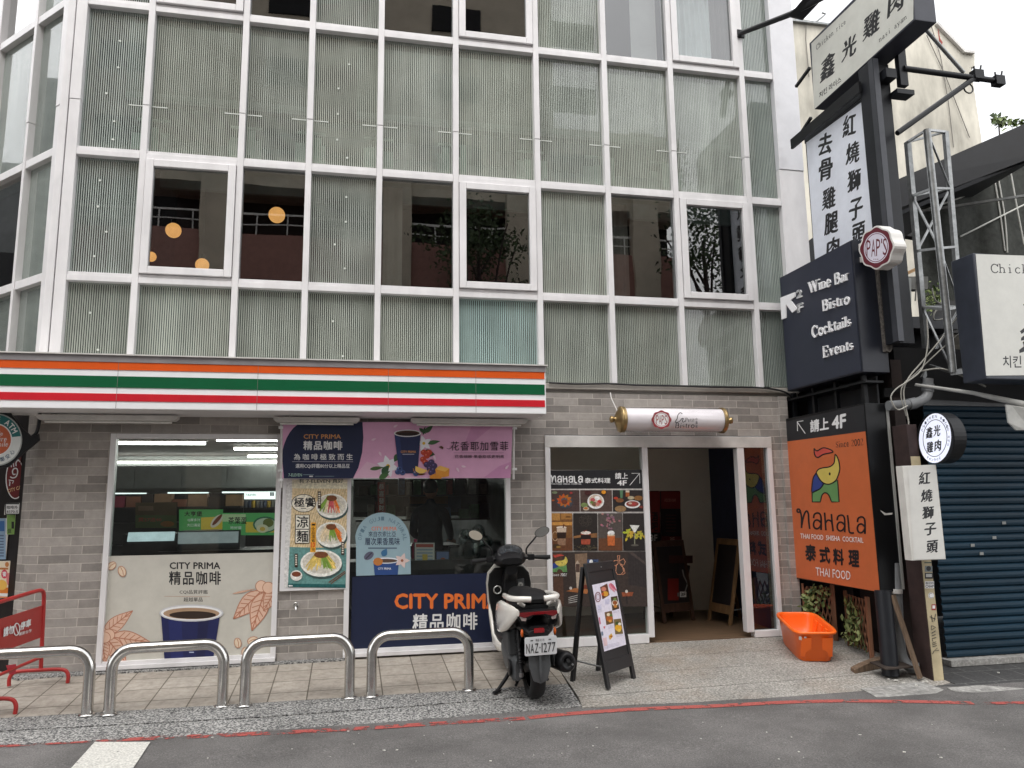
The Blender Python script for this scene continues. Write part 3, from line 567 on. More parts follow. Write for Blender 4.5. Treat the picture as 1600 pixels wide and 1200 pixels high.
# ---------------------------------------------------------------- brick ground floor and shop fronts
def X0(px, py, Y=0.0): return onY(px, py, Y).x
def Z0(px, py, Y=0.0): return onY(px, py, Y).z
WX = dict(a0=-2.245, a1=-.66, b0=-.03, b1=1.66, d0=2.045, d1=4.71)
mb = MB()
mb.box((-2.87, 0, -.05), (WX['a0'], .22, 2.69), brickm)                    # corner pier
mb.box((WX['a0'], 0, 2.215), (2.045, .22, 2.69), brickm)                   # over the shop
mb.box((WX['a1'], 0, -.05), (WX['b0'], .22, 2.2149), brickm)               # pier with the poster
mb.box((WX['b1'], 0, -.05), (WX['d0'], .22, 2.2149), brickm)
mb.box((WX['d0'], .0, 2.235), (4.95, .22, 2.69), brickm)
mb.box((WX['d1'], 0, -.05), (4.95, .22, 2.2349), brickm)
mb.box((WX['d1']+.12, -.05, -.05), (4.93, -.0005, 2.69), brickm)           # shallow end pier
mb.add([(-2.87, 0, -.05), (-3.03, .16, -.05), (-3.03, .16, 2.69), (-2.87, 0, 2.69)], [(0, 1, 2, 3)], brickm)
mb.build('brick_wall', bld)
mb = MB(); mb.box((WX['a0'], .03, -.05), (WX['a1'], .2, .062), granite); mb.box((WX['b0'], .03, -.05), (WX['b1'], .2, .062), granite); mb.build('plinth', bld)
def frame(name, x0, x1, z0, z1, w, parent, bars=(), y0=-.025, y1=.07, m=white, bottom=True):
    f = MB(); f.box((x0, y0, z0), (x0+w, y1, z1), m); f.box((x1-w, y0, z0), (x1, y1, z1), m)
    f.box((x0+w+.001, y0+.001, z1-w), (x1-w-.001, y1, z1), m)
    if bottom: f.box((x0+w+.001, y0+.001, z0), (x1-w-.001, y1, z0+w), m); f.box((x0, y0-.03, z0-.02), (x1, y0-.002, z0+.018), m)
    for b, bw in bars: f.box((b-bw/2, y0+.002, z0+w+.001), (b+bw/2, y1, z1-w-.001), m)
    return f.build(name, parent, bevel=.004)
w1 = frame('shop_window', WX['a0'], WX['a1'], .065, 2.22, .05, bld)
pane('pane', WX['a0']+.05, WX['a1']-.05, .11, 2.17, .02, shopglass, w1)
w2 = frame('shop_window', WX['b0'], WX['b1'], .065, 2.22, .05, bld)
pane('pane', WX['b0']+.05, WX['b1']-.05, .11, 2.17, .02, shopglass, w2)
xl, xr = X0(1012, 850), X0(1160, 850)
e = frame('entrance_frame', WX['d0'], WX['d1'], .03, 2.225, .055, bld, bars=((xl, .065), (xr+.03, .085)), bottom=False)
for a_, b_ in (((WX['d0']+.056, -.03, .03), (xl-.034, .07, .12)), ((xr+.075, -.03, .03), (WX['d1']-.056, .07, .10))): MB().box(a_, b_, white).build('door_rail', e, bevel=.004)
MB().box((WX['d0'], -.028, 2.10), (WX['d1'], -.0265, 2.22), dirtywhite).build('door_header', e)
mb = MB(); mb.box((xl+.034, .0, 2.09), (xr-.014, .06, 2.168), M('door_track', srgb(70, 68, 66), .5)); mb.build('door_track', e)
pane('pane', WX['d0']+.055, xl-.034, .12, 2.10, .02, shopglass, e); pane('pane', xr+.075, WX['d1']-.055, .10, 2.15, .02, glass_mat('side_glass', (.7, .74, .74), 1.5), e)
# ---------------------------------------------------------------- rooms on the ground floor
shopwall = M('shop_wall', srgb(150, 152, 150), .7, var=.1); shopceil = M('shop_ceiling', srgb(150, 140, 137), .8, var=.06); floorm = M('shop_floor', srgb(150, 144, 136), .35)
SPL = [(-2.86, .24), (1.9, .24), (1.9, 9.0), (-8.6, 9.0), (-8.6, 5.98)]
mb = MB(); mb.prism([(x, y, -.02) for x, y in SPL], (0, 0, .05), floorm); mb.build('shop_floor', bld)
mb = MB(); mb.prism([(x, y, 2.56) for x, y in SPL], (0, 0, .04), shopceil); mb.build('shop_ceiling', bld)
mb = MB(); mb.box((-8.6, 8.7, .03), (1.9, 8.75, 2.55), shopwall); mb.box((1.86, .24, .03), (1.9, 8.69, 2.55), M('shop_side_wall', srgb(70, 76, 78), .7, var=.4, scale=3)); mb.build('shop_wall', bld)
hallm = M('hall_wall_beige', srgb(240, 234, 222), .85, var=.08, scale=1.5); navy = M('hall_wall_navy', srgb(46, 54, 84), .8, var=.15)
woodfl = M('plank_floor', srgb(112, 90, 70), .45, var=.35, scale=5, stretch=(.5, 9, 1))
hY = 2.1; cx_ = X0(1112, 800, hY)
mb = MB(); mb.box((1.95, hY, .03), (cx_+.15, hY+.05, 2.6), hallm); mb.box((1.93, .24, .03), (1.95, hY, 2.6), hallm); mb.build('hall_wall', bld)
mb = MB(); mb.prism([(cx_-.002, hY-.004, .03), (4.8, .26, .03), (4.84, .27, .03), (cx_+.05, hY-.003, .03)], (0, 0, 2.57), navy); mb.build('hall_wall', bld)
mb = MB(); mb.box((1.93, .0, -.02), (5.1, hY+.1, .034), woodfl); mb.build('hall_floor', bld)
mb = MB(); mb.box((1.93, .24, 2.45), (5.1, hY+.1, 2.6), M('hall_ceiling', srgb(236, 232, 226), .9)); mb.build('hall_ceiling', bld)
# ================================================================ SHOP FRONT: awning, banner, poster, window films
W_ = srgb(236, 236, 236); OR = srgb(226, 92, 30); GR = srgb(8, 92, 56); RD = srgb(206, 34, 48); NV = srgb(28, 38, 66); INK = srgb(26, 26, 30); ORT = srgb(238, 120, 52)
Y_AW = -.62
aw = thing('shop_fascia', 'long white shop fascia with orange, green and red stripes over the coffee windows', 'fascia', (-1, -.3, 2.38))
xa = X0(853, 610, Y_AW); AZ0, AZ1 = 2.385, 2.865
mb = MB(); mb.box((-3.9, Y_AW, AZ0), (xa, -.02, AZ1), M('fascia_white', srgb(238, 238, 240), .3, var=.03)); mb.build('fascia_box', aw, bevel=.006)
mb = MB(); mb.box((-3.9, Y_AW-.03, AZ1+.002), (xa+.02, -.02, AZ1+.014), dirtywhite); mb.box((-3.9, Y_AW-.012, AZ1-.058), (xa-.0, Y_AW-.001, AZ1), M('fascia_grey_cap', srgb(140, 136, 138), .4)); mb.build('cap_flashing', aw)
mb = MB(); hh = AZ1-.058-AZ0
for a, b, c in ((.0, .165, OR), (.30, .545, GR), (.675, .835, RD)):
    mb.box((-3.9, Y_AW-.006, AZ1-.0585-hh*b), (xa-.014, Y_AW-.0004, AZ1-.0585-hh*a), print_mat('fascia_print', .25), c)
mb.build('stripe', aw)
for x_ in (-3.2, -2.05, -.85, .35, 1.2): MB().box((x_-.0015, Y_AW-.0075, AZ0+.004), (x_+.0015, Y_AW-.0062, AZ1-.06), M('panel_seam', srgb(120, 116, 112), .6)).build('panel_seam', aw)
for n, (p0, p1, lb) in enumerate((((60, 652), (280, 652), 'white batten under the striped fascia nearest the street corner'), ((428, 655), (562, 655), 'short white batten under the striped fascia above the navy part of the banner'), ((642, 657), (822, 657), 'white batten under the striped fascia above the pink end of the banner'))):
    a = onY(*p0, -.2); b = onY(*p1, -.2)
    t = thing('awning_lamp', lb, 'lamp fitting', (a+b)/2, group='white lamp battens under the fascia'); mb = MB()
    y0 = -.26
    mb.prism([(a.x, y0, 2.345), (a.x+.03, y0, 2.32), (b.x-.03, y0, 2.32), (b.x, y0, 2.345), (b.x, y0, 2.37), (a.x, y0, 2.37)], (0, .1, 0), dirtywhite); mb.build('lamp_housing', t, bevel=.004)
    mb = MB(); mb.tube([(a.x+.06, -.21, 2.31), (b.x-.06, -.21, 2.31)], .012, M('lamp_tube_off', srgb(225, 225, 220), .3)); mb.build('lamp_tube', t)
    if n < 3:
        mb = MB(); mb.box((a.x+.1, -.2, 2.372), (a.x+.14, -.0, 2.384), dirtywhite); mb.build('bracket', t)
# --- banner
bt = thing('banner', 'wide pink and navy cloth banner advertising coffee across the upper shop windows', 'banner', (0, -.12, 1.9))
PB, NB = V((0, -.12, 2)), V((0, -1, 0))
def Z(c, ox, oy, sc): c.zm = (ox, oy, sc); return c
_opt = Canvas.pt
def _zpt(s, x, y, e=0.0):
    z = getattr(s, 'zm', None)
    return _opt(s, z[0]+x/z[2], z[1]+y/z[2], e) if z else _opt(s, x, y, e)
Canvas.pt = _zpt
def leaf(c, x, y, ln, w, ang, fill, vein=None, tip=1.0):
    ca, sa = cos(radians(ang)), sin(radians(ang)); P = lambda u, v: (x+u*ca-v*sa, y+u*sa+v*ca)
    up = [(ln*t, w*sin(pi*t**.8)*(1-.25*t)) for t in [k/10 for k in range(11)]]
    c.poly([P(u, v) for u, v in up]+[P(u, -v) for u, v in reversed(up[1:-1])], fill)
    if vein:
        c.polys(ribbon([P(0, 0), P(ln, 0)], w*.12) + [q for t in (.2, .33, .46, .59, .72) for sgn in (1, -1) for q in ribbon([P(ln*t, 0), P(ln*(t+.13), sgn*w*.8*sin(pi*(t+.13)**.8)*(1-.25*t))], w*.09)], vein)
        c.polys(ribbon([P(u, v) for u, v in up], w*.1)+ribbon([P(u, -v) for u, v in up], w*.1), vein)
def flower(c, x, y, r, col, mid, n=5, a0=0):
    for k in range(n): leaf(c, x, y, r, r*.3, a0+360*k/n, col)
    c.ell(x, y, r*.18, r*.18, mid)
c = Z(Canvas(PB, NB, .0), 440, 650, 4.21)
pk, pk2 = srgb(226, 172, 206), srgb(206, 138, 184)
c.poly([(0, 40), (1520, 40), (1506, 408), (5, 410)], pk)
c.poly([(1340, 40), (1420, 40), (1180, 240), (1260, 40)], srgb(216, 156, 196)); c.poly([(1330, 405), (1506, 408), (1512, 300), (1430, 330)], srgb(214, 152, 194)); c.poly([(470, 410), (560, 300), (900, 405)], srgb(232, 190, 214))
c.poly([(160, 40)]+arc(160, 330, 165, 290, 270, 190, 8)[::1]+[(5, 290), (15, 410), (470, 410), (505, 340), (530, 240), (538, 140), (532, 40)], srgb(30, 40, 72))
c.text('CITY PRIMA', (145, 120, 390, 150), srgb(214, 150, 88), .02); c.text('精品咖啡', (143, 163, 400, 224), W_, .03, sp=1.16); c.text('為咖啡極致而生', (80, 248, 468, 290), W_, .012, sp=1.5)
c.line([(70, 300), (470, 301)], 2.4, srgb(190, 190, 200)); c.text('選用CQI評鑑80分以上精品豆', (92, 314, 448, 344), W_, .012); c.text('7-ELEVEN', (45, 378, 134, 398), srgb(170, 205, 190), .02)
c.rect(142, 384, 212, 388, srgb(120, 140, 150)); c.rect(182, 393, 206, 401, W_); c.rect(220, 395, 345, 398, srgb(120, 140, 150))
flower(c, 700, 330, 75, srgb(238, 238, 246), srgb(230, 190, 60), 6, 15); leaf(c, 660, 380, 75, 24, 150-200, srgb(50, 84, 56)); leaf(c, 640, 412, 90, 18, -35, srgb(60, 96, 60)); leaf(c, 580, 350, 95, 14, -8, srgb(78, 104, 62))
leaf(c, 905, 80, 60, 12, 40, srgb(54, 84, 52)); leaf(c, 940, 110, 75, 18, -40, srgb(56, 90, 56)); leaf(c, 930, 125, 60, 9, -75, srgb(50, 80, 50)); leaf(c, 960, 180, 85, 16, -10, srgb(62, 98, 60)); leaf(c, 930, 240, 80, 30, 10, srgb(48, 78, 48)); leaf(c, 770, 250, 60, 22, 120, srgb(60, 92, 60)); leaf(c, 640, 408, 70, 20, -20, srgb(70, 108, 62))
flower(c, 935, 180, 55, srgb(240, 240, 248), srgb(226, 186, 60), 5, 40)
for x, y in ((935, 240), (955, 262), (930, 285), (970, 240), (945, 305)): c.ell(x, y, 20, 19, srgb(190, 66, 46)); c.ell(x-6, y-6, 5, 5, srgb(226, 130, 100))
for x, y in ((955, 320), (985, 305), (1003, 328), (975, 345), (1000, 355), (985, 372)): c.ell(x, y, 21, 20, srgb(64, 52, 92)); c.ell(x-6, y-6, 6, 5, srgb(112, 100, 150))
c.poly([(742, 115), (772, 378), (894, 378), (914, 115)], srgb(34, 44, 84)); c.poly([(742, 115), (772, 378), (800, 378), (776, 115)], srgb(44, 58, 106)); c.ell(828, 114, 90, 24, W_); c.ell(828, 114, 80, 18, srgb(70, 42, 30)); c.ell(828, 119, 66, 12, srgb(40, 22, 16))
c.text('CITY PRIMA', (783, 228, 884, 244), srgb(214, 150, 88), .02); c.rect(795, 250, 872, 254, srgb(190, 190, 205))
for x, y in ((765, 368), (795, 372), (775, 350), (883, 378)): c.ell(x, y, 19, 18, srgb(58, 78, 128)); c.ell(x+3, y-3, 7, 6, srgb(30, 40, 76)); c.ell(x-8, y-8, 5, 4, srgb(130, 150, 200))
c.poly([(868, 345)]+arc(918, 345, 54, 44, 180, 0, 10)+[(970, 350)]+arc(918, 340, 52, 50, 10, 170, 8), srgb(236, 160, 48)); c.poly(arc(918, 345, 42, 34, 20, 160, 8)+[(880, 330)], srgb(248, 206, 110))
c.poly([(1010, 350), (1040, 326), (1103, 346), (1100, 396), (1060, 404), (1015, 385)], srgb(222, 150, 56)); c.poly([(1010, 350), (1040, 326), (1103, 346), (1075, 366)], srgb(240, 186, 96)); c.poly([(972, 395), (1010, 378), (1055, 398), (1050, 412), (975, 412)], srgb(214, 140, 50))
for x, y, a in ((590, 160, -20), (640, 235, 60), (735, 75, -30), (1150, 340, 60), (1000, 260, 70), (1180, 330, 10), (1470, 350, -50)): leaf(c, x, y, 36, 8, a, srgb(240, 212, 228))
c.text('花香耶加雪菲', (1112, 168, 1490, 228), srgb(48, 34, 44), .006, sp=1.16); c.line([(1130, 243), (1460, 243)], 1.6, srgb(90, 70, 84)); c.text('花香細緻‧果香甜感更明亮', (1138, 256, 1462, 278), srgb(60, 44, 54), .01)
c.poly([(1033, 205), (1048, 196), (1064, 206), (1060, 220), (1045, 212)], srgb(90, 60, 40)); c.line([(1085, 212), (1100, 218), (1118, 208)], 3, srgb(60, 44, 54))
bm_ = c.build('banner_cloth', bt)
mb = MB()
for px, y0, y1 in ((803, 660, 749), (440, 660, 762)): p, q = onY(px, y0, -.115), onY(px-.6, y1, -.115); mb.tube([p, q], .012, M('plastic_pole', srgb(214, 212, 210), .4))
for px, y in ((804, 669), (804, 733), (439, 668), (438, 735), (438, 750)): p = onY(px, y, -.12); mb.box(p-V((.022, .02, .012)), p+V((.022, .02, .012)), M('plastic_clip', srgb(230, 230, 230), .4))
mb.build('banner_pole', bt)
# --- poster in its white frame
pt = thing('framed_poster', 'cold noodle poster in a white snap frame on the brick pier', 'poster', (-.34, -.03, .7))
c = Canvas((0, -.032, 1), (0, -1, 0)); qa = [onY(x, y, -.03) for x, y in ((441, 738), (549, 738), (544, 925), (443, 924))]
mb = MB(); x0, x1, z0, z1 = qa[0].x+.01, qa[1].x-.012, qa[3].z, 2.1
mb.box((x0, -.03, z0), (x1, -.001, z1), white); mb.build('poster_frame', pt, bevel=.006)
Z(c, 430, 640, 2.926)
c.poly([(78, 322), (330, 322), (322, 815), (60, 812)], srgb(222, 200, 160))
for k in range(46):                                     # bamboo mat
    x = 75+k*5.7; c.k -= .9; t0_ = max(0, (68-(x-40))/100); t1_ = min(1, (327-(x-40))/100); c.line([(x-40+100*t0_, 640-310*t0_), (x-40+100*t1_, 640-310*t1_)], 1.6, srgb(196, 166, 118) if k % 2 else srgb(236, 216, 180))
c.poly([(52, 318), (80, 318), (58, 815), (40, 812)], srgb(222, 220, 218)); c.poly([(330, 322), (420, 322), (420, 700), (324, 700)], srgb(222, 220, 218)) if False else None
c.poly([(66, 628), (326, 634), (322, 815), (58, 812)], srgb(104, 150, 146)); c.poly([(58, 795), (322, 799), (322, 815), (58, 812)], srgb(40, 96, 96))
c.poly([(78, 320), (330, 320), (329, 362), (76, 360)], srgb(232, 226, 200)); c.text('有 7-ELEVEN 真好', (108, 316, 312, 336), srgb(52, 60, 56), .01)
c.ell(130, 428, 56, 42, srgb(60, 56, 48)); c.ell(130, 428, 53, 39, srgb(240, 234, 218)); c.text('極饗', (86, 402, 184, 446), INK, .02); c.rect(118, 450, 142, 453, INK)
def bowl(c, x, y, rx, ry, sty):
    c.ell(x+4, y+10, rx, ry, srgb(70, 90, 88)); c.ell(x, y, rx, ry, srgb(240, 238, 230)); c.ell(x, y-3, rx*.9, ry*.82, srgb(214, 208, 196)); random.seed(int(x+y))
    for k in range(70):
        u = random.uniform(-1, 1); col = sty[min(int((u+1)/2*len(sty)), len(sty)-1)]; f = random.uniform(.75, 1.2)
        x1 = x+u*rx*.78; y1 = y+random.uniform(-.1, .6)*ry; c.k -= .95
        c.line([(x+u*rx*.25, y-ry*.75+random.uniform(-6, 6)), (x1, y1)], rx*.05, tuple(v*f for v in col))
    c.k += 4; c.ell(x, y-ry*.62, rx*.34, ry*.24, srgb(122, 74, 48))
g_, y_, o_, r_ = srgb(126, 160, 66), srgb(230, 200, 110), srgb(230, 120, 40), srgb(204, 92, 96)
bowl(c, 258, 440, 72, 56, [g_, srgb(236, 220, 180), r_, r_, o_, srgb(220, 214, 196)]); bowl(c, 256, 572, 70, 58, [srgb(226, 206, 170), srgb(226, 206, 170), g_, g_, o_]); bowl(c, 210, 702, 95, 62, [y_, y_, y_, g_, g_, y_])
c.poly([(92, 480), (158, 480), (156, 612), (90, 612)], INK); c.poly([(95, 483), (155, 483), (154, 545), (94, 545)], srgb(240, 236, 222)); c.poly([(94, 549), (154, 549), (153, 609), (93, 609)], srgb(240, 236, 222)); c.text('涼', (98, 487, 152, 540), INK, .02); c.text('麵', (97, 552, 151, 606), INK, .02)
c.poly([(164, 516), (187, 516), (185, 652), (160, 652)], srgb(234, 168, 56))
for ch, y in zip('全品項省', (545, 563, 581, 597)): c.text(ch, (166, y-8, 182, y+8), INK, .01)
c.text('10', (164, 606, 182, 630), RD, .02); c.text('元', (166, 634, 182, 648), INK, .01); c.rect(168, 522, 182, 530, INK)
for x, y, h in ((202, 374, 78), (96, 658, 62), (309, 604, 60)): c.rect(x-7, y, x+7, y+h, srgb(58, 42, 36)); [c.rect(x-4, y+6+k*10, x+4, y+12+k*10, srgb(230, 222, 205)) for k in range(int(h/10)-1)]
c.ell(97, 758, 27, 24, srgb(238, 234, 228)); c.ell(97, 752, 21, 12, srgb(124, 66, 44)); c.line([(245, 790), (320, 738)], 4, srgb(120, 66, 40)); c.line([(255, 795), (322, 745)], 4, srgb(120, 66, 40)); c.rect(62, 802, 80, 808, W_)
c.build('poster_print', pt, P_pho)
# --- films stuck on the shop windows (parts of the windows they cover)
c = Canvas((0, .012, 1), (0, -1, 0)); Z(c, 130, 660, 3.0); crm = srgb(200, 197, 187); br1, br2 = srgb(224, 188, 166), srgb(186, 124, 98)
c.poly([(60, 628), (935, 608), (918, 1096), (40, 1140)], crm)
c.text('CITY PRIMA', (405, 655, 643, 688), INK, .03); c.text('精品咖啡', (402, 697, 646, 762), INK, .02, sp=1.16); c.text('CQI品質評鑑', (452, 785, 584, 805), srgb(60, 58, 56), .005); c.line([(380, 815), (594, 817)], 1.5, srgb(180, 130, 100)); c.text('超越單品', (471, 820, 560, 840), srgb(60, 58, 56), .005)
for x, y, l, w, a in ((95, 990, 175, 36, -38), (130, 1005, 190, 42, 8), (110, 1010, 150, 44, 52), (85, 1010, 120, 34, 80), (85, 985, 60, 22, -130), (60, 800, 52, 14, 40)): leaf(c, x, y, l, w, a, br1, br2)
for x, y in ((85, 985), (120, 995), (100, 1008)): c.ell(x, y, 30, 28, br2); c.ell(x, y, 27, 25, srgb(232, 196, 172))
for x, y, l, w, a in ((835, 790, 185, 44, 135), (850, 795, 190, 46, 108), (905, 780, 120, 36, 120), (700, 803, 110, 5, -12)): leaf(c, x, y, l, w, a, br1, br2)
for x, y in ((835, 768), (868, 775), (915, 770)): c.ell(x, y, 28, 28, br2); c.ell(x, y, 25, 25, srgb(232, 196, 172))
for x, y, r, a in ((135, 672, 24, -40), (183, 698, 26, 70), (725, 1033, 24, 80), (795, 1022, 26, -20), (760, 1075, 24, 100)): c.ell(x, y, r, r*.72, br2, rot=a); c.ell(x, y, r*.88, r*.6, srgb(226, 206, 180), rot=a); ca, sa = cos(radians(a)), sin(radians(a)); c.line([(x-r*.8*ca, y-r*.8*sa), (x+4*sa, y-4*ca), (x+r*.8*ca, y+r*.8*sa)], 3, br2)
c.poly([(366, 905), (382, 1112), (612, 1096), (642, 905)], srgb(30, 36, 84)); c.poly([(400, 925), (412, 1108), (470, 1104), (462, 930)], srgb(36, 44, 100)); c.poly([(540, 930), (530, 1100), (570, 1098), (590, 925)], srgb(26, 30, 70))
c.ell(508, 893, 151, 40, srgb(206, 206, 210)); c.ell(508, 893, 143, 34, srgb(240, 240, 240)); c.ell(508, 895, 132, 27, srgb(176, 146, 118)); c.ell(514, 902, 110, 18, srgb(52, 38, 30)); c.rect(498, 1074, 520, 1079, srgb(180, 190, 220))
c.build('window_film', w1)
c = Canvas((0, .012, 1), (0, -1, 0)); Z(c, 430, 640, 2.926); pb = srgb(150, 176, 186)
c.poly([(352, 764), (1185, 742), (1185, 1070), (345, 1102)], srgb(22, 32, 62))
c.text('CITY PRIMA', (545, 840, 1030, 912), ORT, .035); c.text('精品咖啡', [(630, 934), (925, 926), (925, 1006), (626, 1014)], W_, .02, sp=1.16)
c.poly([(370, 760)]+[(370, 620)]+arc(490, 600, 126, 130, 190, 350, 14)+[(618, 620), (620, 752)], pb)
c.text('CITY PRIMA', (440, 535, 556, 553), srgb(214, 120, 84), .02); c.text('來自衣索比亞', (426, 556, 552, 582), srgb(48, 62, 84), .008); c.text('層次果香風味', (410, 585, 570, 620), srgb(30, 44, 74), .015); c.rect(425, 630, 556, 637, srgb(90, 110, 126))
for k, ch in enumerate('OPIA GUJI NATURAL'):
    if ch == ' ': continue
    a = radians(188+k*10.3); x, y = 490+104*cos(a), 604+106*sin(a); ca, sa = cos(a+pi/2), sin(a+pi/2)
    q = [(x+u*ca-v*sa, y+u*sa+v*ca) for u, v in ((-7, -9), (7, -9), (7, 9), (-7, 9))]; c.text(ch, q, srgb(96, 124, 140), .0)
c.ell(428, 668, 25, 16, srgb(92, 92, 112), rot=-35); c.line([(414, 682), (428, 668), (442, 654)], 4, srgb(40, 40, 56))
c.poly([(448, 690), (455, 757), (560, 755), (566, 690)], srgb(44, 74, 132)); c.ell(507, 690, 60, 14, srgb(226, 230, 236)); c.ell(507, 691, 52, 9, srgb(90, 70, 60)); c.text('CITY PRIMA', (470, 722, 530, 732), W_, .01)
c.ell(470, 695, 22, 18, srgb(190, 120, 60)); flower(c, 580, 690, 36, srgb(220, 196, 190), srgb(150, 90, 60), 5); leaf(c, 490, 670, 40, 16, -60, srgb(60, 110, 150))
c.build('window_film', w2)
# --- entrance film with food pictures
c = Canvas((0, .012, 1), (0, -1, 0)); Z(c, 850, 720, 4.288)
def cell(x0, y0, x1, y1, col): c.poly([(x0, y0), (x1, y0), (x1+3, y1), (x0+3, y1)], col)
c.poly([(22, 62), (662, 62), (706, 975), (36, 975)], srgb(205, 200, 196))
c.poly([(24, 64), (659, 60), (664, 186), (26, 188)], srgb(34, 34, 38))
def nahala(c, x0, y0, x1, y1, col, w, sl=0.0):
    """hand-drawn logo lettering: rounded single-stroke letters"""
    W, H = x1-x0, y1-y0
    P = lambda u, v: (x0+u*W, y0+v*H+sl*u*W)
    a_ = lambda o: [[(o+.02, .42), (o+.03, .24), (o+.075, .15), (o+.115, .2), (o+.13, .4), (o+.13, .96)], [(o+.13, .62), (o+.09, .5), (o+.045, .52), (o+.02, .68), (o+.03, .86), (o+.07, .92), (o+.11, .82), (o+.13, .68)]]
    st = [[(.05, .16), (.03, .05), (.0, .08), (.01, .2), (.05, .2), (.065, .5), (.065, .95)], [(.065, .85), (.1, .3), (.14, .1), (.165, .25), (.17, .6), (.185, .95)]]
    st += a_(.22) + [[(.40, .1), (.41, .5), (.42, .95)], [(.41, .62), (.45, .45), (.5, .5), (.51, .62)], [(.5, .14), (.51, .5), (.525, .97)]]
    st += a_(.565) + [[(.735, .12), (.75, .55), (.76, .9), (.79, .97), (.83, .95)]] + a_(.86)
    for s in st: c.line([tuple(p)[:2] for p in smooth_path([V((*P(*q), 0)) for q in s], 3)], w, col)
def elephant(c, P, lw, oc, head=srgb(212, 192, 96), blue=srgb(52, 70, 140), green=srgb(104, 150, 92), red=srgb(206, 84, 72)):
    """the sign's bathing elephant: yellow head with raised trunk, blue flank, green legs, red flame"""
    sm = lambda pts: [tuple(p)[:2] for p in smooth_path([V((*P(*q), 0)) for q in pts], 4)]
    H = sm([(.17, .36), (.25, .29), (.42, .26), (.62, .24), (.76, .17), (.79, .05), (.8, .0), (.87, .05), (.93, .16), (.95, .3), (.88, .44), (.8, .52), (.62, .58), (.45, .57), (.3, .5), (.17, .36)])
    B = sm([(.17, .36), (.07, .46), (.03, .62), (.03, .74), (.16, .71), (.3, .67), (.42, .56), (.3, .5), (.17, .36)])
    G = sm([(.03, .74), (.2, .7), (.42, .56), (.62, .58), (.88, .5)])+[P(.93, .93), P(.68, .93)]+sm([(.66, .9), (.58, .79), (.46, .75), (.36, .8), (.31, .93)])+[P(.04, .93)]
    R = sm([(.1, -.12), (.2, -.07), (.4, -.13), (.62, -.1), (.73, -.05), (.55, -.02), (.4, .0), (.22, .06), (.12, .0), (.1, -.12)])
    for pl, col in ((G, green), (B, blue), (H, head), (R, red)):
        c.poly(pl, col)
        if lw: c.line(pl+[pl[0]], lw, oc)
    x, y = P(.62, .38); c.ell(x, y, abs(P(.03, 0)[0]-P(0, 0)[0]), abs(P(0, .03)[1]-P(0, 0)[1]), oc)
nahala(c, 40, 96, 258, 148, W_, 8); c.text('THAI FOOD  SHISHA  COCKTAIL', (46, 150, 250, 160), W_, .01); c.text('泰式料理', (272, 114, 444, 150), W_, .02); c.text('請上', (475, 80, 562, 122), W_, .025); c.text('4F', (488, 130, 554, 166), W_, .03)
c.line([(574, 164), (638, 86)], 4, W_); c.line([(586, 84), (640, 84), (641, 152)], 4, W_)
wd, wd2 = srgb(86, 66, 60), srgb(58, 46, 46)
for x0, x1, b in ((25, 236, srgb(78, 60, 58)), (241, 453, srgb(84, 66, 60)), (458, 666, srgb(44, 38, 38))):
    cell(x0, 196, x1, 340, b)
    for k in range(5): c.line([(x0+3, 206+k*30), (x1-2, 202+k*30)], 1.2, tuple(v*.6 for v in b))
c.ell(138, 275, 55, 45, srgb(66, 72, 82)); c.ell(138, 272, 46, 36, srgb(84, 90, 98))
random.seed(3)
for k in range(10): a = k*36; leaf(c, 135+20*cos(radians(a)), 265+14*sin(radians(a)), 34, 11, a+20, srgb(random.randint(160, 205), random.randint(86, 110), 40))
c.ell(135, 275, 20, 16, srgb(120, 60, 40)); c.ell(70, 212, 18, 9, srgb(120, 130, 100)); c.ell(180, 215, 10, 8, srgb(160, 60, 60)); c.ell(60, 265, 10, 6, srgb(170, 90, 50))
c.ell(345, 272, 56, 50, W_); c.ell(345, 268, 47, 41, srgb(208, 190, 170))
for x, y, r, cl in ((325, 262, 16, srgb(180, 86, 90)), (355, 250, 18, W_), (370, 275, 15, srgb(190, 52, 50)), (335, 290, 17, srgb(120, 92, 64)), (318, 278, 11, srgb(100, 130, 60)), (358, 290, 14, srgb(196, 120, 110))): c.ell(x, y, r, r*.85, cl)
c.ell(398, 212, 20, 18, srgb(50, 36, 28)); c.ell(398, 210, 15, 13, srgb(226, 150, 40)); c.ell(268, 296, 24, 15, srgb(120, 140, 84)); c.ell(292, 215, 22, 16, srgb(70, 34, 34)); c.ell(280, 320, 20, 13, srgb(200, 190, 170)); c.ell(278, 318, 13, 8, srgb(190, 110, 50))
c.rect(545, 202, 570, 240, srgb(170, 96, 50)); c.rect(545, 198, 570, 212, srgb(220, 210, 190)); c.poly([(505, 196), (528, 196), (524, 250), (510, 250)], srgb(90, 130, 96)); c.ell(590, 292, 52, 27, W_); c.ell(590, 289, 42, 19, srgb(150, 70, 60))
for x, y, r, cl in ((575, 285, 12, srgb(206, 190, 170)), (600, 290, 13, srgb(180, 60, 60)), (510, 322, 38, srgb(150, 120, 84)), (505, 265, 26, srgb(130, 84, 50)), (478, 250, 15, srgb(180, 60, 40)), (630, 250, 30, srgb(140, 96, 50)), (580, 248, 22, srgb(190, 180, 150)), (650, 310, 16, srgb(130, 60, 50))): c.ell(x, y, r, r*.55, cl)
cols = ((28, 187, srgb(124, 84, 48)), (193, 354, srgb(46, 40, 38)), (360, 521, srgb(84, 76, 72)), (526, 683, srgb(44, 38, 36)))
for x0, x1, b in cols:
    cell(x0, 351, x1, 602, b); c.poly([(x0+2, 520), (x1+2, 515), (x1+3, 602), (x0+3, 602)], tuple(v*.75 for v in (srgb(120, 76, 50) if b[0] > .05 else b)))
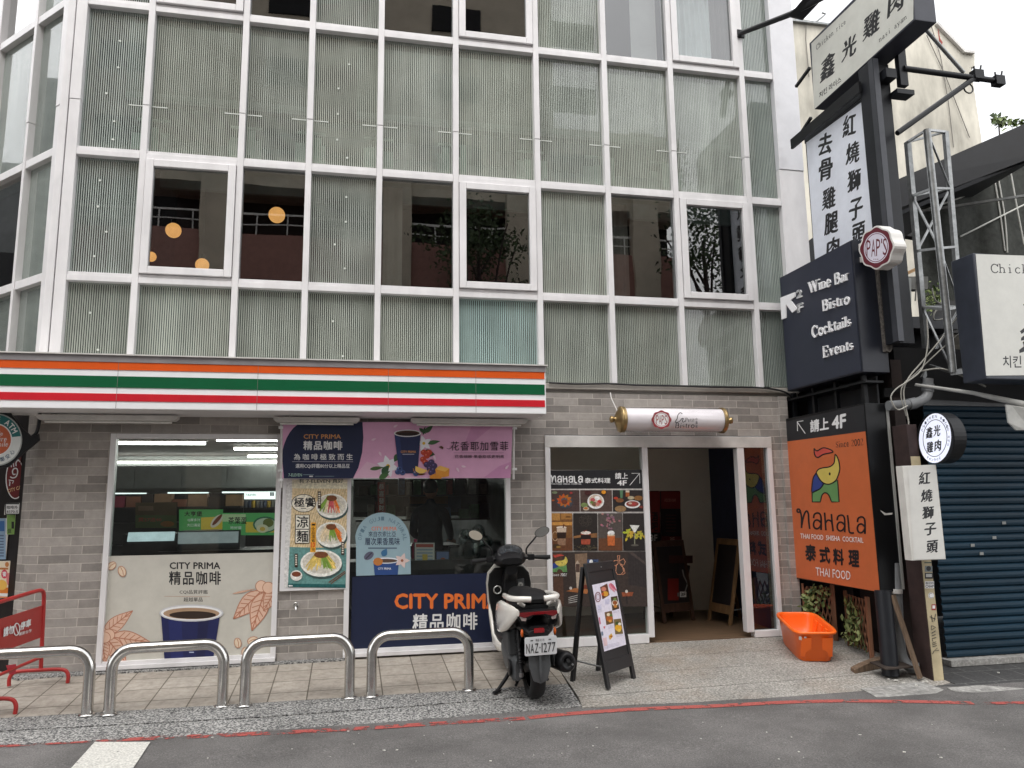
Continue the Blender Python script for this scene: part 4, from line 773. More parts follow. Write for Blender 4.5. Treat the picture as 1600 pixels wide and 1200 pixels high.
c.rect(30, 352, 105, 400, srgb(186, 136, 74)); c.rect(112, 352, 184, 392, srgb(170, 120, 64)); c.rect(32, 410, 186, 432, srgb(204, 146, 76)); c.ell(160, 376, 20, 5, srgb(110, 70, 36))
c.ring(72, 505, 18, 30, 5, srgb(190, 160, 130)); c.poly([(82, 445), (148, 445), (142, 565), (90, 565)], srgb(150, 116, 92)); c.poly([(84, 480), (146, 480), (144, 520), (87, 520)], srgb(46, 30, 24)); c.ell(115, 447, 34, 9, srgb(228, 214, 200)); c.poly([(84, 450), (146, 450), (146, 478), (84, 478)], srgb(206, 186, 168)); c.line([(125, 450), (132, 425)], 8, srgb(96, 44, 36)); c.ell(80, 570, 24, 14, srgb(70, 52, 34)); c.ell(95, 577, 15, 8, srgb(150, 116, 60))
for k in range(9): c.ring(275+28*cos(k*.7), 400+26*sin(k*.7), 16, 14, 3, srgb(78, 70, 64), 12)
c.poly([(193, 505), (245, 495), (245, 512), (196, 520)], srgb(150, 106, 66)); c.poly([(310, 488), (352, 484), (352, 514), (312, 514)], srgb(140, 98, 62)); c.poly([(243, 480), (311, 480), (306, 560), (247, 560)], srgb(168, 78, 56)); c.poly([(243, 495), (311, 495), (309, 525), (245, 525)], srgb(40, 24, 24)); c.ell(277, 482, 34, 11, srgb(226, 214, 206)); c.line([(262, 474), (285, 464)], 7, srgb(120, 60, 50))
for k in range(60): c.k -= .9; c.ell(random.uniform(200, 350), random.uniform(565, 600), 4, 3, srgb(90, 80, 60))
for k in range(26): c.k -= .9; c.ell(440+random.gauss(0, 26), 400+random.gauss(0, 30), 8, 7, srgb(random.randint(130, 176), random.randint(100, 130), 120))
c.line([(420, 480), (425, 450), (432, 405)], 3, srgb(60, 44, 40)); c.poly([(420, 495), (472, 495), (470, 568), (424, 568)], srgb(196, 104, 54)); c.ell(446, 484, 24, 17, W_); c.rect(424, 494, 470, 504, srgb(214, 190, 160))
for k in range(28): c.k -= .8; leaf(c, 603+random.uniform(-62, 62), 488+random.uniform(-22, 26), 28, 9, random.uniform(-60, 240), srgb(random.randint(170, 206), random.randint(160, 186), 60))
c.poly([(570, 430), (636, 432), (608, 478), (598, 478)], srgb(226, 226, 220)); c.line([(603, 478), (604, 560)], 6, srgb(140, 140, 120)); c.ell(604, 565, 26, 7, srgb(96, 92, 84))
bg3 = srgb(62, 52, 48); c.poly([(34, 612), (686, 607), (700, 975), (46, 975)], bg3); c.poly([(36, 620), (120, 616), (130, 975), (46, 975)], srgb(88, 64, 52))
c.poly([(560, 612), (686, 608), (694, 850), (560, 830)], srgb(52, 46, 46))
for k in range(7): c.line([(575+k*17, 614), (578+k*17, 830)], 2, srgb(38, 34, 34))
c.poly([(560, 612), (590, 612), (688, 690), (688, 705)], srgb(80, 70, 66))
c.poly([(203, 625), (285, 618), (285, 850), (215, 855)], srgb(134, 110, 90)); c.poly([(206, 690), (220, 665), (236, 690), (240, 855), (216, 855)], srgb(186, 168, 150)); c.rect(210, 690, 235, 745, srgb(84, 64, 56)); c.rect(285, 660, 360, 752, srgb(64, 84, 120)); c.rect(300, 670, 345, 740, srgb(40, 56, 92)); c.ell(312, 675, 12, 14, W_); c.rect(375, 680, 415, 735, srgb(120, 90, 66))
c.poly([(145, 872), (200, 852), (300, 858), (285, 890)], srgb(170, 108, 64)); c.line([(205, 890), (210, 945)], 7, INK); c.poly([(250, 832), (320, 826), (320, 850), (255, 856)], srgb(116, 52, 38)); c.poly([(515, 880), (595, 878), (585, 905), (522, 908)], srgb(150, 82, 54)); c.line([(550, 905), (552, 960)], 6, INK); c.ell(548, 874, 9, 11, srgb(220, 214, 206)); c.ell(175, 852, 9, 10, srgb(210, 206, 200))
for k in range(4): c.line([(160, 915+k*12), (235, 895+k*14)], 4, srgb(190, 188, 184))
elephant(c, lambda u, v: (48+u*112, 640+v*112), 0, srgb(30, 24, 26)); c.serif('Since 2002', (48, 752, 150, 772), W_, thick=.11, thin=.05)
hk = srgb(226, 160, 126)
for pts in ([(487, 634), (503, 634), (500, 660), (504, 690), (520, 700), (528, 740), (512, 760), (487, 760), (476, 740), (480, 700), (492, 688), (492, 660), (487, 634)], [(490, 665), (465, 668), (460, 690), (472, 704), (488, 690)], [(504, 668), (528, 655), (540, 675), (530, 698), (510, 690)], [(505, 695), (530, 720), (538, 752), (520, 762)]): c.line(pts, 3.5, hk)
c.build('window_film', e, P_pho)
# reversed sticker seen through the narrow side light is a reflection of the big sign, so nothing is stuck there
# ================================================================ inside the coffee shop (seen through the glass)
tube_em = M('lit_tube', (1, .98, .95), .4, emit=8, var=0)
for (x0, x1, y, lb) in ((175, 321, 692.3, 'lit ceiling tube nearest the window on the corner side of the shop'), (338.5, 700, 687, 'highest lit ceiling tube, running in behind the banner'), (366, 700, 701.3, 'middle lit ceiling tube of the three beside the banner'), (387.5, 760, 713, 'lowest lit ceiling tube of the three beside the banner'), (173, 760, 722.7, 'long continuous lit ceiling tube at the back of the shop')):  # unseen ends of the longer tubes added to light the second window's interior
    p = onZ(x0, y, 2.5); Yt = min(p.y, 8.45); a = onY(x0, y, Yt); b = onY(x1, y, Yt)
    t = thing('ceiling_lamp', lb, 'ceiling lamp', (a+b)/2, group='fluorescent ceiling lamps in the coffee shop'); mb = MB()
    mb.tube([a, (b.x, Yt, a.z)], .021, tube_em, 8); mb.build('tube', t); mb = MB(); mb.box((a.x-.02, Yt-.03, a.z+.026), (b.x+.02, Yt+.03, a.z+.055), dirtywhite); mb.build('housing', t)
def pbox(name, label, cat, px, Y, dep, mat, art=None, group=None, bev=.004):
    """a box whose front face stands at depth Y and spans the pixels px = (x0, y0, x1, y1)"""
    a = onY(px[0], (px[1]+px[3])/2, Y); b = onY(px[2], (px[1]+px[3])/2, Y); zt = onY((px[0]+px[2])/2, px[1], Y).z; zb = onY((px[0]+px[2])/2, px[3], Y).z
    t = thing(name, label, cat, ((a.x+b.x)/2, Y, zb), group=group)
    mb = MB(); mb.box((a.x, Y, zb), (b.x, Y+dep, zt), mat); mb.build('body', t, bevel=bev)
    if art:
        c = Canvas((0, Y, 0), (0, -1, 0), .003); art(c); c.build('printed_front', t, print_mat('promo_glow_print', .4, emit=.13) if name == 'promotion_board' and 'dim' not in label else None)  # glow added to brighten the boards; they face away from the tubes
    return t
cabm = M('cabinet_grey', srgb(140, 144, 142), .6, var=.08)
cw = thing('wall_cabinet', 'long grey wall cabinets above the menu light boxes at the back of the shop', 'cabinet', (-1, 8.2, 1.8)); mb = MB()
a, b = onY(60, 745, 8.2), onY(560, 745, 8.2); zt, zb = onY(300, 728, 8.2).z, onY(300, 763, 8.2).z; mb.box((a.x, 8.2, zb), (b.x, 8.6, zt), cabm); mb.build('cabinet_body', cw)
for k in range(7):
    mb = MB(); x0 = lerp(a.x, b.x, k/7)+.012; x1 = lerp(a.x, b.x, (k+1)/7)-.012; mb.box((x0, 8.18, zb+.02), (x1, 8.199, zt-.02), cabm); mb.build('door', cw)
lbm = M('light_box_case', srgb(180, 190, 190), .5)
def lb_art(x0, y0, x1, y1, full=False):
    def f(c):
        c.rect(x0, y0, x1, y1, srgb(206, 218, 216)); c.text('7-ELEVEN', ((x0+x1)/2-8, y0+3.6, (x0+x1)/2+8, y0+6.8), srgb(40, 60, 50), .02)
        if full: c.rect(x1-15, y0+1, x1-9, y0+7, INK); c.rect(x1-12.3, y0+1, x1-11.7, y0+7, srgb(206, 218, 216))
    return f
for px, lb, fl in (((169, 770, 229, 782), 'menu light box at the corner end of the back counter', 0), ((262, 769, 326, 781), 'middle menu light box with a black gap beside it', 0), ((347, 768, 437, 780), 'widest menu light box, with a small black emblem', 1)):
    t = pbox('menu_light_box', lb+', over the back counter', 'light box', px, 8.0, .15, lbm, None, 'menu light boxes over the back counter'); c = Canvas((0, 8.0, 0), (0, -1, 0), .003); lb_art(*px, fl)(c); c.build('lit_face', t, print_mat('light_box_face', .4, emit=.9))
def sg1(c):
    Z(c, 160, 680, 5.517); c.rect(662, 640, 1040, 825, srgb(84, 170, 96)); c.poly([(850, 710), (1040, 700), (1040, 825), (850, 815)], srgb(222, 196, 74)); c.text('大亨堡', (706, 655, 862, 700), INK, .03); c.text('Q厚多汁', (735, 718, 845, 744), W_, .01); c.text('大口滿足', (730, 762, 845, 788), W_, .01)
    c.ell(985, 740, 70, 34, srgb(220, 214, 200), rot=-48); c.ell(990, 730, 62, 16, srgb(120, 60, 40), rot=-48)
def sg2(c):
    Z(c, 160, 680, 5.517); c.rect(1035, 670, 1555, 862, srgb(96, 184, 108)); c.rect(1035, 680, 1235, 745, srgb(190, 220, 170)); c.rect(1235, 748, 1555, 838, srgb(222, 200, 80)); c.text('茶葉蛋', (1085, 705, 1245, 768), INK, .015); c.text('吃好蛋', (1105, 785, 1200, 810), W_, .01)
    c.ell(1405, 770, 108, 70, srgb(60, 120, 90)); c.ell(1405, 772, 92, 58, srgb(200, 216, 190)); c.ell(1430, 755, 46, 38, srgb(110, 120, 60)); c.ell(1380, 805, 52, 36, srgb(226, 226, 190)); c.ell(1380, 808, 24, 18, srgb(220, 190, 90))
def sg3(c):
    Z(c, 160, 680, 5.517); c.rect(285, 580, 640, 800, srgb(96, 84, 62)); c.rect(285, 690, 640, 800, srgb(84, 104, 62)); c.rect(310, 610, 440, 650, srgb(130, 110, 90)); c.text('買27送40', (310, 710, 510, 745), srgb(170, 76, 60), .02); c.ell(560, 765, 60, 25, srgb(150, 104, 50))
pbox('promotion_board', 'green and yellow hot dog promotion board hanging in the shop', 'sign', (280, 796, 348.5, 829.5), 4.0, .02, black, sg1, 'promotion boards over the hot food counter')
pbox('promotion_board', 'green tea egg promotion board hanging nearest the banner', 'sign', (347.6, 801.5, 441.8, 836.2), 3.4, .02, black, sg2, 'promotion boards over the hot food counter')
pbox('promotion_board', 'dim brown and olive promotion board behind the hot food counter', 'sign', (211.7, 785, 276, 825), 5.0, .02, black, sg3, 'promotion boards over the hot food counter')
dk = M('appliance_dark', srgb(46, 46, 48), .35, var=.2)
pbox('food_warmer', 'dark hot food cabinet with a bright glass lid on the shop counter', 'food warmer', (190, 834, 276, 900), 3.2, .7, dk)
t = pbox('display_case', 'pale glass display case behind the middle of the coffee cup window', 'display case', (276, 829, 374, 900), 3.3, .6, M('case_grey', srgb(96, 100, 104), .3))
mb = MB(); a, b = onY(199, 838, 3.15), onY(272, 845, 3.15); mb.prism([(a.x, 3.15, b.z), (b.x, 3.15, b.z), (b.x, 3.19, a.z+.03), (a.x, 3.19, a.z+.03)], (0, 0, .02), M('lit_lid', srgb(170, 190, 194), .2, emit=.5))
a, b = onY(278, 832, 3.25), onY(372, 848, 3.25); mb.box((a.x, 3.24, b.z), (b.x, 3.255, a.z), M('frosted_panel', srgb(150, 162, 164), .3, emit=.25)); mb.build('glass_lid', t)
ct = thing('shop_counter', 'long service counter running behind the coffee cup window', 'counter', (-1, 3.0, .03)); mb = MB(); mb.box((-2.4, 3.1, .03), (1.5, 3.9, .9), M('counter_front', srgb(110, 114, 114), .5)); mb.box((-2.45, 3.05, .905), (1.55, 3.95, .94), dk); mb.build('counter_body', ct)
# shelf goods: boxes and cans
random.seed(11)
sh = thing('goods_shelf', 'dark shelf unit stacked with cartons behind the hot food counter', 'shelf', (-1.6, 5.6, .03)); mb = MB()
a, b = onY(165, 800, 5.6), onY(375, 800, 5.6)
for z in (.4, .9, 1.25, 1.5): mb.box((a.x, 5.6, z), (b.x, 6.0, z+.03), dk)
mb.box((a.x, 6.0, .03), (b.x, 6.04, 1.75), dk); mb.build('shelf_frame', sh)
x = a.x+.05
cc = [srgb(150, 120, 92), srgb(170, 140, 104), srgb(196, 172, 60), srgb(60, 52, 48), srgb(140, 92, 70), srgb(70, 140, 150), srgb(150, 60, 80)]
nb = 0
while x < b.x-.2 and nb < 14:
    w, h = random.uniform(.12, .34), random.uniform(.1, .24); col = random.choice(cc); o = MB().box((x, 5.62, 1.531), (x+w, 5.85, 1.531+h), M('carton_%d' % cc.index(col), col, .7)).build('carton'); setp(o, 'small carton standing on the shelf behind the hot food counter', 'carton', 'cartons on the goods shelf'); x += w+.02; nb += 1
for k in range(9):
    p = onY(384+k*6, 793, 6.4); col = [srgb(90, 96, 104), srgb(60, 70, 90), srgb(190, 160, 60), srgb(110, 110, 100)][k % 4]
    o = MB().tube([p, p+V((0, 0, .1)), p+V((0, 0, .12))], [.04, .04, .025], M('can_%d' % (k % 4), col, .35, .4)).build('drink_can'); setp(o, 'drink can in the row on the back shelf beside the light box', 'can', 'drink cans on the back shelf')
a, b = onY(381, 793, 6.35), onY(440, 793, 6.35); o = MB().box((a.x-.05, 6.32, a.z-.03), (b.x+.1, 6.5, a.z-.002), dk).box((a.x-.05, 6.48, .03), (b.x+.1, 6.5, a.z-.031), dk).build('can_shelf'); setp(o, 'narrow dark shelf carrying a row of drink cans', 'shelf')
# behind the second window
bar_ = thing('coffee_counter', 'dark counter with cups and bags behind the navy window film', 'counter', (.8, .5, .03)); mb = MB(); mb.box((-.0, .42, .03), (1.62, .9, .92), dk); mb.build('counter_body', bar_)
def put(name, label, cat, mbs, group=None):
    o = mbs.build(name); return setp(o, label, cat, group)
zc = .922
p = onY(816, 850, .6); mb = MB()
for k in range(11): mb.tube([(p.x, .6, zc+k*.034), (p.x, .6, zc+k*.034+.026), (p.x, .6, zc+k*.034+.0265), (p.x, .6, zc+k*.034+.033)], [.042, .044, .048, .048], M('paper_cup', srgb(206, 212, 212), .6), 14)
put('cup_stack', 'tall stack of white paper cups by the window edge', 'cup stack', mb)
mb = MB(); random.seed(5)
for k in range(14): q = V((random.uniform(1.22, 1.5), random.uniform(.5, .75), zc+.07+random.uniform(0, .22))); mb.ball(q, (random.uniform(.05, .09), .06, random.uniform(.05, .09)), glass_mat('plastic_bag', (.72, .8, .8), 2.5, .25), 9, 6)
put('plastic_bag', 'crumpled clear plastic bag of cups behind the scooter mirrors', 'bag', mb)
def card(px, y, d, name, label, cat, art, m=dk): return pbox(name, label, cat, px, y, d, m, art)
def menu(c):
    c.rect(648, 848, 679, 893, srgb(214, 212, 208)); c.rect(650, 850, 677, 855, srgb(190, 90, 80)); c.rect(650, 884, 677, 890, srgb(170, 70, 60))
    for k in range(5): c.rect(651, 858+k*5, 676, 860+k*5, srgb(150, 170, 190))
    c.rect(660, 866, 668, 882, srgb(220, 190, 90))
card((647, 847, 680, 894), .45, .015, 'counter_card', 'white and red price card standing on the coffee counter', 'card', menu)
def blu(c): c.rect(682, 862, 701, 894, srgb(120, 140, 186)); c.ell(692, 880, 6, 9, srgb(190, 110, 70)); c.rect(683, 886, 700, 893, srgb(200, 206, 210))
card((681, 861, 702, 895), .5, .08, 'carton', 'pale blue carton beside the price card on the coffee counter', 'carton', blu)
mb = MB(); p = onY(649, 841, .7); mb.tube([(p.x, .7, zc), (p.x, .7, zc+.15), (p.x, .7, zc+.18), (p.x, .7, zc+.21)], [.04, .04, .018, .018], M('pink_bottle', srgb(206, 60, 110), .3), 12); put('bottle', 'pink bottle behind the price card on the coffee counter', 'bottle', mb)
def redb(c):
    c.rect(590, 753, 602, 801, srgb(150, 34, 40))
    for k, ch in enumerate('恭喜發財'): c.text(ch, (592, 756+k*11, 600, 765+k*11), W_, .01)
card((589, 752, 603, 802), 1.6, .02, 'hanging_banner', 'narrow red hanging banner with white writing inside the coffee window', 'banner', redb)
def wallart(c):
    for k, (x0, y0, x1, y1, col) in enumerate(((553, 752, 585, 800, srgb(170, 174, 174)), (606, 756, 630, 800, srgb(130, 126, 120)), (700, 770, 720, 800, srgb(70, 84, 110)), (725, 755, 745, 775, srgb(140, 136, 130)), (640, 775, 700, 787, srgb(150, 100, 50)), (760, 765, 800, 800, srgb(60, 66, 64)))): c.rect(x0, y0, x1, y1, col)
card((552, 748, 806, 806), 2.6, .05, 'notice_wall', 'dim inside wall of notices behind the coffee counter', 'notice board', wallart)
random.seed(61); gs = thing('goods_shelf', 'dark wall shelf of small packs behind the person at the coffee counter', 'shelf', (.9, 2.4, .9)); mb = MB(); sa, sb_ = X0(556, 800, 2.35), X0(806, 800, 2.35)
for z_ in (1.30, 1.62, 1.95): mb.box((sa, 2.3, z_), (sb_, 2.58, z_+.02), dk)
mb.build('shelf_board', gs); mb = MB()
pcol = [srgb(150, 60, 56), srgb(70, 110, 150), srgb(190, 184, 176), srgb(90, 130, 96), srgb(200, 150, 70), srgb(110, 100, 92), srgb(60, 62, 70)]
for z_ in (1.32, 1.64):
    x = sa+.03
    while x < sb_-.14:
        w = random.uniform(.06, .14); h = random.uniform(.1, .24)
        if random.random() < .8: ci = random.randrange(7); o = MB().box((x, 2.32, z_+.001), (x+w, 2.48, z_+h), M('pack_%d' % ci, pcol[ci], .5, var=.3, scale=25)).build('product_pack', bevel=.004); setp(o, 'small product pack on the wall shelf behind the coffee counter', 'pack', 'product packs on the wall shelf')
        x += w+random.uniform(.01, .05)
mb = MB()
for k in range(4): x = X0(700+k*22, 800, .8); mb.box((x, .62, zc), (x+.09, .8, zc+.12+.05*(k % 2)), M('machine_grey', srgb(96, 100, 104), .3, .3))
put('coffee_machine', 'low grey coffee machine parts lined up on the coffee counter', 'coffee machine', mb)
mb = MB()
for x, h in ((.26, .22), (.36, .3), (.45, .2)): mb.tube([(x, .7, zc), (x, .7, zc+h*.75), (x, .7, zc+h)], [.035, .035, .015], M('blue_pack', srgb(70, 120, 170), .4), 10)
put('bottle_group', 'blue and clear bottles behind the arched window sticker', 'bottles', mb)
# hall posters and folded boards
pf = M('poster_back', srgb(60, 26, 28), .6)
def hp1(c): c.rect(1033, 768, 1063, 848, srgb(34, 22, 26)); c.rect(1033, 768, 1063, 795, srgb(134, 36, 36)); c.text('HIDDEN BAR', (1038, 779, 1056, 784), srgb(190, 130, 120), .01); [c.rect(1040, 804+k*5, 1056, 806+k*5, srgb(80, 40, 40)) for k in range(6)]; c.rect(1033, 838, 1063, 848, srgb(110, 30, 32)); c.text('3F', (1046, 839.5, 1054, 846.5), srgb(190, 150, 140), .02)
def hp2(c): c.rect(1008, 768, 1031, 848, srgb(140, 36, 34)); c.rect(1008, 832, 1031, 848, INK); c.text('3F', (1016, 835, 1027, 846), W_, .03); c.text('酒', (1018, 800, 1028, 815), INK, .02); c.text('吧', (1018, 816, 1028, 830), INK, .02)
pbox('wall_poster', 'dark poster with a red head on the beige hall wall', 'poster', (1032, 767, 1064, 849), hY-.012, .01, pf, hp1, 'posters on the hall wall')
pbox('wall_poster', 'red poster with black writing partly hidden by the door post', 'poster', (1006, 767, 1031.5, 849), hY-.012, .01, pf, hp2, 'posters on the hall wall')
# ================================================================ SIGNS AND CLUTTER ON THE SIDE STREET
XN = V((-1, 0, 0))
def sign_box(name, label, cat, X, ya, yb, z0, z1, th, mat, edge=.012, facecol=None, zl=0.0, group=None):
    """box sign standing out from the facade: face towards -x, from y=ya (wall) to y=yb (street)"""
    t = thing(name, label, cat, (X+th/2, (ya+yb)/2, z0), group=group); mb = MB()
    mb.prism([(X, ya, z0+zl), (X, yb, z0), (X, yb, z1), (X, ya, z1+zl)], (th, 0, 0), mat); mb.build('case', t, bevel=.006)
    return t
# --- orange Thai restaurant sign
t = sign_box('projecting_sign', 'big orange projecting sign with an elephant above the orange tub', 'sign', 4.9, -.0, -1.44, .64, 2.43, .26, M('sign_case_black', srgb(18, 19, 21), .35, var=.15, spec=.3))
c = Canvas((4.9, -.7, 1), XN, .002); orange = srgb(202, 106, 62)
c.poly([(1227.5, 659), (1350, 632), (1352.5, 674), (1229.5, 690)], srgb(34, 36, 40)); c.poly([(1229.5, 690), (1352.5, 674), (1375, 925), (1243.5, 902)], orange)
Z(c, 1230, 640, 4.137)
c.line([(118, 155), (66, 80)], 4.5, W_); c.line([(68, 138), (66, 78), (106, 72)], 4.5, W_)
c.text('請上', [(148, 68), (270, 46), (270, 130), (150, 150)], W_, .03); c.text('4F', [(288, 44), (382, 22), (382, 118), (290, 128)], W_, .035)
c.serif('Since 2002', [(314, 208), (492, 184), (494, 232), (318, 248)], INK, thick=.11, thin=.045)
elephant(c, lambda u, v: (156+u*195, 290+v*330), 8, srgb(28, 24, 26))
nahala(c, 66, 636, 510, 770, INK, 11, .09)
c.text('THAI FOOD  SHISHA  COCKTAIL', [(88, 800), (495, 828), (496, 862), (88, 832)], W_, .008)
for ch, x, y in (('泰', 153, 925), ('式', 245, 940), ('料', 333, 952), ('理', 433, 962)): c.text(ch, [(x-36, y-58), (x+36, y-52), (x+37, y+58), (x-33, y+52)], INK, .04)
c.text('THAI FOOD', [(186, 1018), (412, 1045), (412, 1102), (190, 1072)], W_, .0)
c.build('sign_face', t)
mb = MB(); a = onY(1389, 640, -1.445); mb.box((5.13, -1.452, .66), (5.155, -1.441, 2.42), M('edge_strip', srgb(160, 160, 156), .4)); p = onY(1341, 790, -1.446)
p = onY(1380, 800, -1.4465); mb.add([onY(1375, 797, -1.447), onY(1384, 802, -1.447), onY(1395, 801, -1.447), onY(1394, 804, -1.447), onY(1382, 805, -1.447)], [(0, 1, 2, 3, 4)], dirtywhite); mb.build('edge_trim', t)
# --- dark wine bar sign with raised letters
t = sign_box('projecting_sign', 'dark projecting sign with raised white serif letters and an arrow', 'sign', 4.9, -.12, -1.46, 2.735, 4.085, .30, M('sign_case_navy', srgb(33, 36, 46), .4, var=.12))
mb = MB(); mb.box((4.893, -1.44, 2.75), (4.8995, -.14, 4.07), M('sign_face_navy', srgb(44, 48, 62), .45, var=.08)); mb.build('face_panel', t)
letm = M('raised_letters_white', srgb(246, 246, 248), .35, var=.05)
def raised(polys, parent, name='lettering', d=.014, zm=None):
    mb = MB()
    for i, q in enumerate(polys):
        pts = [onX(zm[0]+x/zm[2], zm[1]+y/zm[2], 4.893) for x, y in q]; mb.prism(pts, (-(d+(i % 7)*.0005), 0, 0), letm)
    return mb.build(name, parent)
z5 = (1200, 250, 3.0); fm = Canvas((0, 0, 0), XN)
for s, q in (('Wine Bar', [(190, 572), (380, 510), (382, 566), (198, 630)]), ('Bistro', [(257, 656), (385, 622), (387, 676), (262, 712)]), ('Cocktails', [(207, 778), (390, 726), (393, 780), (212, 838)]), ('Events', [(260, 874), (400, 840), (404, 890), (264, 930)])):
    f = fm.quadmap(q); raised([[f(*p) for p in pl] for pl in serif(s, thick=.135, thin=.055, ser=.05)], t, zm=z5)
raised([[(62, 646), (130, 620), (131, 640), (110, 657), (141, 698), (118, 716), (88, 676), (88, 740), (68, 748)]], t, 'arrow', zm=z5)
for s, q in (('2', [(136, 612), (162, 604), (163, 642), (137, 650)]), ('F', [(140, 676), (168, 668), (168, 708), (142, 718)])):
    vs, fs = txt(s, .03); f = fm.quadmap(q); mb = MB(); pts = [onX(1200+f(u, v)[0]/3, 250+f(u, v)[1]/3, 4.893) for u, v, l in vs]
    mb.add([p+V((-.015, 0, 0)) for p in pts], fs, letm)
    for fc in fs: mb.prism([pts[k] for k in fc], (-.0145, 0, 0), letm)
    mb.build('lettering', t)
# frame under the dark sign, over the orange one
fr = thing('sign_support_frame', 'black steel frame between the dark sign and the orange sign', 'support frame', (5.0, -.7, 2.43)); mb = MB()
for y in (-.05, -.45, -.85, -1.3): mb.box((5.0, y-.02, 2.435), (5.04, y+.02, 2.73), black)
mb.box((4.95, -1.42, 2.64), (5.15, -.02, 2.66), black); mb.box((5.16, -1.3, 2.44), (5.18, -.1, 2.73), darkgrey); mb.build('frame_bars', fr)
# --- tall white sign
XW = 5.2; pa, pb2 = onX(1258, 220, XW), onX(1357.5, 149, XW); ya, yb = pa.y, pb2.y; zt = (pa.z+pb2.z)/2+.0
t = sign_box('projecting_sign', 'tall white projecting sign with two columns of brushed black characters', 'sign', XW, ya, yb, 3.4, zt, .12, M('sign_case_dark', srgb(40, 42, 46), .4))
c = Canvas((XW, 0, 0), XN, .002); c.poly([(1260, 223), (1356, 152.5), (1382, 500), (1282, 520)], srgb(232, 236, 246))
for ch, x, y in (('紅', 1327.5, 197), ('燒', 1332.5, 240), ('獅', 1335.5, 283), ('子', 1338, 328), ('頭', 1342, 366), ('去', 1290, 226), ('骨', 1291, 266), ('雞', 1295.5, 311), ('腿', 1299, 350), ('肉', 1302, 389)):
    c.text(ch, [(x-12, y-14), (x+10, y-22), (x+12, y+12), (x-11, y+19)], INK, .026, .12, brush=True)
c.build('sign_face', t)
# --- top chicken rice sign
XC = 5.2; A, B_ = onX(1266, 66, XC), onX(1270.7, 172.5, XC); Cc = onX(1430, 31, XC); xr_ = onY(1464, 37, Cc.y).x; yl = (A.y+B_.y)/2; ztop = A.z
t = thing('projecting_sign', 'white and black chicken rice box sign, highest of the projecting signs', 'sign', (XC+.15, (yl+Cc.y)/2, B_.z)); mb = MB()
mb.prism([(XC, yl, B_.z), (XC, Cc.y, Cc.z), (XC, Cc.y, ztop), (XC, yl, ztop)], (xr_-XC, 0, 0), M('sign_case_slate', srgb(58, 60, 70), .4, var=.12)); mb.build('case', t, bevel=.008)
c = Canvas((XC, 0, 0), XN, .003); c.poly([(1268, 68), (1428, -86), (1427.5, 30), (1272.5, 171)], srgb(214, 214, 206)); Z(c, 1200, 0, 4.0)
for ch, x, y, w, h in (('鑫', 374, 415, 96, 150), ('光', 508, 298, 96, 130), ('雞', 648, 152, 112, 150), ('肉', 800, 12, 110, 140)):
    w /= 2; h /= 2; c.text(ch, [(x-w, y-h+w*.7), (x+w, y-h-w*.7), (x+w, y+h-w*.7), (x-w, y+h+w*.7)], INK, .026, .1, brush=True)
c.serif('Chicken rice', [(302, 282), (484, 116), (487, 148), (304, 316)], INK, thick=.085, thin=.075, ser=.06, mono=.56); c.serif('nasi ayam', [(694, 236), (866, 86), (870, 126), (696, 276)], INK, thick=.085, thin=.075, ser=.06, mono=.56)
c.text('치킨 라이스', [(320, 580), (458, 474), (460, 512), (322, 616)], INK, .02)
c.build('sign_face', t)
# brackets, black steel post and bars that carry the projecting signs
sp = thing('sign_post', 'black steel column carrying the white and the chicken rice signs', 'sign post', (5.35, -1.7, 2.4)); mb = MB()
pA, pB = onY(1376, 300, -1.62), onY(1407, 300, -1.62); mb.box((pA.x, -1.62, 3.0), (pB.x, -1.45, 5.95), darkgrey); mb.box((pA.x-.02, -1.70, 3.0), (pA.x+.05, -1.625, 5.95), M('steel_channel_dark', srgb(66, 68, 74), .4, .2)); mb.build('column', sp, bevel=.004)
mb = MB(); q = (ztop+zt)/2
mb.bar((5.3, -.3, zt+.08), (5.3, -1.75, zt+.10), .12, .10, darkgrey); mb.bar((5.12, -.22, zt+.05), (5.12, -1.5, zt+.07), .03, .12, black); mb.build('cross_beam', sp)
mb = MB(); v0 = onY(1404, 60, -1.7); mb.box((v0.x-.04, -1.72, zt+.0), (v0.x+.05, -1.66, 6.6), darkgrey); mb.build('hanger', sp); MB().box((v0.x-.1, -1.73, zt-.1), (v0.x+.1, -1.60, zt-.05), darkgrey).build('hanger_plate', sp); MB().bar((5.25, -.45, B_.z-.02), (5.25, -.2, B_.z-.12), .03, .03, black).build('wall_tie', sp); MB().bar((5.25, -.5, A.z-.25), (5.25, -.2, A.z-.32), .03, .03, black).build('wall_tie', sp)
br_ = thing('cable_bracket', 'black triangular steel arm reaching out towards the open sky', 'bracket', onY(1410, 160, -1.7)); mb = MB()
Yb = -1.72
MB().tube([onY(1412, 107, Yb), onY(1562, 127, Yb)], .03, black, 8).build('arm_bar', br_); MB().tube([onY(1402, 208, Yb), onY(1528, 118, Yb)], .028, black, 8).build('strut', br_); MB().tube([onY(1448, 48, Yb), onY(1506, 114, Yb)], .02, steel, 8).build('strut', br_)
for x, y in ((1527, 118), (1560, 127)):
    mb = MB(); p = onY(x, y, Yb); mb.box(p-V((.06, .04, .05)), p+V((.05, .04, .05)), black); mb.tube([p+V((.04, 0, .05)), p+V((.06, 0, .12))], .01, black, 6); mb.tube([p+V((-.03, 0, .05)), p+V((-.03, 0, .1))], .01, black, 6); mb.build('clamp', br_)
mb = MB(); p = onY(1513, 138, Yb); mb.tube([p+V((.055*cos(k*pi/6), 0, .055*sin(k*pi/6))) for k in range(13)], .008, black, 6, cap=False); mb.build('eye_ring', br_)
pl = thing('flag_pole', 'black angled pole fixed to the top edge of the glass facade', 'pole', onY(1160, 51, -.06)); mb = MB()
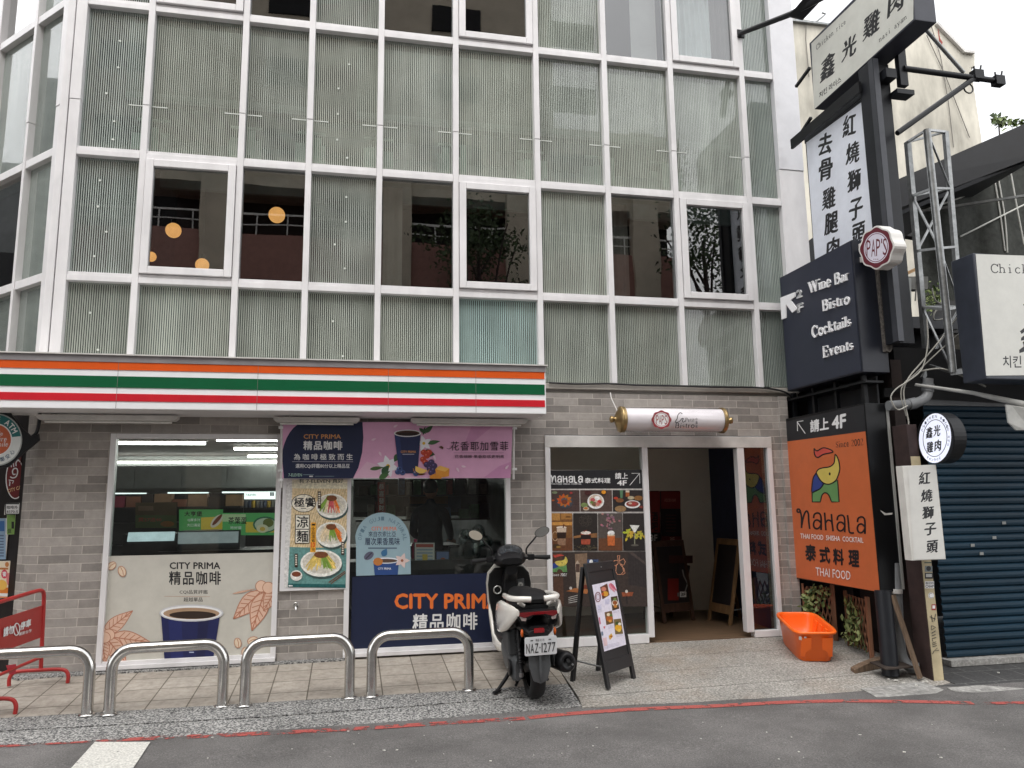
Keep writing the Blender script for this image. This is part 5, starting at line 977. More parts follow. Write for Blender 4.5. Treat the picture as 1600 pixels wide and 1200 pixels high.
mb.tube([onY(1158, 52, -.05), onY(1236, 22, -.7), onY(1330, -30, -1.4)], [.03, .035, .05], black, 8); p = onY(1158, 52, -.03); mb.box(p-V((.05, .0, .05)), p+V((.05, .03, .05)), black); mb.build('pole_tube', pl, bevel=.003); mb = MB(); mb.prism([onY(1232, 25, -.72), onY(1253, 30, -.74), onY(1300, -20, -1.2), onY(1262, -10, -1.0)], (.02, .02, 0), black); mb.build('gusset', pl)
# --- round PAP'S seal sign
XP = 4.93; cx0, cy0 = 1369.5, 387
t = thing('seal_sign', 'small wavy maroon and white seal sign on white brackets beside the dark sign', 'sign', onX(cx0, cy0, XP)); mar = srgb(104, 30, 46)
def seal(rx, ry, n=56, w=.045): return [(cx0+rx*(1+w*cos(8*2*pi*k/n))*cos(2*pi*k/n), cy0+ry*(1+w*cos(8*2*pi*k/n))*sin(2*pi*k/n) - .10*rx*cos(2*pi*k/n)) for k in range(n)]
mb = MB(); mb.prism([onX(x, y, XP) for x, y in seal(27, 33)], (.13, 0, 0), M('seal_case_white', srgb(222, 220, 216), .3, var=.06)); mb.build('case', t, bevel=.004)
c = Canvas((XP, 0, 0), XN, .002); c.poly(seal(24.5, 30.5), mar); c.poly([(cx0+18.5*cos(2*pi*k/30), cy0+23*sin(2*pi*k/30)-1.8*cos(2*pi*k/30)) for k in range(30)], mar); c.poly([(cx0+19.5*cos(2*pi*k/30), cy0+24*sin(2*pi*k/30)-1.9*cos(2*pi*k/30)) for k in range(30)], srgb(226, 222, 236))
c.line([(cx0+17.6*cos(2*pi*k/30), cy0+22*sin(2*pi*k/30)-1.7*cos(2*pi*k/30)) for k in range(31)], 1.0, mar)
for ch, x in zip("PAP'S", (1357.5, 1365, 1372.5, 1378, 1383)):
    if ch == "'": c.rect(x-.8, 373, x+.8, 380, mar)
    else: dy = -(x-cx0)*.12; c.text(ch, [(x-3.2, 374+dy), (x+3.2, 373.4+dy), (x+3.2, 400+dy), (x-3.2, 400.6+dy)], mar, -.012)
c.ell(1366, 405, .8, .8, mar); c.ell(1369, 405, .8, .8, mar); c.ell(1372, 405, .8, .8, mar); c.build('sign_face', t)
mb = MB()
for y in (389, 410): p = onX(1336, y, 4.99); mb.box((4.97, p.y+.12, p.z-.035), (5.01, p.y-.16, p.z+.02), dirtywhite)
mb.build('bracket', t)
# --- round lit sign
XL = 5.27; p0 = onX(1463, 684.6, XL); rad = (onX(1463, 645, XL)-p0).length
t = thing('round_sign', 'round black drum sign with a glowing white face of four brushed characters', 'sign', p0)
ring = lambda x, r: [V((x, p0.y+r*cos(2*pi*k/40), p0.z+r*sin(2*pi*k/40))) for k in range(40)]
mb = MB(); mb.loft([ring(XL+.001, rad-.012), ring(XL-.012, rad-.012), ring(XL-.012, rad), ring(XL+.115, rad), ring(XL+.115, rad-.02)], black, cap=True, smooth=False); mb.build('drum', t); mb = MB(); mb.loft([ring(XL+.1151, rad-.022), ring(XL+.128, rad-.022)], M('lit_back', srgb(235, 238, 250), .4, emit=.6)); mb.build('lit_back', t)
c = Canvas((XL, 0, 0), XN, .0135); E = lambda rr_: [(1463+26*rr_*cos(2*pi*k/36), 684.6+40*rr_*sin(2*pi*k/36)-2.2*rr_*cos(2*pi*k/36)) for k in range(37)]
c.poly(E(.97)[:-1], srgb(236, 240, 255)); c.line(E(.72), 1.0, INK)
for ch, x, y in (('鑫', 1454, 676), ('光', 1466, 673), ('雞', 1455, 699), ('肉', 1467.5, 696)): c.text(ch, [(x-5.6, y-8.6), (x+5.6, y-9.6), (x+5.6, y+8), (x-5.6, y+9.4)], INK, .02, .08, brush=True)
for s, a0, st in (('CHICKEN RICE', 205, 11.5), ('치킨 라이스', 330, 10), ('チキンライス', 120, -10)):
    for k, ch in enumerate(s):
        if ch == ' ': continue
        a = radians(a0+k*st); x, y = 1463+26*.845*cos(a), 684.6+40*.845*sin(a)-1.9*cos(a); c.text(ch, (x-1.5, y-2.1, x+1.5, y+2.1), srgb(60, 62, 80), .01)
c.build('lit_face', t, P_glow)
mb = MB(); mb.tube([p0+V((.08, .1, 0)), p0+V((.08, .35, 0))], .02, black, 8); mb.build('bracket', t)
# --- white vertical sign
t = thing('vertical_sign', 'narrow white upright sign with five brushed characters under the round sign', 'sign', onY(1444, 876, -1.86)); mb = MB(); Yv = -1.86
P4 = [onY(x, y, Yv) for x, y in ((1410, 728), (1462.5, 726), (1478, 874), (1425, 876))]; mb.prism(P4, (0, .09, 0), M('sign_case_cream', srgb(216, 214, 208), .4, var=.08)); mb.build('case', t, bevel=.004)
c = Canvas((0, Yv, 0), (0, -1, 0), .002); c.poly([(1418, 729.5), (1461.5, 727), (1476.5, 873), (1427.5, 874.5)], srgb(222, 221, 216)); Z(c, 1200, 600, 2.4)
for ch, x, y in zip('紅燒獅子頭', (584, 592, 598, 606, 613), (353, 419, 482, 544, 610)): c.text(ch, [(x-22, y-22), (x+24, y-26), (x+26, y+22), (x-20, y+25)], INK, .028, .1, brush=True)
c.build('sign_face', t)
# --- Le Petit Bistro cylinder lamp
Yc = -.24; pl_, pr_ = onY(970, 656.5, Yc), onY(1128, 656, Yc); zc_ = (pl_.z+pr_.z)/2; Rr = .138
t = thing('cylinder_sign', 'white glass cylinder sign with brass end caps above the open doorway', 'sign', ((pl_.x+pr_.x)/2, Yc, zc_-Rr)); brass = M('brass', srgb(170, 146, 104), .34, 1.0, var=.12, scale=10)
ringx = lambda x, r: [V((x, Yc+r*cos(2*pi*k/36), zc_+r*sin(2*pi*k/36))) for k in range(36)]
mb = MB(); mb.loft([ringx(pl_.x+.01, Rr-.012), ringx(pr_.x-.01, Rr-.012)], M('opal_cylinder', srgb(238, 232, 236), .18, var=.03, coat=.5)); mb.build('opal_tube', t); mb = MB(); mb.loft([ringx(pl_.x, Rr), ringx(pr_.x, Rr)], glass_mat('acrylic_tube', (.95, .95, .95), .7)); mb.build('acrylic_tube', t)
for x, s in ((pl_.x, -1), (pr_.x, 1)):
    mb = MB(); mb.loft([ringx(x+s*d, r) for d, r in ((-.028, Rr+.003), (.0, Rr+.003), (.006, Rr+.005), (.014, Rr+.001), (.03, Rr*.72), (.055, Rr*.45), (.06, .03), (.085, .022), (.09, .036), (.115, .036), (.125, .012))], brass); mb.build('end_cap', t)
c = Canvas((0, Yc-Rr+.012, 0), (0, -1, 0), .003); Z(c, 820, 600, 2.4)
def seal2(rx, ry): return [(512+rx*(1+.05*cos(8*2*pi*k/48))*cos(2*pi*k/48), 134+ry*(1+.05*cos(8*2*pi*k/48))*sin(2*pi*k/48)) for k in range(48)]
c.poly(seal2(36, 34), srgb(150, 50, 56)); c.ell(512, 134, 28, 27, W_); c.ring(512, 134, 25, 24, 1.6, srgb(150, 50, 56))
for ch, x in zip("PAPS", (497, 507, 517, 528)): c.text(ch, (x-4.5, 117, x+4.5, 152), srgb(150, 50, 56), -.01)
c.line([tuple(p)[:2] for p in smooth_path([V((*q, 0)) for q in [(590, 112), (582, 108), (574, 116), (570, 132), (563, 142), (572, 144), (582, 138), (588, 130), (594, 130), (590, 138), (594, 143), (602, 138)]])], 2.6, INK)
c.serif('Petit', (601, 127, 636, 143), INK, thick=.08, thin=.04); c.serif('Bistro', (563, 146, 636, 166), INK, thick=.1, thin=.04, shear=.12)
for k, ch in enumerate('小酒館'): c.text(ch, (639, 126+k*14, 647, 137+k*14), INK, .01)
for i, v in enumerate([]): dz = v[2]-zc_; c.mb.v[i] = (v[0], Yc-math.sqrt(max((Rr-.0105)**2-dz*dz, 1e-6))-(v[1]-(Yc-Rr+.012))*-1*.0-.0006-abs(v[1]-(Yc-Rr+.012)), v[2])
c.build('lettering', t)
mb = MB(); p = onY(955, 622, -.1); mb.tube([(pl_.x-.02, Yc, zc_+Rr*.4), p, (p.x+.02, -.02, 2.70)], .006, dirtywhite, 6); mb.build('power_cord', t); MB().tube([(pl_.x+.3, Yc, zc_), (pl_.x+.3, .02, zc_+.02)], .02, brass, 8).build('wall_arm', t); MB().tube([(pr_.x-.3, Yc, zc_), (pr_.x-.3, .02, zc_+.02)], .02, brass, 8).build('wall_arm', t)
# ================================================================ THE SHUTTERED SHOP NEXT DOOR
nb_ = thing('corner_shop', 'low dark shop with a closed teal roller shutter beside the glass building', 'shop', (8, -1.2, -.08))
YS = -1.24
teal = M('teal_shutter', srgb(14, 48, 66), .55, spec=.3, var=.3, scale=1.2, stretch=(.5, 1, 3))
mb = MB(); x0s = onY(1466, 900, YS).x; z = -.03; prof = []
while z < 2.46: prof += [(0, z), (.012, z+.008), (.016, z+.03), (.012, z+.056), (.0, z+.064), (-.006, z+.068)]; z += .0735
rows_ = [[(x, YS-d, zz) for d, zz in prof] for x in (x0s, 12.0)]; n = len(prof); mb.add(rows_[0]+rows_[1], [(k, k+1, n+k+1, n+k) for k in range(n-1)], teal); sh_ = mb.build('roller_shutter', nb_)
mb = MB()
for px, py in ((1569, 817), (1554, 840), (1520, 852), (1534, 865)): p = onY(px, py, YS-.02); mb.box(p-V((.022, 0, .014)), p+V((.022, .01, .014)), M('grey_label', srgb(150, 152, 150), .5))
mb.build('lock_plate', sh_)
mb = MB(); mb.box((x0s-.05, YS-.12, -.09), (12, YS+.06, -.035), concrete); mb.build('threshold', nb_)
mb = MB(); mb.box((5.42, YS-.05, 2.44), (12, YS+.3, 2.62), M('shutter_box', srgb(96, 98, 100), .5)); mb.build('shutter_box', nb_)
sidem = M('side_wall_brown', srgb(52, 42, 40), .85, var=.35, scale=2.5)
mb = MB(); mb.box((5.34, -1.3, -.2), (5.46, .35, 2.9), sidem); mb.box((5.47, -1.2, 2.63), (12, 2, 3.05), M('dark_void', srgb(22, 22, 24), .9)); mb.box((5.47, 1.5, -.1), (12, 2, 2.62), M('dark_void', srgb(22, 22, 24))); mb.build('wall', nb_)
# pillar with stickers
Yp = -1.68; pz = thing('shop_pillar', 'narrow cream pillar with stickers and scrawl at the shutter edge', 'pillar', (5.25, Yp+.2, gz(0, Yp)-.02))
fa = [onY(x, y, Yp) for x, y in ((1436, 820), (1452, 820), (1473.5, 1057), (1457.5, 1060))]; top = 2.2; zb = gz(0, Yp)-.03
xl0, xr0 = fa[3].x, fa[2].x
cream = M('pillar_cream', srgb(196, 182, 148), .8, var=.25, scale=3, bump=.2); brown = M('pillar_brown', srgb(58, 42, 40), .75, var=.3)
mb = MB(); mb.prism([(xl0, Yp, zb), (xr0, Yp, zb), (xr0-.03, Yp, top), (xl0-.03, Yp, top)], (0, .2, 0), brown); mb.prism([(xl0+.002, Yp-.008, zb), (xr0+.004, Yp-.008, zb), (xr0-.026, Yp-.008, 1.9), (xl0-.028, Yp-.008, 1.9)], (0, .0075, 0), cream); mb.build('post', pz, bevel=.004)
c = Canvas((0, Yp-.008, 0), (0, -1, 0), .001); Z(c, 1200, 600, 2.4)
c.rect(586, 668, 612, 672, srgb(40, 70, 66)); c.rect(588, 682, 616, 704, srgb(120, 130, 132)); c.ell(602, 692, 9, 9, INK); c.rect(588, 708, 618, 730, INK); c.rect(592, 712, 614, 724, srgb(190, 190, 186)); c.rect(588, 740, 622, 766, W_); c.text('CHAP', (590, 753, 621, 764), INK, .03); c.text('最初的', (590, 742, 621, 751), INK, .01)
c.ell(611, 793, 11, 11, W_); c.line(arc(611, 793, 8, 9, 40, 300), 1.6, INK); c.rect(613, 826, 629, 848, srgb(160, 60, 64)); c.rect(616, 830, 626, 842, W_)
for pts in ([(612, 866), (616, 892)], [(606, 872), (628, 882)], [(628, 862), (622, 890)], [(612, 905), (612, 922), (628, 912), (615, 906)], [(612, 935), (628, 925)], [(628, 938), (613, 945)], [(630, 950), (614, 955), (618, 966)], [(614, 972), (630, 966)], [(615, 978), (631, 973)], [(616, 985), (632, 980)], [(634, 990), (622, 1000), (640, 998)], [(622, 1000), (616, 1012)]): c.line(pts, 2.6, srgb(40, 42, 46))
c.build('sticker', pz)
# signs, sagging awning and roof over the shop
Yr = -2.0; t = thing('box_sign', 'large white box sign over the roller shutter, cut off by the picture edge', 'sign', (6.8, -1.87, 2.6)); a = onY(1520, 395, Yr); b = onY(1541, 592, Yr); mb = MB()
mb.box((a.x, Yr, b.z), (8.4, Yr+.28, a.z), M('sign_case_slate2', srgb(56, 60, 70), .4, var=.15)); mb.build('case', t, bevel=.01)
c = Canvas((0, Yr, 0), (0, -1, 0), .003); c.poly([(1524, 397), (1850, 408), (1850, 584), (1540.5, 587)], srgb(216, 216, 210))
c.serif('Chicken rice', [(1547, 412), (1690, 415), (1690, 430), (1548, 427)], INK, thick=.08, thin=.07, ser=.06, mono=.56); c.text('치킨 라이스', [(1566, 556), (1648, 555), (1648, 574), (1567, 575)], INK, .012)
for ch, x in (('鑫', 1630), ('光', 1710), ('雞', 1790)): c.text(ch, [(x-38, 456), (x+38, 440), (x+38, 540), (x-38, 552)], INK, .028, .1, brush=True)
c.build('sign_face', t)
tarp = M('tarp_grey', srgb(176, 176, 172), .6, var=.2); roofm = M('roof_sheet_dark', srgb(19, 21, 27), .6, var=.25)
aw2 = thing('rolled_awning', 'pale rolled tarpaulin awning sagging along the front of the shuttered shop', 'awning', onY(1520, 620, -2.0)); mb = MB()
mb.tube([onY(1430, 601, -1.5), onY(1520, 614, -1.7), onY(1600, 632, -1.9), onY(1760, 660, -2.2)], [.015, .02, .035, .04], tarp, 8); mb.build('roller_tube', aw2); mb = MB()
g = [onY(1572, 632, -1.9), onY(1600, 636, -1.92), onY(1680, 650, -2.1), onY(1690, 688, -2.1), onY(1602, 672, -1.92), onY(1588, 672, -1.9), onY(1576, 660, -1.9)]; mb.prism(g, (0, .015, 0), tarp); mb.build('valance', aw2)
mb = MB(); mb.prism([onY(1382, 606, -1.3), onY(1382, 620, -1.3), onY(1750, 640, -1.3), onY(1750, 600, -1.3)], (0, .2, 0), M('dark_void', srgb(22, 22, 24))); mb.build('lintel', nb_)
bw = thing('terrace_wall', 'dark back wall of the terrace under the sloping roof', 'wall', onY(1500, 420, 3.6)); MB().prism([onY(x, y, 3.6) for x, y in ((1404, 292), (1700, 240), (1700, 520), (1452, 520), (1440, 372), (1404, 366))], (0, .15, 0), M('terrace_wall_dark', srgb(46, 46, 46), .9, var=.4, scale=2)).build('wall_sheet', bw)
rf = thing('sloping_roof', 'dark sloping sheet roof of the upper storey beyond the projecting signs', 'roof', onY(1500, 240, -.4)); mb = MB()
mb.prism([onY(1376, 292, .4), onY(1640, 176, -.9), onY(1640, 236, -.9), onY(1376, 336, .4)], (.5, 3.2, .05), roofm); mb.build('roof_sheet', rf)
mb = MB(); mb.bar(onY(1380, 345, .35), onY(1640, 236, -.85), .05, .05, darkgrey); mb.bar(onY(1440, 330, .2), onY(1640, 300, -.4), .03, .03, steel); mb.build('roof_beam', rf)
net = M('netting_grey', srgb(62, 64, 60), .9, var=.3, scale=14, bump=.3)
nt_ = thing('terrace_netting', 'grey netting hung under the dark sloping roof', 'netting', onY(1540, 340, .3)); mb = MB(); n = 14; vs = []
for k in range(n+1):
    px = lerp(1428, 1700, k/n); dy = .05*sin(k*1.7); vs += [onY(px, lerp(322, 205, k/n), .45+dy), onY(px+12, 470, .45+dy*1.5)]
mb.add(vs, [(2*k, 2*k+2, 2*k+3, 2*k+1) for k in range(n)], net, smooth=True); mb.build('net_sheet', nt_)
mb = MB()
for pts in ([(1552, 270), (1562, 330), (1570, 392)], [(1558, 268), (1570, 340), (1574, 395)], [(1440, 330), (1520, 300), (1555, 268), (1600, 240)], [(1578, 262), (1590, 330), (1600, 382)], [(1500, 370), (1560, 340), (1640, 300)]): mb.tube(smooth_path([onY(x, y, .4) for x, y in pts], 4), .012, M('cable_pale', srgb(190, 190, 184), .5), 6)
mb.build('rope', nt_)
ter = thing('terrace_clutter_beam', 'weathered grey steel and timber beams of the terrace behind the truss', 'beam', onY(1440, 500, -.3)); mb = MB()
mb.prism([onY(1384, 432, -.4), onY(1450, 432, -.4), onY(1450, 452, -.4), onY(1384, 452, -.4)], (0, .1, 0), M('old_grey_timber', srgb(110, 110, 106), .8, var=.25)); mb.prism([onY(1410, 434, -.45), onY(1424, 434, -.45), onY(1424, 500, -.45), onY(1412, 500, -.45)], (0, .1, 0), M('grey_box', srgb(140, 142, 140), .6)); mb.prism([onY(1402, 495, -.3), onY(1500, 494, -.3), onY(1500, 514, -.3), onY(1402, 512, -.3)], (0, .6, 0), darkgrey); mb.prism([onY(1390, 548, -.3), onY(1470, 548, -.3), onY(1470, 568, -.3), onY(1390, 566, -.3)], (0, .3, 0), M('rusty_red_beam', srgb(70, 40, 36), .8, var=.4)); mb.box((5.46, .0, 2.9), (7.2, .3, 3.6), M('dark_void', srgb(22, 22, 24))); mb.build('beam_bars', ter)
mb = MB(); mb.bar(onY(1402, 434, -.9), onY(1437, 418, -.6), .03, .03, M('new_timber', srgb(170, 130, 80), .7)); mb.bar(onY(1388, 458, -.7), onY(1402, 470, -.7), .02, .02, steel); mb.build('timber_batten', ter)
fb = thing('planter_trough', 'pale empty plastic trough on the terrace edge beside the steel truss', 'planter', onY(1408, 500, -.9)); mb = MB(); mb.prism([onY(1391, 484, -.9), onY(1421, 478, -.9), onY(1424, 492, -.9), onY(1424, 497, -.9), onY(1393, 501, -.9)], (0, .25, 0), M('trough_grey', srgb(176, 174, 166), .6)); mb.build('trough', fb, bevel=.004)
fol = [M('leaf_green_%d' % k, c_, .55, var=.25, scale=20) for k, c_ in enumerate([(.09, .14, .04), (.18, .24, .07), (.34, .40, .16)])]
def leaves(mb, pts, size, mats, flat=None):
    for p in pts:
        n = V((random.gauss(0, 1), random.gauss(0, 1), random.gauss(0, 1))).normalized()
        if flat is not None: n = (n*.7+flat).normalized()
        u = n.orthogonal().normalized(); u = (Matrix.Rotation(random.uniform(0, 6.28), 3, n) @ u); v = n.cross(u); s_ = size*random.uniform(.6, 1.3)
        mb.add([p-u*s_*.5, p+v*s_*.28+n*s_*.06, p+u*s_*.6, p-v*s_*.28+n*s_*.06], [(0, 1, 2, 3)], random.choice(mats))
random.seed(21)
hb = thing('shrub', 'small green shrub glimpsed through the steel truss', 'shrub', onY(1455, 480, .1)); mb = MB(); leaves(mb, [onY(1455+random.gauss(0, 9), 466+random.gauss(0, 10), .15+random.gauss(0, .1)) for k in range(120)], .06, fol); mb.build('foliage', hb)
hb = thing('roof_plant', 'spiky leafy plant standing on the far dark roof against the sky', 'plant', onY(1562, 200, 1.0)); mb = MB(); leaves(mb, [onY(1560+random.gauss(0, 6), 190+random.gauss(0, 6), 1.0+random.gauss(0, .1)) for k in range(60)]+[onY(1585+random.gauss(0, 6), 192+random.gauss(0, 3), 1.0) for k in range(24)], .11, fol[:2]); mb.tube([onY(1562, 215, 1.0), onY(1560, 186, 1.0)], .012, brown, 6); mb.build('foliage', hb)
# lattice steel mast
tw = thing('lattice_mast', 'galvanised lattice mast standing behind the wavy seal sign', 'mast', onY(1470, 580, -1.6)); 
TP = [((1418, 222), (1449, 570), -1.15, .026), ((1448, 203), (1489, 582), -1.65, .036), ((1477, 206), (1508, 575), -1.05, .024)]
mb = MB(); E3 = []
for (a, b, Y_, r) in TP: p, q = onY(*a, Y_), onY(*b, Y_); mb.bar(p, q, r*2, r*2, steel) if r < .03 else mb.tube([p, q], r, steel, 12); E3.append((p, q))
mb.build('upright', tw)
for k in range(5):
    f = k/4; P = [lerp(p, q, f) for p, q in E3]; mb = MB()
    for i in range(3): mb.bar(P[i], P[(i+1) % 3], .024, .024, steel)
    if k < 4:
        P2 = [lerp(p, q, f+.25) for p, q in E3]
        for i in range(3): (mb.bar(P[i], P2[(i+1) % 3], .018, .018, steel) if (i+k) % 2 else None)
    mb.build('brace', tw)
mb = MB(); mb.bar(E3[1][1], onY(1530, 578, -1.4), .05, .05, steel); mb.bar(E3[0][1], onY(1440, 592, -1.2), .05, .05, steel); mb.build('bracket', tw)
rs = thing('rusty_stub_post', 'short perforated grey stub post hanging beside the dark sign', 'post', onY(1384, 550, -1.5)); mb = MB(); mb.prism([onY(1371, 418, -1.5), onY(1382, 418, -1.5), onY(1395, 545, -1.5), onY(1391, 550, -1.5), onY(1384, 549, -1.5)], (0, .08, 0), M('perforated_steel', srgb(112, 106, 100), .7, .3, var=.5, scale=30, bump=.5)); mb.build('post_bar', rs)
# elbow drain and cables
pvc = M('grey_pvc', srgb(120, 122, 124), .45, var=.15)
dp = thing('elbow_pipe', 'grey plastic elbow pipe above the round drum sign', 'pipe', onY(1420, 628, -1.5)); mb = MB(); mb.tube(smooth_path([onY(x, y, -1.5) for x, y in ((1388, 634), (1415, 632), (1438, 627), (1449, 616), (1450, 592))], 4), .048, pvc, 12); mb.build('pipe_run', dp); mb = MB(); mb.tube([onY(1449.5, 612, -1.5), onY(1450, 600, -1.5)], .056, pvc, 12); mb.tube([onY(1419, 632, -1.5), onY(1430, 629.5, -1.5)], .056, pvc, 12); mb.build('collar', dp)
cab = M('cable_cream', srgb(158, 156, 148), .6); cabk = M('cable_black', srgb(26, 26, 28), .5)
for pts, r, m, lb, Y_ in (([(1448, 498), (1450, 530), (1446, 560), (1438, 580), (1418, 596), (1400, 608), (1392, 622), (1402, 640), (1418, 634)], .007, cab, 'pale cable looping down from the lattice mast to the elbow pipe', -1.62),
                     ([(1500, 490), (1470, 530), (1440, 566), (1420, 590), (1412, 612), (1416, 640), (1420, 668), (1416, 720)], .007, cab, 'pale cable dropping past the elbow pipe to the upright sign', -1.6),
                     ([(1500, 520), (1466, 550), (1430, 584), (1412, 600), (1408, 620), (1416, 650)], .006, cab, 'thin pale cable crossing below the lattice mast', -1.58),
                     ([(1438, 580), (1470, 576), (1500, 586), (1540, 604)], .008, cab, 'pale cable running to the big box sign over the shutter', -1.6),
                     ([(1456, 450), (1462, 470), (1478, 478), (1462, 486), (1460, 500), (1482, 496)], .008, cab, 'loose white wire coil beside the lattice mast', -.9),
                     ([(1422, 300), (1428, 380), (1432, 430), (1430, 470)], .008, cab, 'white wire hanging beside the black steel column', -1.0)):
    t = thing('cable', lb, 'cable', onY(*pts[0], Y_)); mb = MB(); mb.tube(smooth_path([onY(x, y, Y_) for x, y in pts], 5), r, m, 7); mb.build('wire', t)
t = thing('cable', 'black cable clipped along the sill under the glass panels', 'cable', (3.5, -.03, 2.8)); mb = MB(); mb.tube(smooth_path([onY(x, y, -.03) for x, y in ((858, 598), (900, 600), (950, 599.5), (1000, 602), (1060, 603), (1120, 605), (1190, 606), (1225, 612), (1238, 622))], 4), .011, cabk, 7); mb.build('wire', t)
# post, drain pipe, plank, timber at the foot of the signs
ft = thing('round_post', 'black round steel post holding up the orange elephant sign', 'post', (4.98, -1.42, gz(0, -1.42))); pb3 = onG(1392, 1057); mb = MB()
mb.tube([(pb3.x, pb3.y, gz(0, pb3.y)+.008), (pb3.x+.03, pb3.y+.05, .66)], .075, darkgrey, 18); mb.build('shaft', ft); mb = MB(); mb.prism([(pb3.x-.13, pb3.y-.11, 0), (pb3.x+.17, pb3.y-.09, 0), (pb3.x+.18, pb3.y+.14, 0), (pb3.x-.12, pb3.y+.12, 0)], (0, 0, .012), M('rusty_plate', srgb(70, 60, 54), .8, .3, var=.4)); o = mb.build('base_plate', ft); 
for v in o.data.vertices: v.co.z += gz(0, v.co.y+RM[ft.name].translation.y)-RM[ft.name].translation.z + .002
t = thing('drain_pipe', 'grey drain pipe with a bottom elbow beside the leaning plank', 'pipe', onG(1424, 1060)); mb = MB(); pb4 = onG(1424, 1056); mb.tube(smooth_path([V((pb4.x+.03, pb4.y+.14, .9)), V((pb4.x+.02, pb4.y+.13, .6)), V((pb4.x+.0, pb4.y+.12, .12)), V((pb4.x+.02, pb4.y+.06, pb4.z+.08)), V((pb4.x+.09, pb4.y+.0, pb4.z+.06))], 5), .05, pvc, 14); mb.build('pipe_run', t); mb = MB(); mb.tube([(pb4.x+.012, pb4.y+.125, .62), (pb4.x+.014, pb4.y+.125, .66)], .058, dirtywhite, 14); mb.build('collar', t)
woodm = M('weathered_wood', srgb(112, 92, 74), .8, var=.35, scale=3, stretch=(8, 8, .6)); woodr = M('stained_wood', srgb(136, 92, 66), .75, var=.35, scale=3, stretch=(8, 8, .6))
t = thing('plank', 'weathered wooden plank leaning beside the grey drain pipe', 'plank', onG(1438, 1063)); q = onG(1438, 1062); mb = MB(); mb.bar(V((q.x-.1, q.y+.14, .62)), V((q.x+.0, q.y, q.z+.01)), .085, .025, woodm); mb.build('board', t, bevel=.003)
t = thing('timber_block', 'worn curved timber offcut lying at the foot of the black post', 'timber', onG(1362, 1045)); q, q2 = onG(1336, 1053), onG(1402, 1040); mb = MB(); mb.prism([q, lerp(q, q2, .5)+V((0, 0, -.0)), q2, q2+V((0, .02, .07)), lerp(q, q2, .55)+V((0, 0, .085)), lerp(q, q2, .2)+V((0, 0, .06)), q+V((0, 0, .035))], (.02, .09, .008), woodm); mb.build('offcut', t, bevel=.006)
def lattice(label, A, B, h, seed, group):
    A, B = V(A), V(B); d = B-A; w = d.length; d.normalize(); nrm = V((d.y, -d.x, 0)); 
    if nrm.x > 0: nrm = -nrm
    t = thing('trellis', label, 'trellis', (A+B)/2, group=group)
    za, zb2 = gz(A.x, A.y), gz(B.x, B.y); P = lambda u, v: A+d*u+V((0, 0, v-A.z))
    for k, (u0, fat) in enumerate(((0, .022), (w, .045))): mb = MB(); mb.bar(P(u0, gz(0, (A+d*u0).y)), P(u0, h-.01), fat, .03, woodr, up=nrm); mb.build('post', t)
    mb = MB(); n = 7; lo = max(za, zb2)+.03
    for k in range(-6, n+6):
        for s in (1, -1):
            u0 = k*w/n; u1 = u0+s*w*.42; v0, v1 = lo, h-.04
            def clip(u0, v0, u1, v1):
                t0, t1 = 0.0, 1.0; du = u1-u0
                for e, sg in ((0, 1), (w, -1)):
                    f0, f1 = sg*(u0-e), sg*(u1-e)
                    if f0 < 0 and f1 < 0: return None
                    if f0 < 0: t0 = max(t0, f0/(f0-f1))
                    elif f1 < 0: t1 = min(t1, f0/(f0-f1))
                return (u0+du*t0, v0+(v1-v0)*t0, u0+du*t1, v0+(v1-v0)*t1) if t1-t0 > .05 else None
            cpt = clip(u0, v0, u1, v1)
            if cpt: mb.bar(P(cpt[0], cpt[1])+nrm*(.006*s), P(cpt[2], cpt[3])+nrm*(.006*s), .014, .009, woodr, up=nrm)
    mb.build('slat', t)
    random.seed(seed); v = thing('ivy', 'pale green ivy climbing the ' + label.split(' beside ')[0].split(' by ')[0].replace('brown ', ''), 'plant', (A+B)/2+V((0, 0, .02)))
    mb = MB(); stems = [[P(w*random.uniform(.1, .9), lo-.02)] for k in range(5)]; lv = []
    for st in stems:
        u = (st[0]-A).dot(d); vv = lo
        while vv < h-random.uniform(.02, .18):
            vv += .05; u += random.gauss(0, .025); u = min(max(u, .02), w-.02); st.append(P(u, vv)+nrm*random.uniform(.0, .03))
            for j in range(3): lv.append(st[-1]+nrm*random.uniform(.01, .05)+d*random.gauss(0, .03)+V((0, 0, random.gauss(0, .02))))
        mb.tube(st, .004, fol[0], 5)
    mb.build('stem', v); mb = MB(); leaves(mb, lv, .062, fol+[fol[2]], nrm); mb.build('foliage', v)
    return t
lattice('brown diamond trellis by the brick pier, behind the orange tub', (4.955, -.07, 0), (5.165, -.30, 0), .60, 4, 'wooden trellises')
lattice('brown narrow trellis beside the black post, clear of the tub', (5.165, -.52, 0), (5.03, -1.06, 0), .56, 9, 'wooden trellises')
t = thing('junction_box', 'dark junction box fixed on the wall between the two trellises', 'box', (5.3, -.45, .5)); mb = MB(); mb.box((5.26, -.52, .45), (5.338, -.40, .66), black); mb.tube([(5.3, -.46, .45), (5.3, -.46, .25)], .01, cabk, 6); mb.build('box_case', t)
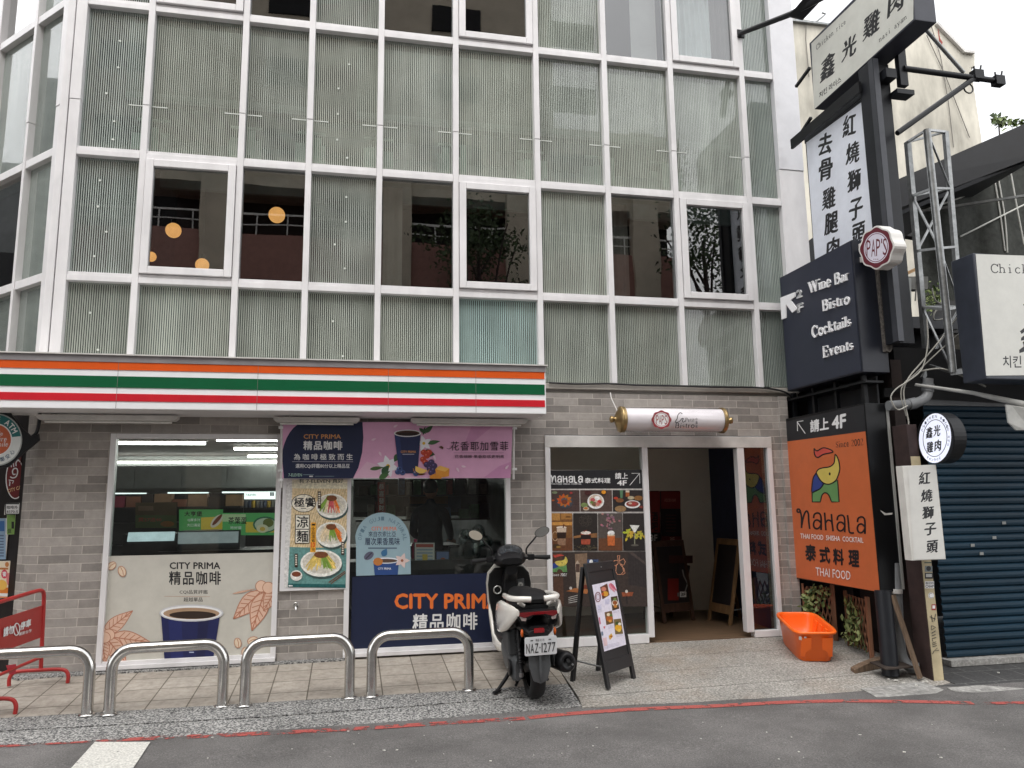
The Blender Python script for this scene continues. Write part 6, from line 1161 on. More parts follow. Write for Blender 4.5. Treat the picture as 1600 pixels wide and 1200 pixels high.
# --- distant concrete building and haze-white sky behind it
Yd = 9.0; t = thing('concrete_building', 'stained cream concrete building standing behind the projecting signs', 'building', onY(1400, 420, Yd)); mb = MB()
conc = M('stained_concrete', srgb(196, 191, 178), .9, var=.34, scale=1.1, stretch=(1, 1, .35), bump=.1); out = [(1200, 20), (1252, 29), (1300, 38), (1342, 42), (1400, 36), (1466, 34), (1508, 79), (1523, 81), (1523, 103), (1517, 105), (1533, 212), (1560, 520), (1200, 520)]
mb.prism([onY(x, y, Yd) for x, y in out], (1.5, 4, 0), conc); mb.build('wall', t)
MB().prism([onY(x, y, Yd-.1) for x, y in ((1466, 33), (1509, 77.5), (1524, 79.5), (1524, 83), (1508, 81), (1464, 36))], (0, .09, 0), dirtywhite).build('coping', t); MB().prism([onY(x, y, Yd-.1) for x, y in ((1238, 29), (1344, 41), (1344, 44), (1238, 32))], (0, .09, 0), steel).build('coping', t)
for pts in ([(1455, 40), (1470, 90), (1482, 160), (1490, 230)], [(1260, 35), (1259, 60), (1264, 120)], [(1448, 55), (1478, 120), (1515, 215)]): MB().tube([onY(x, y, Yd-.05) for x, y in pts], .012, M('cable_grey', srgb(110, 106, 100), .6), 5).build('wire', t)
for pts in ([(1275, 34), (1284, 27), (1290, 22), (1284, 20)],): MB().tube([onY(x, y, Yd) for x, y in pts], .03, steel, 5).build('roof_hook', t)
mb = MB(); mb.prism([onY(x, y, Yd-.08) for x, y in ((1466, 45), (1469, 60), (1473, 66), (1472, 70), (1468, 64))], (0, .02, 0), M('red_graffiti', srgb(150, 70, 62), .8)); mb.build('graffiti', t)
# ================================================================ STREET FURNITURE
def copytree(o, loc, rz_):
    r = o.copy(); COL.objects.link(r); r.matrix_world = Matrix.Translation(loc) @ Matrix.Rotation(rz_, 4, 'Z')
    for ch in o.children: k = ch.copy(); COL.objects.link(k); k.parent = r
    return r
hp_ = [((-2.80, -1.185), (-1.934, -1.18), 'stainless hoop rail standing by the red barrier'), ((-1.79, -1.207), (-.964, -1.165), 'stainless hoop rail in front of the coffee cup window'), ((-.784, -1.199), (.031, -1.159), 'stainless hoop rail in front of the noodle poster pier'), ((.214, -1.162), (1.04, -1.156), 'stainless hoop rail nearest the scooter, before the navy window film')]
h0 = None
for A, B, lb in hp_:
    a = V((*A, gz(*A))); b = V((*B, gz(*B))); m_ = (a+b)/2; rz0 = math.atan2(b.y-a.y, b.x-a.x); w = .825; H = .485; R_ = .15
    if h0 is None:
        h0 = thing('hoop_rail', lb, 'hoop rail', m_, Matrix.Rotation(rz0, 3, 'Z'), 'stainless hoop rails along the kerb')
        pts = [(-w/2, 0, .0), (-w/2, 0, H-R_-.04)]+[(-w/2+R_-R_*cos(t), 0, H-R_+R_*sin(t)) for t in [radians(k*11.25) for k in range(9)]]+[(w/2-R_+R_*sin(t), 0, H-R_+R_*cos(t)) for t in [radians(k*11.25) for k in range(9)]]+[(w/2, 0, H-R_-.04), (w/2, 0, 0)]
        MB().tube(pts, .043, stainless, 22).build('tube', h0, local=True)
        for s in (-1, 1): MB().tube([(s*w/2, 0, .001), (s*w/2, 0, .008), (s*w/2, 0, .012)], [.062, .062, .045], stainless, 24).build('base_flange', h0, local=True)
    else: r = copytree(h0, m_, rz0); r['label'] = lb
# --- red barrier
redm = M('barrier_red', srgb(170, 44, 42), .4, var=.14); BA = V((-2.61, -.28, 0)); BD = V((-.13, -.76, 0)).normalized(); BN = V((BD.y, -BD.x, 0))
bpt = lambda x, y: onP(x, y, BA, BN)
t = thing('barrier', 'red tubular no parking barrier with white lettering beside the brick corner pier', 'barrier', (-2.7, -.66, gz(0, -.66)))
zz = lambda x, y: (x/3.87, 820+y/3.87)
top = [bpt(*zz(*q)) for q in ((-160, 515), (0, 466), (215, 402), (248, 397), (264, 415), (265, 470), (247, 872))]; mb = MB(); mb.tube(smooth_path(top[:2], 1)+smooth_path(top[2:6], 4)+[top[6]], .017, redm, 10); mb.tube([bpt(*zz(-160, 975)), bpt(*zz(190, 825)), bpt(*zz(250, 800))], .014, redm, 8)
mb.tube([bpt(*zz(-160, 515)), bpt(*zz(-150, 1000))], .017, redm, 10); mb.build('rail', t)
mb = MB(); mb.prism([bpt(*zz(*q)) for q in ((-160, 622), (256, 488), (246, 682), (-160, 832))], BN*.006, M('barrier_panel', srgb(166, 46, 42), .35, var=.08)); mb.build('panel', t)
c = Canvas(BA, BN, .009); Z(c, 0, 820, 3.87); c.text('請勿', [(14, 622), (76, 602), (76, 656), (14, 680)], W_, .045, .1); c.text('停車', [(115, 592), (182, 566), (182, 612), (115, 640)], W_, .045, .1); c.text('謝謝合作', [(108, 652), (184, 628), (184, 648), (108, 672)], W_, .015)
c.line([(94+18*cos(k*pi/10), 632+36*sin(k*pi/10)-4*cos(k*pi/10)) for k in range(21)], 6, W_); c.line([(84, 604), (104, 660)], 5, W_); c.build('lettering', t)
mb = MB(); mb.prism([bpt(*zz(*q)) for q in ((38, 850), (98, 842), (96, 900), (60, 905))], BN*.004, M('barrier_tag', srgb(196, 40, 62), .4)); mb.build('tag_plate', t)
for cx3, cy3 in ((-2.61, -.30), (-2.735, -1.05)):
    w = .46; z0 = gz(0, cy3); pts = smooth_path([V((cx3-w/2, cy3, z0)), V((cx3-w/2, cy3, z0+.07)), V((cx3-w/2+.05, cy3, z0+.115)), V((cx3, cy3, z0+.12)), V((cx3+w/2-.05, cy3, z0+.115)), V((cx3+w/2, cy3, z0+.07)), V((cx3+w/2, cy3, z0))], 4); mb = MB(); mb.tube(pts, .016, redm, 10); mb.build('foot', t)
# --- round cash machine sign and cafe signs at the corner
Ya = -.22; t = thing('round_sign', 'round teal and orange cash machine sign on a black plate under the fascia', 'sign', onY(-4, 687, Ya)); mb = MB()
mb.prism([onY(x, y, Ya) for x, y in ((-45, 650), (0, 640), (14, 643), (34, 668), (49, 682), (60, 678), (61, 688), (32, 712), (12, 730), (-45, 735))], (0, .03, 0), black); mb.tube(smooth_path([onY(x, y, Ya+.02) for x, y in ((48, 684), (57, 676), (61, 660), (62, 646))], 4), .016, black, 8); mb.build('backing_plate', t, bevel=.003)
c = Canvas((0, Ya, 0), (0, -1, 0), .004); c.ell(-6, 687, 41, 41, srgb(170, 176, 174), 40); c.poly([(-6+39*cos(radians(k)), 687+39*sin(radians(k))) for k in range(-180, 1, 8)], srgb(24, 108, 108)); c.poly([(-6+39*cos(radians(k)), 687+39*sin(radians(k))) for k in range(-8, 181, 8)], srgb(226, 230, 228)); c.ell(-6, 687, 25.5, 25.5, W_, 36); c.ell(-6, 687, 23.5, 23.5, srgb(196, 96, 58), 36)
for k, ch in enumerate('FREE ATM'):
    if ch == ' ': continue
    a = radians(-128+k*14.5); x, y = -6+32*cos(a), 687+32*sin(a); ca, sa = cos(a+pi/2), sin(a+pi/2); c.text(ch, [(x+u*ca-v*sa, y+u*sa+v*ca) for u, v in ((-3.6, -4.6), (3.6, -4.6), (3.6, 4.6), (-3.6, 4.6))], W_, .03)
for k, ch in enumerate('心安鄰提'):
    a = radians(38+k*17); x, y = -6+32*cos(a), 687+32*sin(a); ca, sa = cos(a-pi/2), sin(a-pi/2); c.text(ch, [(x+u*ca-v*sa, y+u*sa+v*ca) for u, v in ((-3.4, -3.6), (3.4, -3.6), (3.4, 3.6), (-3.4, 3.6))], srgb(30, 76, 110), .01)
c.serif('le', (-2, 674, 5, 681), W_, thick=.1, thin=.06, shear=.2); c.serif('aire', (-6, 682, 11, 690), W_, thick=.1, thin=.06, shear=.2) if all(k in SG for k in 'aire') else None; c.serif('smile', (-8, 690, 13, 698), W_, thick=.1, thin=.06, shear=.2); c.build('sign_face', t)
Yc2 = .22; t = thing('oval_sign', 'dark red oval cafe sign with a white steaming cup, behind the corner pier', 'sign', onY(20, 748, Yc2)); c = Canvas((0, Yc2, 0), (0, -1, 0), .002); mb = MB()
mb.prism([onY(24+15*cos(2*pi*k/26), 748+32*sin(2*pi*k/26), Yc2) for k in range(26)], (0, .03, 0), M('oval_dark', srgb(110, 30, 34), .35)); mb.build('plate', t); Z(c, 0, 630, 6.0)
c.line([(60+18+90*0+62*cos(radians(a)), 708+186*sin(radians(a))) if 0 else (144+86*cos(radians(a)), 708+186*sin(radians(a))) for a in range(30, 331, 10)], 9, W_); c.line([tuple(p)[:2] for p in smooth_path([V((*q, 0)) for q in [(96, 690), (120, 700), (150, 690), (166, 650), (160, 616), (136, 612), (118, 636), (126, 668), (146, 664)]])], 11, W_); c.line([(108, 600), (104, 578), (112, 560)], 10, W_); c.line([(130, 598), (126, 556), (136, 530)], 10, W_); c.line([(152, 590), (150, 560), (164, 536), (178, 540)], 10, W_); c.line([(90, 776), (94, 740), (84, 720), (130, 728), (118, 752)], 9, W_)
c.text('CITY CAFE', [(70, 808), (228, 760), (232, 795), (74, 840)], srgb(230, 190, 140), .02); c.build('print', t)
sfm = M('side_shop_glass_dark', srgb(30, 25, 25), .55, var=.3, spec=.2)
mb = MB(); mb.prism([(-3.03, .165, -.05), (-5.6, 2.735, -.05), (-5.5, 2.83, -.05), (-2.93, .26, -.05)], (0, 0, 2.72), sfm); mb.build('side_shop_front', bld)
mb = MB(); mb.prism([(-3.09, .21, 1.95), (-5.5, 2.62, 1.95), (-5.5, 2.66, 1.95), (-3.1, .25, 1.95)], (0, 0, .06), M('side_shop_rail', srgb(90, 34, 34), .5)); mb.build('door_rail', bld)
def flat(name, label, cat, px, Y, art, base=srgb(220, 220, 214)):
    t = thing(name, label, cat, onY((px[0]+px[2])/2, px[3], Y)); a = onY(px[0], px[1], Y); b = onY(px[2], px[3], Y); mb = MB(); mb.box((a.x, Y, b.z), (b.x, Y+.012, a.z), M('board_'+name+str(int(px[1])), base, .5)); mb.build('board', t); c = Canvas((0, Y, 0), (0, -1, 0), .001); art(c); c.build('print', t)
def f1(c): c.rect(8, 786, 30, 804, srgb(20, 22, 24)); c.rect(9.5, 788, 30, 802.5, W_); c.text('咖啡外', (10.5, 790, 28, 795.5), INK, .02); c.text('8370-5', (10.5, 797.5, 28, 801.5), INK, .02)
def f2(c):
    c.rect(-14, 877, 17, 934, srgb(236, 222, 196)); c.rect(-14, 918, 17, 934, srgb(226, 130, 50)); c.ell(11, 882, 3, 4, srgb(200, 130, 70)); c.ell(7, 897, 5, 7, srgb(214, 70, 96)); c.text('饗', (4, 893, 10, 901), W_, .02); c.rect(-4, 887, 13, 890, srgb(190, 120, 60)); c.ell(3, 914, 8, 8, srgb(240, 190, 90)); c.ell(14, 905, 4, 10, srgb(220, 130, 130)); c.rect(-10, 927, 13, 932, W_)
def f3(c):
    c.rect(-8, 810, 9, 874, srgb(150, 178, 206)); c.rect(-6, 814, 7, 830, srgb(60, 110, 170))
    for k in range(8): c.rect(-5, 836+k*4.5, 6, 838+k*4.5, srgb(90, 110, 140))
def f4(c): c.rect(11, 803, 24, 835, srgb(126, 164, 84)); c.rect(18, 815, 22, 826, INK); c.text('促', (12, 826, 18, 833), INK, .02)
flat('small_sign', 'small white coffee takeaway sign below the oval sign', 'sign', (8, 786, 30, 804), .20, f1); flat('poster', 'cream and orange food poster at the very edge of the picture', 'poster', (-14, 877, 17, 934), .26, f2); flat('poster', 'pale blue notice poster on the side shop front', 'poster', (-8, 810, 9, 874), .30, f3); flat('poster', 'small green sale poster beside the corner pier', 'poster', (11, 803, 24, 835), .24, f4)
mb = MB(); p = onY(462, 948, -.03); tp = thing('wall_tap', 'small chrome tap on the brick pier under the noodle poster', 'tap', (p.x, -.001, p.z)); mb.tube([(p.x, .0, p.z+.01), (p.x, -.05, p.z+.01), (p.x+.005, -.06, p.z-.03)], .012, stainless, 8); mb.ball((p.x, -.035, p.z+.035), (.022, .012, .012), stainless, 10, 6); mb.tube([(p.x, -.001, p.z+.01), (p.x, -.008, p.z+.01)], .028, stainless, 14); mb.build('tap_body', tp)
# --- menu A-board
th = math.atan2(.29, .36); bc = V(((2.184+2.543)/2+.025, (-1.413-1.123)/2, 0)); bc.z = gz(bc.x, bc.y)
def a_board(label, loc, ang, w, h, lean, back, mat, group=None, screen=(.07, .08, .10, .12), sm=None, chain=True, name='menu_board', foot=.10):
    t = thing(name, label, 'A-board', loc, Matrix.Rotation(ang, 3, 'Z'), group); mb = MB(); f = lambda u, v, o=0: V((u, lean*v/h+o, v))
    fr_ = .045
    for s in (-1, 1): MB().prism([f(s*w/2, 0), f(s*(w/2-fr_), 0), f(s*(w/2-fr_), h), f(s*w/2, h)], (0, .03, .004), mat).build('leg', t, local=True, bevel=.003)
    q = w/2-fr_; MB().prism([f(-q, h-.07), f(q, h-.07), f(q, h), f(-q, h)], (0, .03, .004), mat).build('cross_rail', t, local=True, bevel=.003); MB().prism([f(-q, foot+.02), f(q, foot+.02), f(q, foot+.12), f(-q, foot+.12)], (0, .03, .004), mat).build('cross_rail', t, local=True, bevel=.003)
    MB().prism([f(-q, foot+.121, .008), f(q, foot+.121, .008), f(q, h-.071, .008), f(-q, h-.071, .008)], (0, .012, .0), sm or mat).build('panel', t, local=True)
    for s in (-1, 1): mb = MB(); mb.prism([V((s*(w/2-.01), back, 0)), V((s*(w/2-.055), back, 0)), V((s*(w/2-.055), lean+.035, h-.03)), V((s*(w/2-.01), lean+.035, h-.03))], (0, .03, .003), mat); mb.build('leg', t, local=True, bevel=.003)
    if chain: [MB().tube([f(s*(w/2-.03), .17, .03), V((s*(w/2-.04), lerp(back, lean, .2), .19))], .008, steel, 6).build('stay', t, local=True) for s in (-1, 1)]
    return t, f
ab, fA = a_board('black A-board with a white photo menu standing in front of the entrance', bc, th, .475, 1.04, .20, .38, M('board_black', srgb(30, 30, 32), .5, var=.2))
RA = RM[ab.name]; pA0 = RA @ fA(0, .2, .006); nA = (RA.to_3x3() @ V((0, -1.04, .20))).normalized()
c = Canvas(pA0, nA, .004); Z(c, 740, 780, 3.636); c.poly([(671, 488), (803, 459), (865, 826), (734, 868)], srgb(228, 224, 238))
def tile(q, base, blobs):
    c.poly(q, base); cx = sum(p[0] for p in q)/4; cy = sum(p[1] for p in q)/4
    for dx, dy, r, cl in blobs: c.ell(cx+dx, cy+dy, r, r*.9, cl)
tile([(716, 500), (757, 479), (770, 545), (730, 570)], srgb(96, 60, 44), [(-6, -12, 14, srgb(204, 130, 110)), (4, 14, 16, srgb(214, 160, 60)), (-12, 16, 9, srgb(190, 90, 40))])
tile([(776, 556), (814, 549), (826, 622), (786, 634)], srgb(74, 62, 46), [(0, 0, 18, srgb(226, 220, 205)), (0, -2, 13, srgb(150, 84, 40)), (0, -22, 9, srgb(110, 140, 70)), (2, 18, 10, srgb(196, 130, 60))])
tile([(741, 643), (782, 634), (793, 704), (752, 716)], srgb(110, 86, 60), [(2, 4, 19, srgb(176, 96, 46)), (-4, -18, 10, srgb(226, 216, 190)), (10, -14, 8, srgb(90, 120, 50)), (6, 18, 9, srgb(214, 150, 70))])
tile([(793, 683), (834, 678), (846, 764), (802, 768)], srgb(120, 104, 70), [(0, 8, 20, srgb(226, 170, 50)), (-6, -18, 10, srgb(60, 84, 40)), (8, -14, 9, srgb(230, 225, 210)), (4, 22, 10, srgb(236, 196, 90))])
tile([(764, 778), (780, 762), (788, 780), (772, 800)], srgb(214, 170, 70), [(2, 0, 6, srgb(170, 90, 40))])
leaf(c, 765, 480, 60, 11, 55, srgb(226, 150, 166)); leaf(c, 772, 476, 62, 8, 50, srgb(200, 96, 120)); c.ring(703, 556, 15, 27, 4, srgb(120, 50, 62)); c.ring(703, 556, 9, 16, 2, srgb(150, 90, 100)); c.line([(710, 672), (716, 710)], 7, srgb(206, 110, 140)); c.line([(726, 752), (729, 775)], 10, srgb(110, 130, 150)); c.poly([(730, 790), (752, 785), (758, 830), (738, 836)], srgb(226, 196, 200)); c.poly([(732, 725), (744, 722), (742, 738)], srgb(216, 110, 120))
for x, y, w, k in ((742, 575, 26, 4), (700, 605, 22, 4), (702, 630, 22, 3), (786, 640, 36, 2), (806, 775, 36, 2), (760, 722, 30, 3), (752, 830, 70, 3), (736, 845, 24, 2)):
    for i in range(k): c.line([(x, y+i*7), (x+w, y+i*7-w*.22)], 1.5, srgb(150, 160, 206) if k > 3 else srgb(170, 166, 186))
c.build('menu_sheet', ab, print_mat('menu_print', .3, lo=.86, hi=1.06, sc=40.0)); mb = MB(); mb.tube([RA @ fA(.0, 1.0, -.001), RA @ fA(.0, 1.0, -.006)], .006, steel, 8); mb.build('stud', ab)
# folded boards standing in the hall
wood_d = M('board_dark_wood', srgb(74, 50, 38), .6, var=.3, scale=4, stretch=(6, 6, .6)); chalk = M('chalk_panel', srgb(34, 30, 32), .6, var=.3)
t, f2_ = a_board('dark wooden A-board with a red and black poster inside the hallway', (X0(1062, 960, 1.2), 1.2, .036), radians(16), .50, .98, .16, .42, wood_d, 'A-boards inside the hallway', sm=chalk)
R2 = RM[t.name]; c = Canvas(R2 @ f2_(0, .3, .006), (R2.to_3x3() @ V((0, -.98, .16))).normalized(), .004); c.rect(1045, 868, 1082, 880, srgb(70, 36, 34)); c.rect(1043, 904, 1060, 938, srgb(130, 36, 32)); c.poly([(1060, 880), (1078, 884), (1070, 938), (1060, 936)], srgb(44, 36, 40)); c.line([(1066, 890), (1068, 900), (1074, 912), (1070, 925)], 2, srgb(150, 150, 150)); c.rect(1062, 924.5, 1072, 933, W_); c.text('3F', (1063.3, 926, 1071, 931.6), INK, .03); c.rect(1058, 926, 1061, 932, srgb(120, 120, 120)); c.build('poster_print', t)
t, _ = a_board('wooden A-board with a dark chalk panel standing by the navy hall wall', (X0(1122, 965, 1.0), 1.0, .036), radians(-84), .5, 1.0, .2, .45, M('board_pale_wood', srgb(128, 98, 66), .6, var=.25, scale=4, stretch=(6, 6, .6)), 'A-boards inside the hallway', sm=chalk)
# --- orange tub
tubm = M('orange_plastic', srgb(252, 112, 34), .32, var=.05, scale=3); o3 = V((4.60, -.62, 0)); ax = V((.315, .95, 0)).normalized(); o3.z = gz(o3.x, o3.y); slope = math.atan(.085)
Rt = Matrix((V((ax.y, -ax.x, 0)), ax, V((0, 0, 1)))).transposed() @ Matrix.Rotation(slope*.95, 3, 'X')
t = thing('plastic_tub', 'bright orange plastic tub with a rolled rim on the ramp under the elephant sign', 'tub', o3, Rt)
Wd, Ln, Ht = .40, .86, .30
def sup(w, l, z, n=40, p=6.0):
    out = []
    for k in range(n): a = 2*pi*(k+.5)/n; ca, sa = cos(a), sin(a); r = (abs(ca)**p+abs(sa)**p)**(-1/p); out.append(V((w/2*r*ca, l/2*r*sa, z)))
    return out
mb = MB(); mb.loft([sup(.31, .74, .004), sup(.325, .76, .012), sup(.385, .845, Ht-.03), sup(.39, .85, Ht-.028), sup(.43, .89, Ht-.026), sup(.436, .896, Ht-.012), sup(.425, .885, Ht), sup(.39, .85, Ht), sup(.378, .838, Ht-.012), sup(.37, .83, Ht-.04), sup(.31, .745, .022), sup(.02, .04, .02)], tubm, cap=True); mb.build('tub_shell', t, local=True)
mb = MB()
for yy in (-.28, -.1, .08, .26):
    for s in (-1, 1): 
        zt2 = Ht-.05; mb.prism([V((s*.150, yy-.05, .08)), V((s*.150, yy+.05, .08)), V((s*.184, yy+.05, zt2)), V((s*.184, yy-.05, zt2))], (s*-.012, 0, 0), tubm)
for xx in (-.1, .1): mb.prism([V((xx-.05, -.372, .05)), V((xx+.05, -.372, .05)), V((xx+.05, -.425, Ht-.06)), V((xx-.05, -.425, Ht-.06))], (0, -.006, 0), tubm)
mb.build('rib', t, local=True, bevel=.003)
mb = MB(); mb.prism([V((-.17, -.4285, .225)), V((-.145, -.4285, .22)), V((-.147, -.433, .255)), V((-.172, -.433, .255))], (0, -.003, 0), dirtywhite); mb.prism([V((-.12, -.430, .24)), V((-.10, -.430, .238)), V((-.10, -.434, .255)), V((-.12, -.434, .255))], (0, -.003, 0), dirtywhite); mb.build('label', t, local=True)
# --- globe lamps behind the upstairs window
for x, y, r, Yg, lb in ((271, 360, 12.5, 1.7, 'warm globe lamp upstairs behind the opening sash, higher of the three there'), (432.5, 336, 13, 1.9, 'warm globe lamp upstairs behind the fixed dark pane beside the sash'), (236, 401, 8.5, 2.1, 'warm globe lamp upstairs half hidden by the sash frame'), (316, 414, 11, 2.0, 'warm globe lamp upstairs low behind the sash sill')):
    p = onY(x, y, Yg); r3 = (onY(x+r, y, Yg)-p).length; t = thing('globe_lamp', lb, 'globe lamp', p, group='warm globe lamps upstairs'); mb = MB(); mb.ball(p, r3, M('globe_glow', srgb(238, 172, 100), .4, emit=.62, var=.12), 24, 16); mb.build('globe', t); mb = MB(); mb.tube([p+V((0, 0, r3)), (p.x, p.y, 5.70)], .006, cabk, 6); mb.tube([p+V((0, 0, r3-.01)), p+V((0, 0, r3+.05))], .03, black, 10); mb.build('cord', t)
# ================================================================ SCOOTER (own frame: x right, y forward, z up, origin under the rear tyre)
so_ = V((1.545, -1.432, gz(0, -1.432)-.004)); sm_ = Matrix.Rotation(radians(-2.0), 3, 'Z') @ Matrix.Rotation(radians(-1.8), 3, 'Y') @ Matrix.Rotation(math.atan(.085), 3, 'X')
sc = thing('scooter', 'white and black motor scooter parked at the kerb with its plate facing the street', 'scooter', so_, sm_)
pw = M('scooter_white', srgb(226, 222, 214), .22, var=.05, coat=.6); pk_ = M('scooter_black', srgb(22, 22, 24), .4, var=.12, spec=.35); pg = M('scooter_grey', srgb(74, 76, 78), .5, var=.15); rub = M('tyre_rubber', srgb(28, 28, 29), .85, var=.2, bump=.2); sil = M('bare_alloy', srgb(150, 150, 150), .35, .8, var=.2); redl = M('rear_lens', srgb(116, 14, 22), .12, var=.05, coat=1); ambl = M('amber_lens', srgb(210, 96, 26), .2); seatm = M('seat_vinyl', srgb(20, 20, 21), .55, var=.12, bump=.15, spec=.3)
def wheel(y, r, w, name='wheel'):
    o = MB(); rings = []
    prof = [(r-.085, -w*.36), (r-.05, -w*.5), (r-.022, -w*.46), (r-.006, -w*.28), (r, 0), (r-.006, w*.28), (r-.022, w*.46), (r-.05, w*.5), (r-.085, w*.36)]
    for k in range(36): a = 2*pi*k/36; rings.append([V((x, y+rr_*cos(a), r+rr_*sin(a))) for rr_, x in prof])
    o.loft(rings+[rings[0]], rub, cap=False, closed=False)
    for k in range(48):                                           # tread grooves
        a = 2*pi*k/48
        for s in (-1, 1): p = V((s*w*.24, y+(r+.0005)*cos(a), r+(r+.0005)*sin(a))); tn = V((0, -sin(a), cos(a))); ra = V((0, cos(a), sin(a))); sd_ = V((1, 0, 0)); q = [p+sd_*.02+tn*.004, p-sd_*.02*s+tn*.012*1, p-sd_*.02-tn*.0, p+sd_*.02-tn*.004]; 
    wo_ = o.build(name, sc, local=True); m2 = MB(); 
    for sgn in (-1, 1): m2.loft([[V((sgn*w*.34, y+rr_*cos(2*pi*k/30), r+rr_*sin(2*pi*k/30))) for k in range(30)] for rr_ in (r-.083, r-.1)], pk_, cap=False)
    for k in range(5): a = 2*pi*k/5+.3; m2.bar((0, y, r), (0, y+(r-.09)*cos(a), r+(r-.09)*sin(a)), .05, .03, pk_, up=V((1, 0, 0)))
    m2.tube([(-w*.55, y, r), (w*.55, y, r)], .045, sil, 16); m2.build('rim', wo_, local=True) if False else m2.build('rim', sc, local=True); return wo_
RM_local = RM
wheel(0, .255, .128); wheel(1.31, .25, .115)
def ringx2(y, cx, cz, w, h, n=16, p=2.6, tilt=0.0):
    out = []
    for k in range(n): a = 2*pi*k/n; ca, sa = cos(a), sin(a); r = (abs(ca)**p+abs(sa)**p)**(-1/p); out.append(V((cx+w/2*r*ca, y+tilt*h/2*r*sa, cz+h/2*r*sa)))
    return out
def lof(name, secs, mat, n=18, p=2.6, smooth=True):
    return MB().loft([ringx2(*s, n=n, p=p) if len(s) == 5 else ringx2(*s[:5], n=n, p=p, tilt=s[5]) for s in secs], mat, smooth=smooth).build(name, sc, local=True)
# rear mudguard (wedge below the plate)
MB().prism([V((-.085, -.285, .44)), V((.085, -.285, .44)), V((.088, -.30, .33)), V((.055, -.305, .225)), V((.0, -.31, .205)), V((-.055, -.305, .225)), V((-.088, -.30, .33))], (0, .03, .0), pg).prism([V((-.006, -.312, .43)), V((.006, -.312, .43)), V((.012, -.33, .30)), V((.0, -.322, .215)), V((-.012, -.33, .30))], (0, .02, 0), pg).build('mudguard', sc, local=True, bevel=.004)
lof('mudguard_arch', [(-.29, 0, .44, .16, .05), (-.2, 0, .53, .19, .06), (-.05, 0, .575, .2, .06), (.15, 0, .58, .2, .06)], pk_)
# number plate
pl_o = MB().prism([V((p[0], -.325-(p[1]-.5)*.12, p[1])) for p in rr(.005, .505, .262, .150, .014)], (0, .006, 0), M('plate_white', srgb(232, 234, 236), .3, var=.03)).build('number_plate', sc, local=True)
Rs = RM[sc.name]; Pn = Rs @ V((0.005, -.3265, .505)); Nn = (Rs.to_3x3() @ V((0, -1, -.12))).normalized(); c = Canvas(Pn, Nn, .002)
def loc2px(P):
    d = (Rs @ V(P))-CAM_C; zz_ = d.dot(FWD); return (800+CAM_F*d.dot(RT)/zz_, 600-CAM_F*d.dot(UP)/zz_)
pq = [loc2px((x, -.325-(z-.5)*.12, z)) for x, z in ((-.122, .578), (.132, .578), (.132, .432), (-.122, .432))]; fq = c.quadmap(pq)
def ptext(s, u0, v0, u1, v1, col, b): c.text(s, [fq(u0, v1), fq(u1, v1), fq(u1, v0), fq(u0, v0)], col, b)
for ch, u in zip('NAZ1277', (.03, .17, .31, .50, .585, .72, .855)):
    if ch == '1': c.poly([fq(.525, .13), fq(.555, .13), fq(.555, .66), fq(.525, .66)], INK)
    else: ptext(ch, u, .13, u+.115, .66, INK, .0)
c.poly([fq(.455, .38), fq(.485, .38), fq(.485, .46), fq(.455, .46)], INK); ptext('臺北市', .38, .76, .62, .9, srgb(90, 92, 96), .0); c.poly([fq(.17, .8), fq(.25, .8), fq(.25, .86), fq(.17, .86)], srgb(60, 60, 66)); c.poly([fq(.75, .8), fq(.83, .8), fq(.83, .86), fq(.75, .86)], srgb(60, 60, 66)); c.poly([fq(.34, .78), fq(.365, .78), fq(.365, .9), fq(.34, .9)], srgb(60, 60, 66))
po = c.build('lettering', sc)
# tail: black under-tray, lamp, white flanks, grab rail
lof('tail_tray', [(-.31, 0, .60, .17, .05, .2), (-.25, 0, .615, .25, .09), (-.12, 0, .63, .30, .13), (.1, 0, .62, .30, .18), (.42, 0, .58, .30, .26)], pk_)
MB().prism([V((x, -.33+abs(x)*.25, z)) for x, z in ((-.16, .775), (.16, .775), (.172, .735), (.15, .695), (.07, .715), (.04, .745), (-.04, .745), (-.07, .715), (-.15, .695), (-.172, .735))], (0, .12, 0), pk_).build('lamp_housing', sc, local=True, bevel=.005)
tl = MB().prism([V((x, -.338+abs(x)*.25, z)) for x, z in ((-.152, .768), (.152, .768), (.16, .742), (.12, .726), (.045, .752), (-.045, .752), (-.12, .726), (-.16, .742))], (0, .03, 0), redl).build('tail_light', sc, local=True, bevel=.003)
for s in (-1, 1): MB().prism([V((s*x, -.332+x*.25, z)) for x, z in ((.10, .724), (.155, .738), (.14, .704), (.108, .700))], (0, .03, 0), M('clear_lens', srgb(176, 160, 156), .1, coat=1)).build('indicator_lens', sc, local=True, bevel=.002)
MB().prism([V((x, -.30, z)) for x, z in ((-.075, .655), (.075, .655), (.09, .61), (.05, .595), (-.05, .595), (-.09, .61))], (0, .1, 0), pk_).build('plate_bracket', sc, local=True, bevel=.004)
MB().box((-.045, -.318, .605), (.04, -.299, .64), M('brake_lens_red', srgb(150, 16, 24), .2, coat=1)).build('brake_light', sc, local=True, bevel=.003)
for s in (-1, 1): MB().ball((s*.135, -.27, .60), (.012, .02, .032), ambl, 12, 8).build('reflector', sc, local=True)
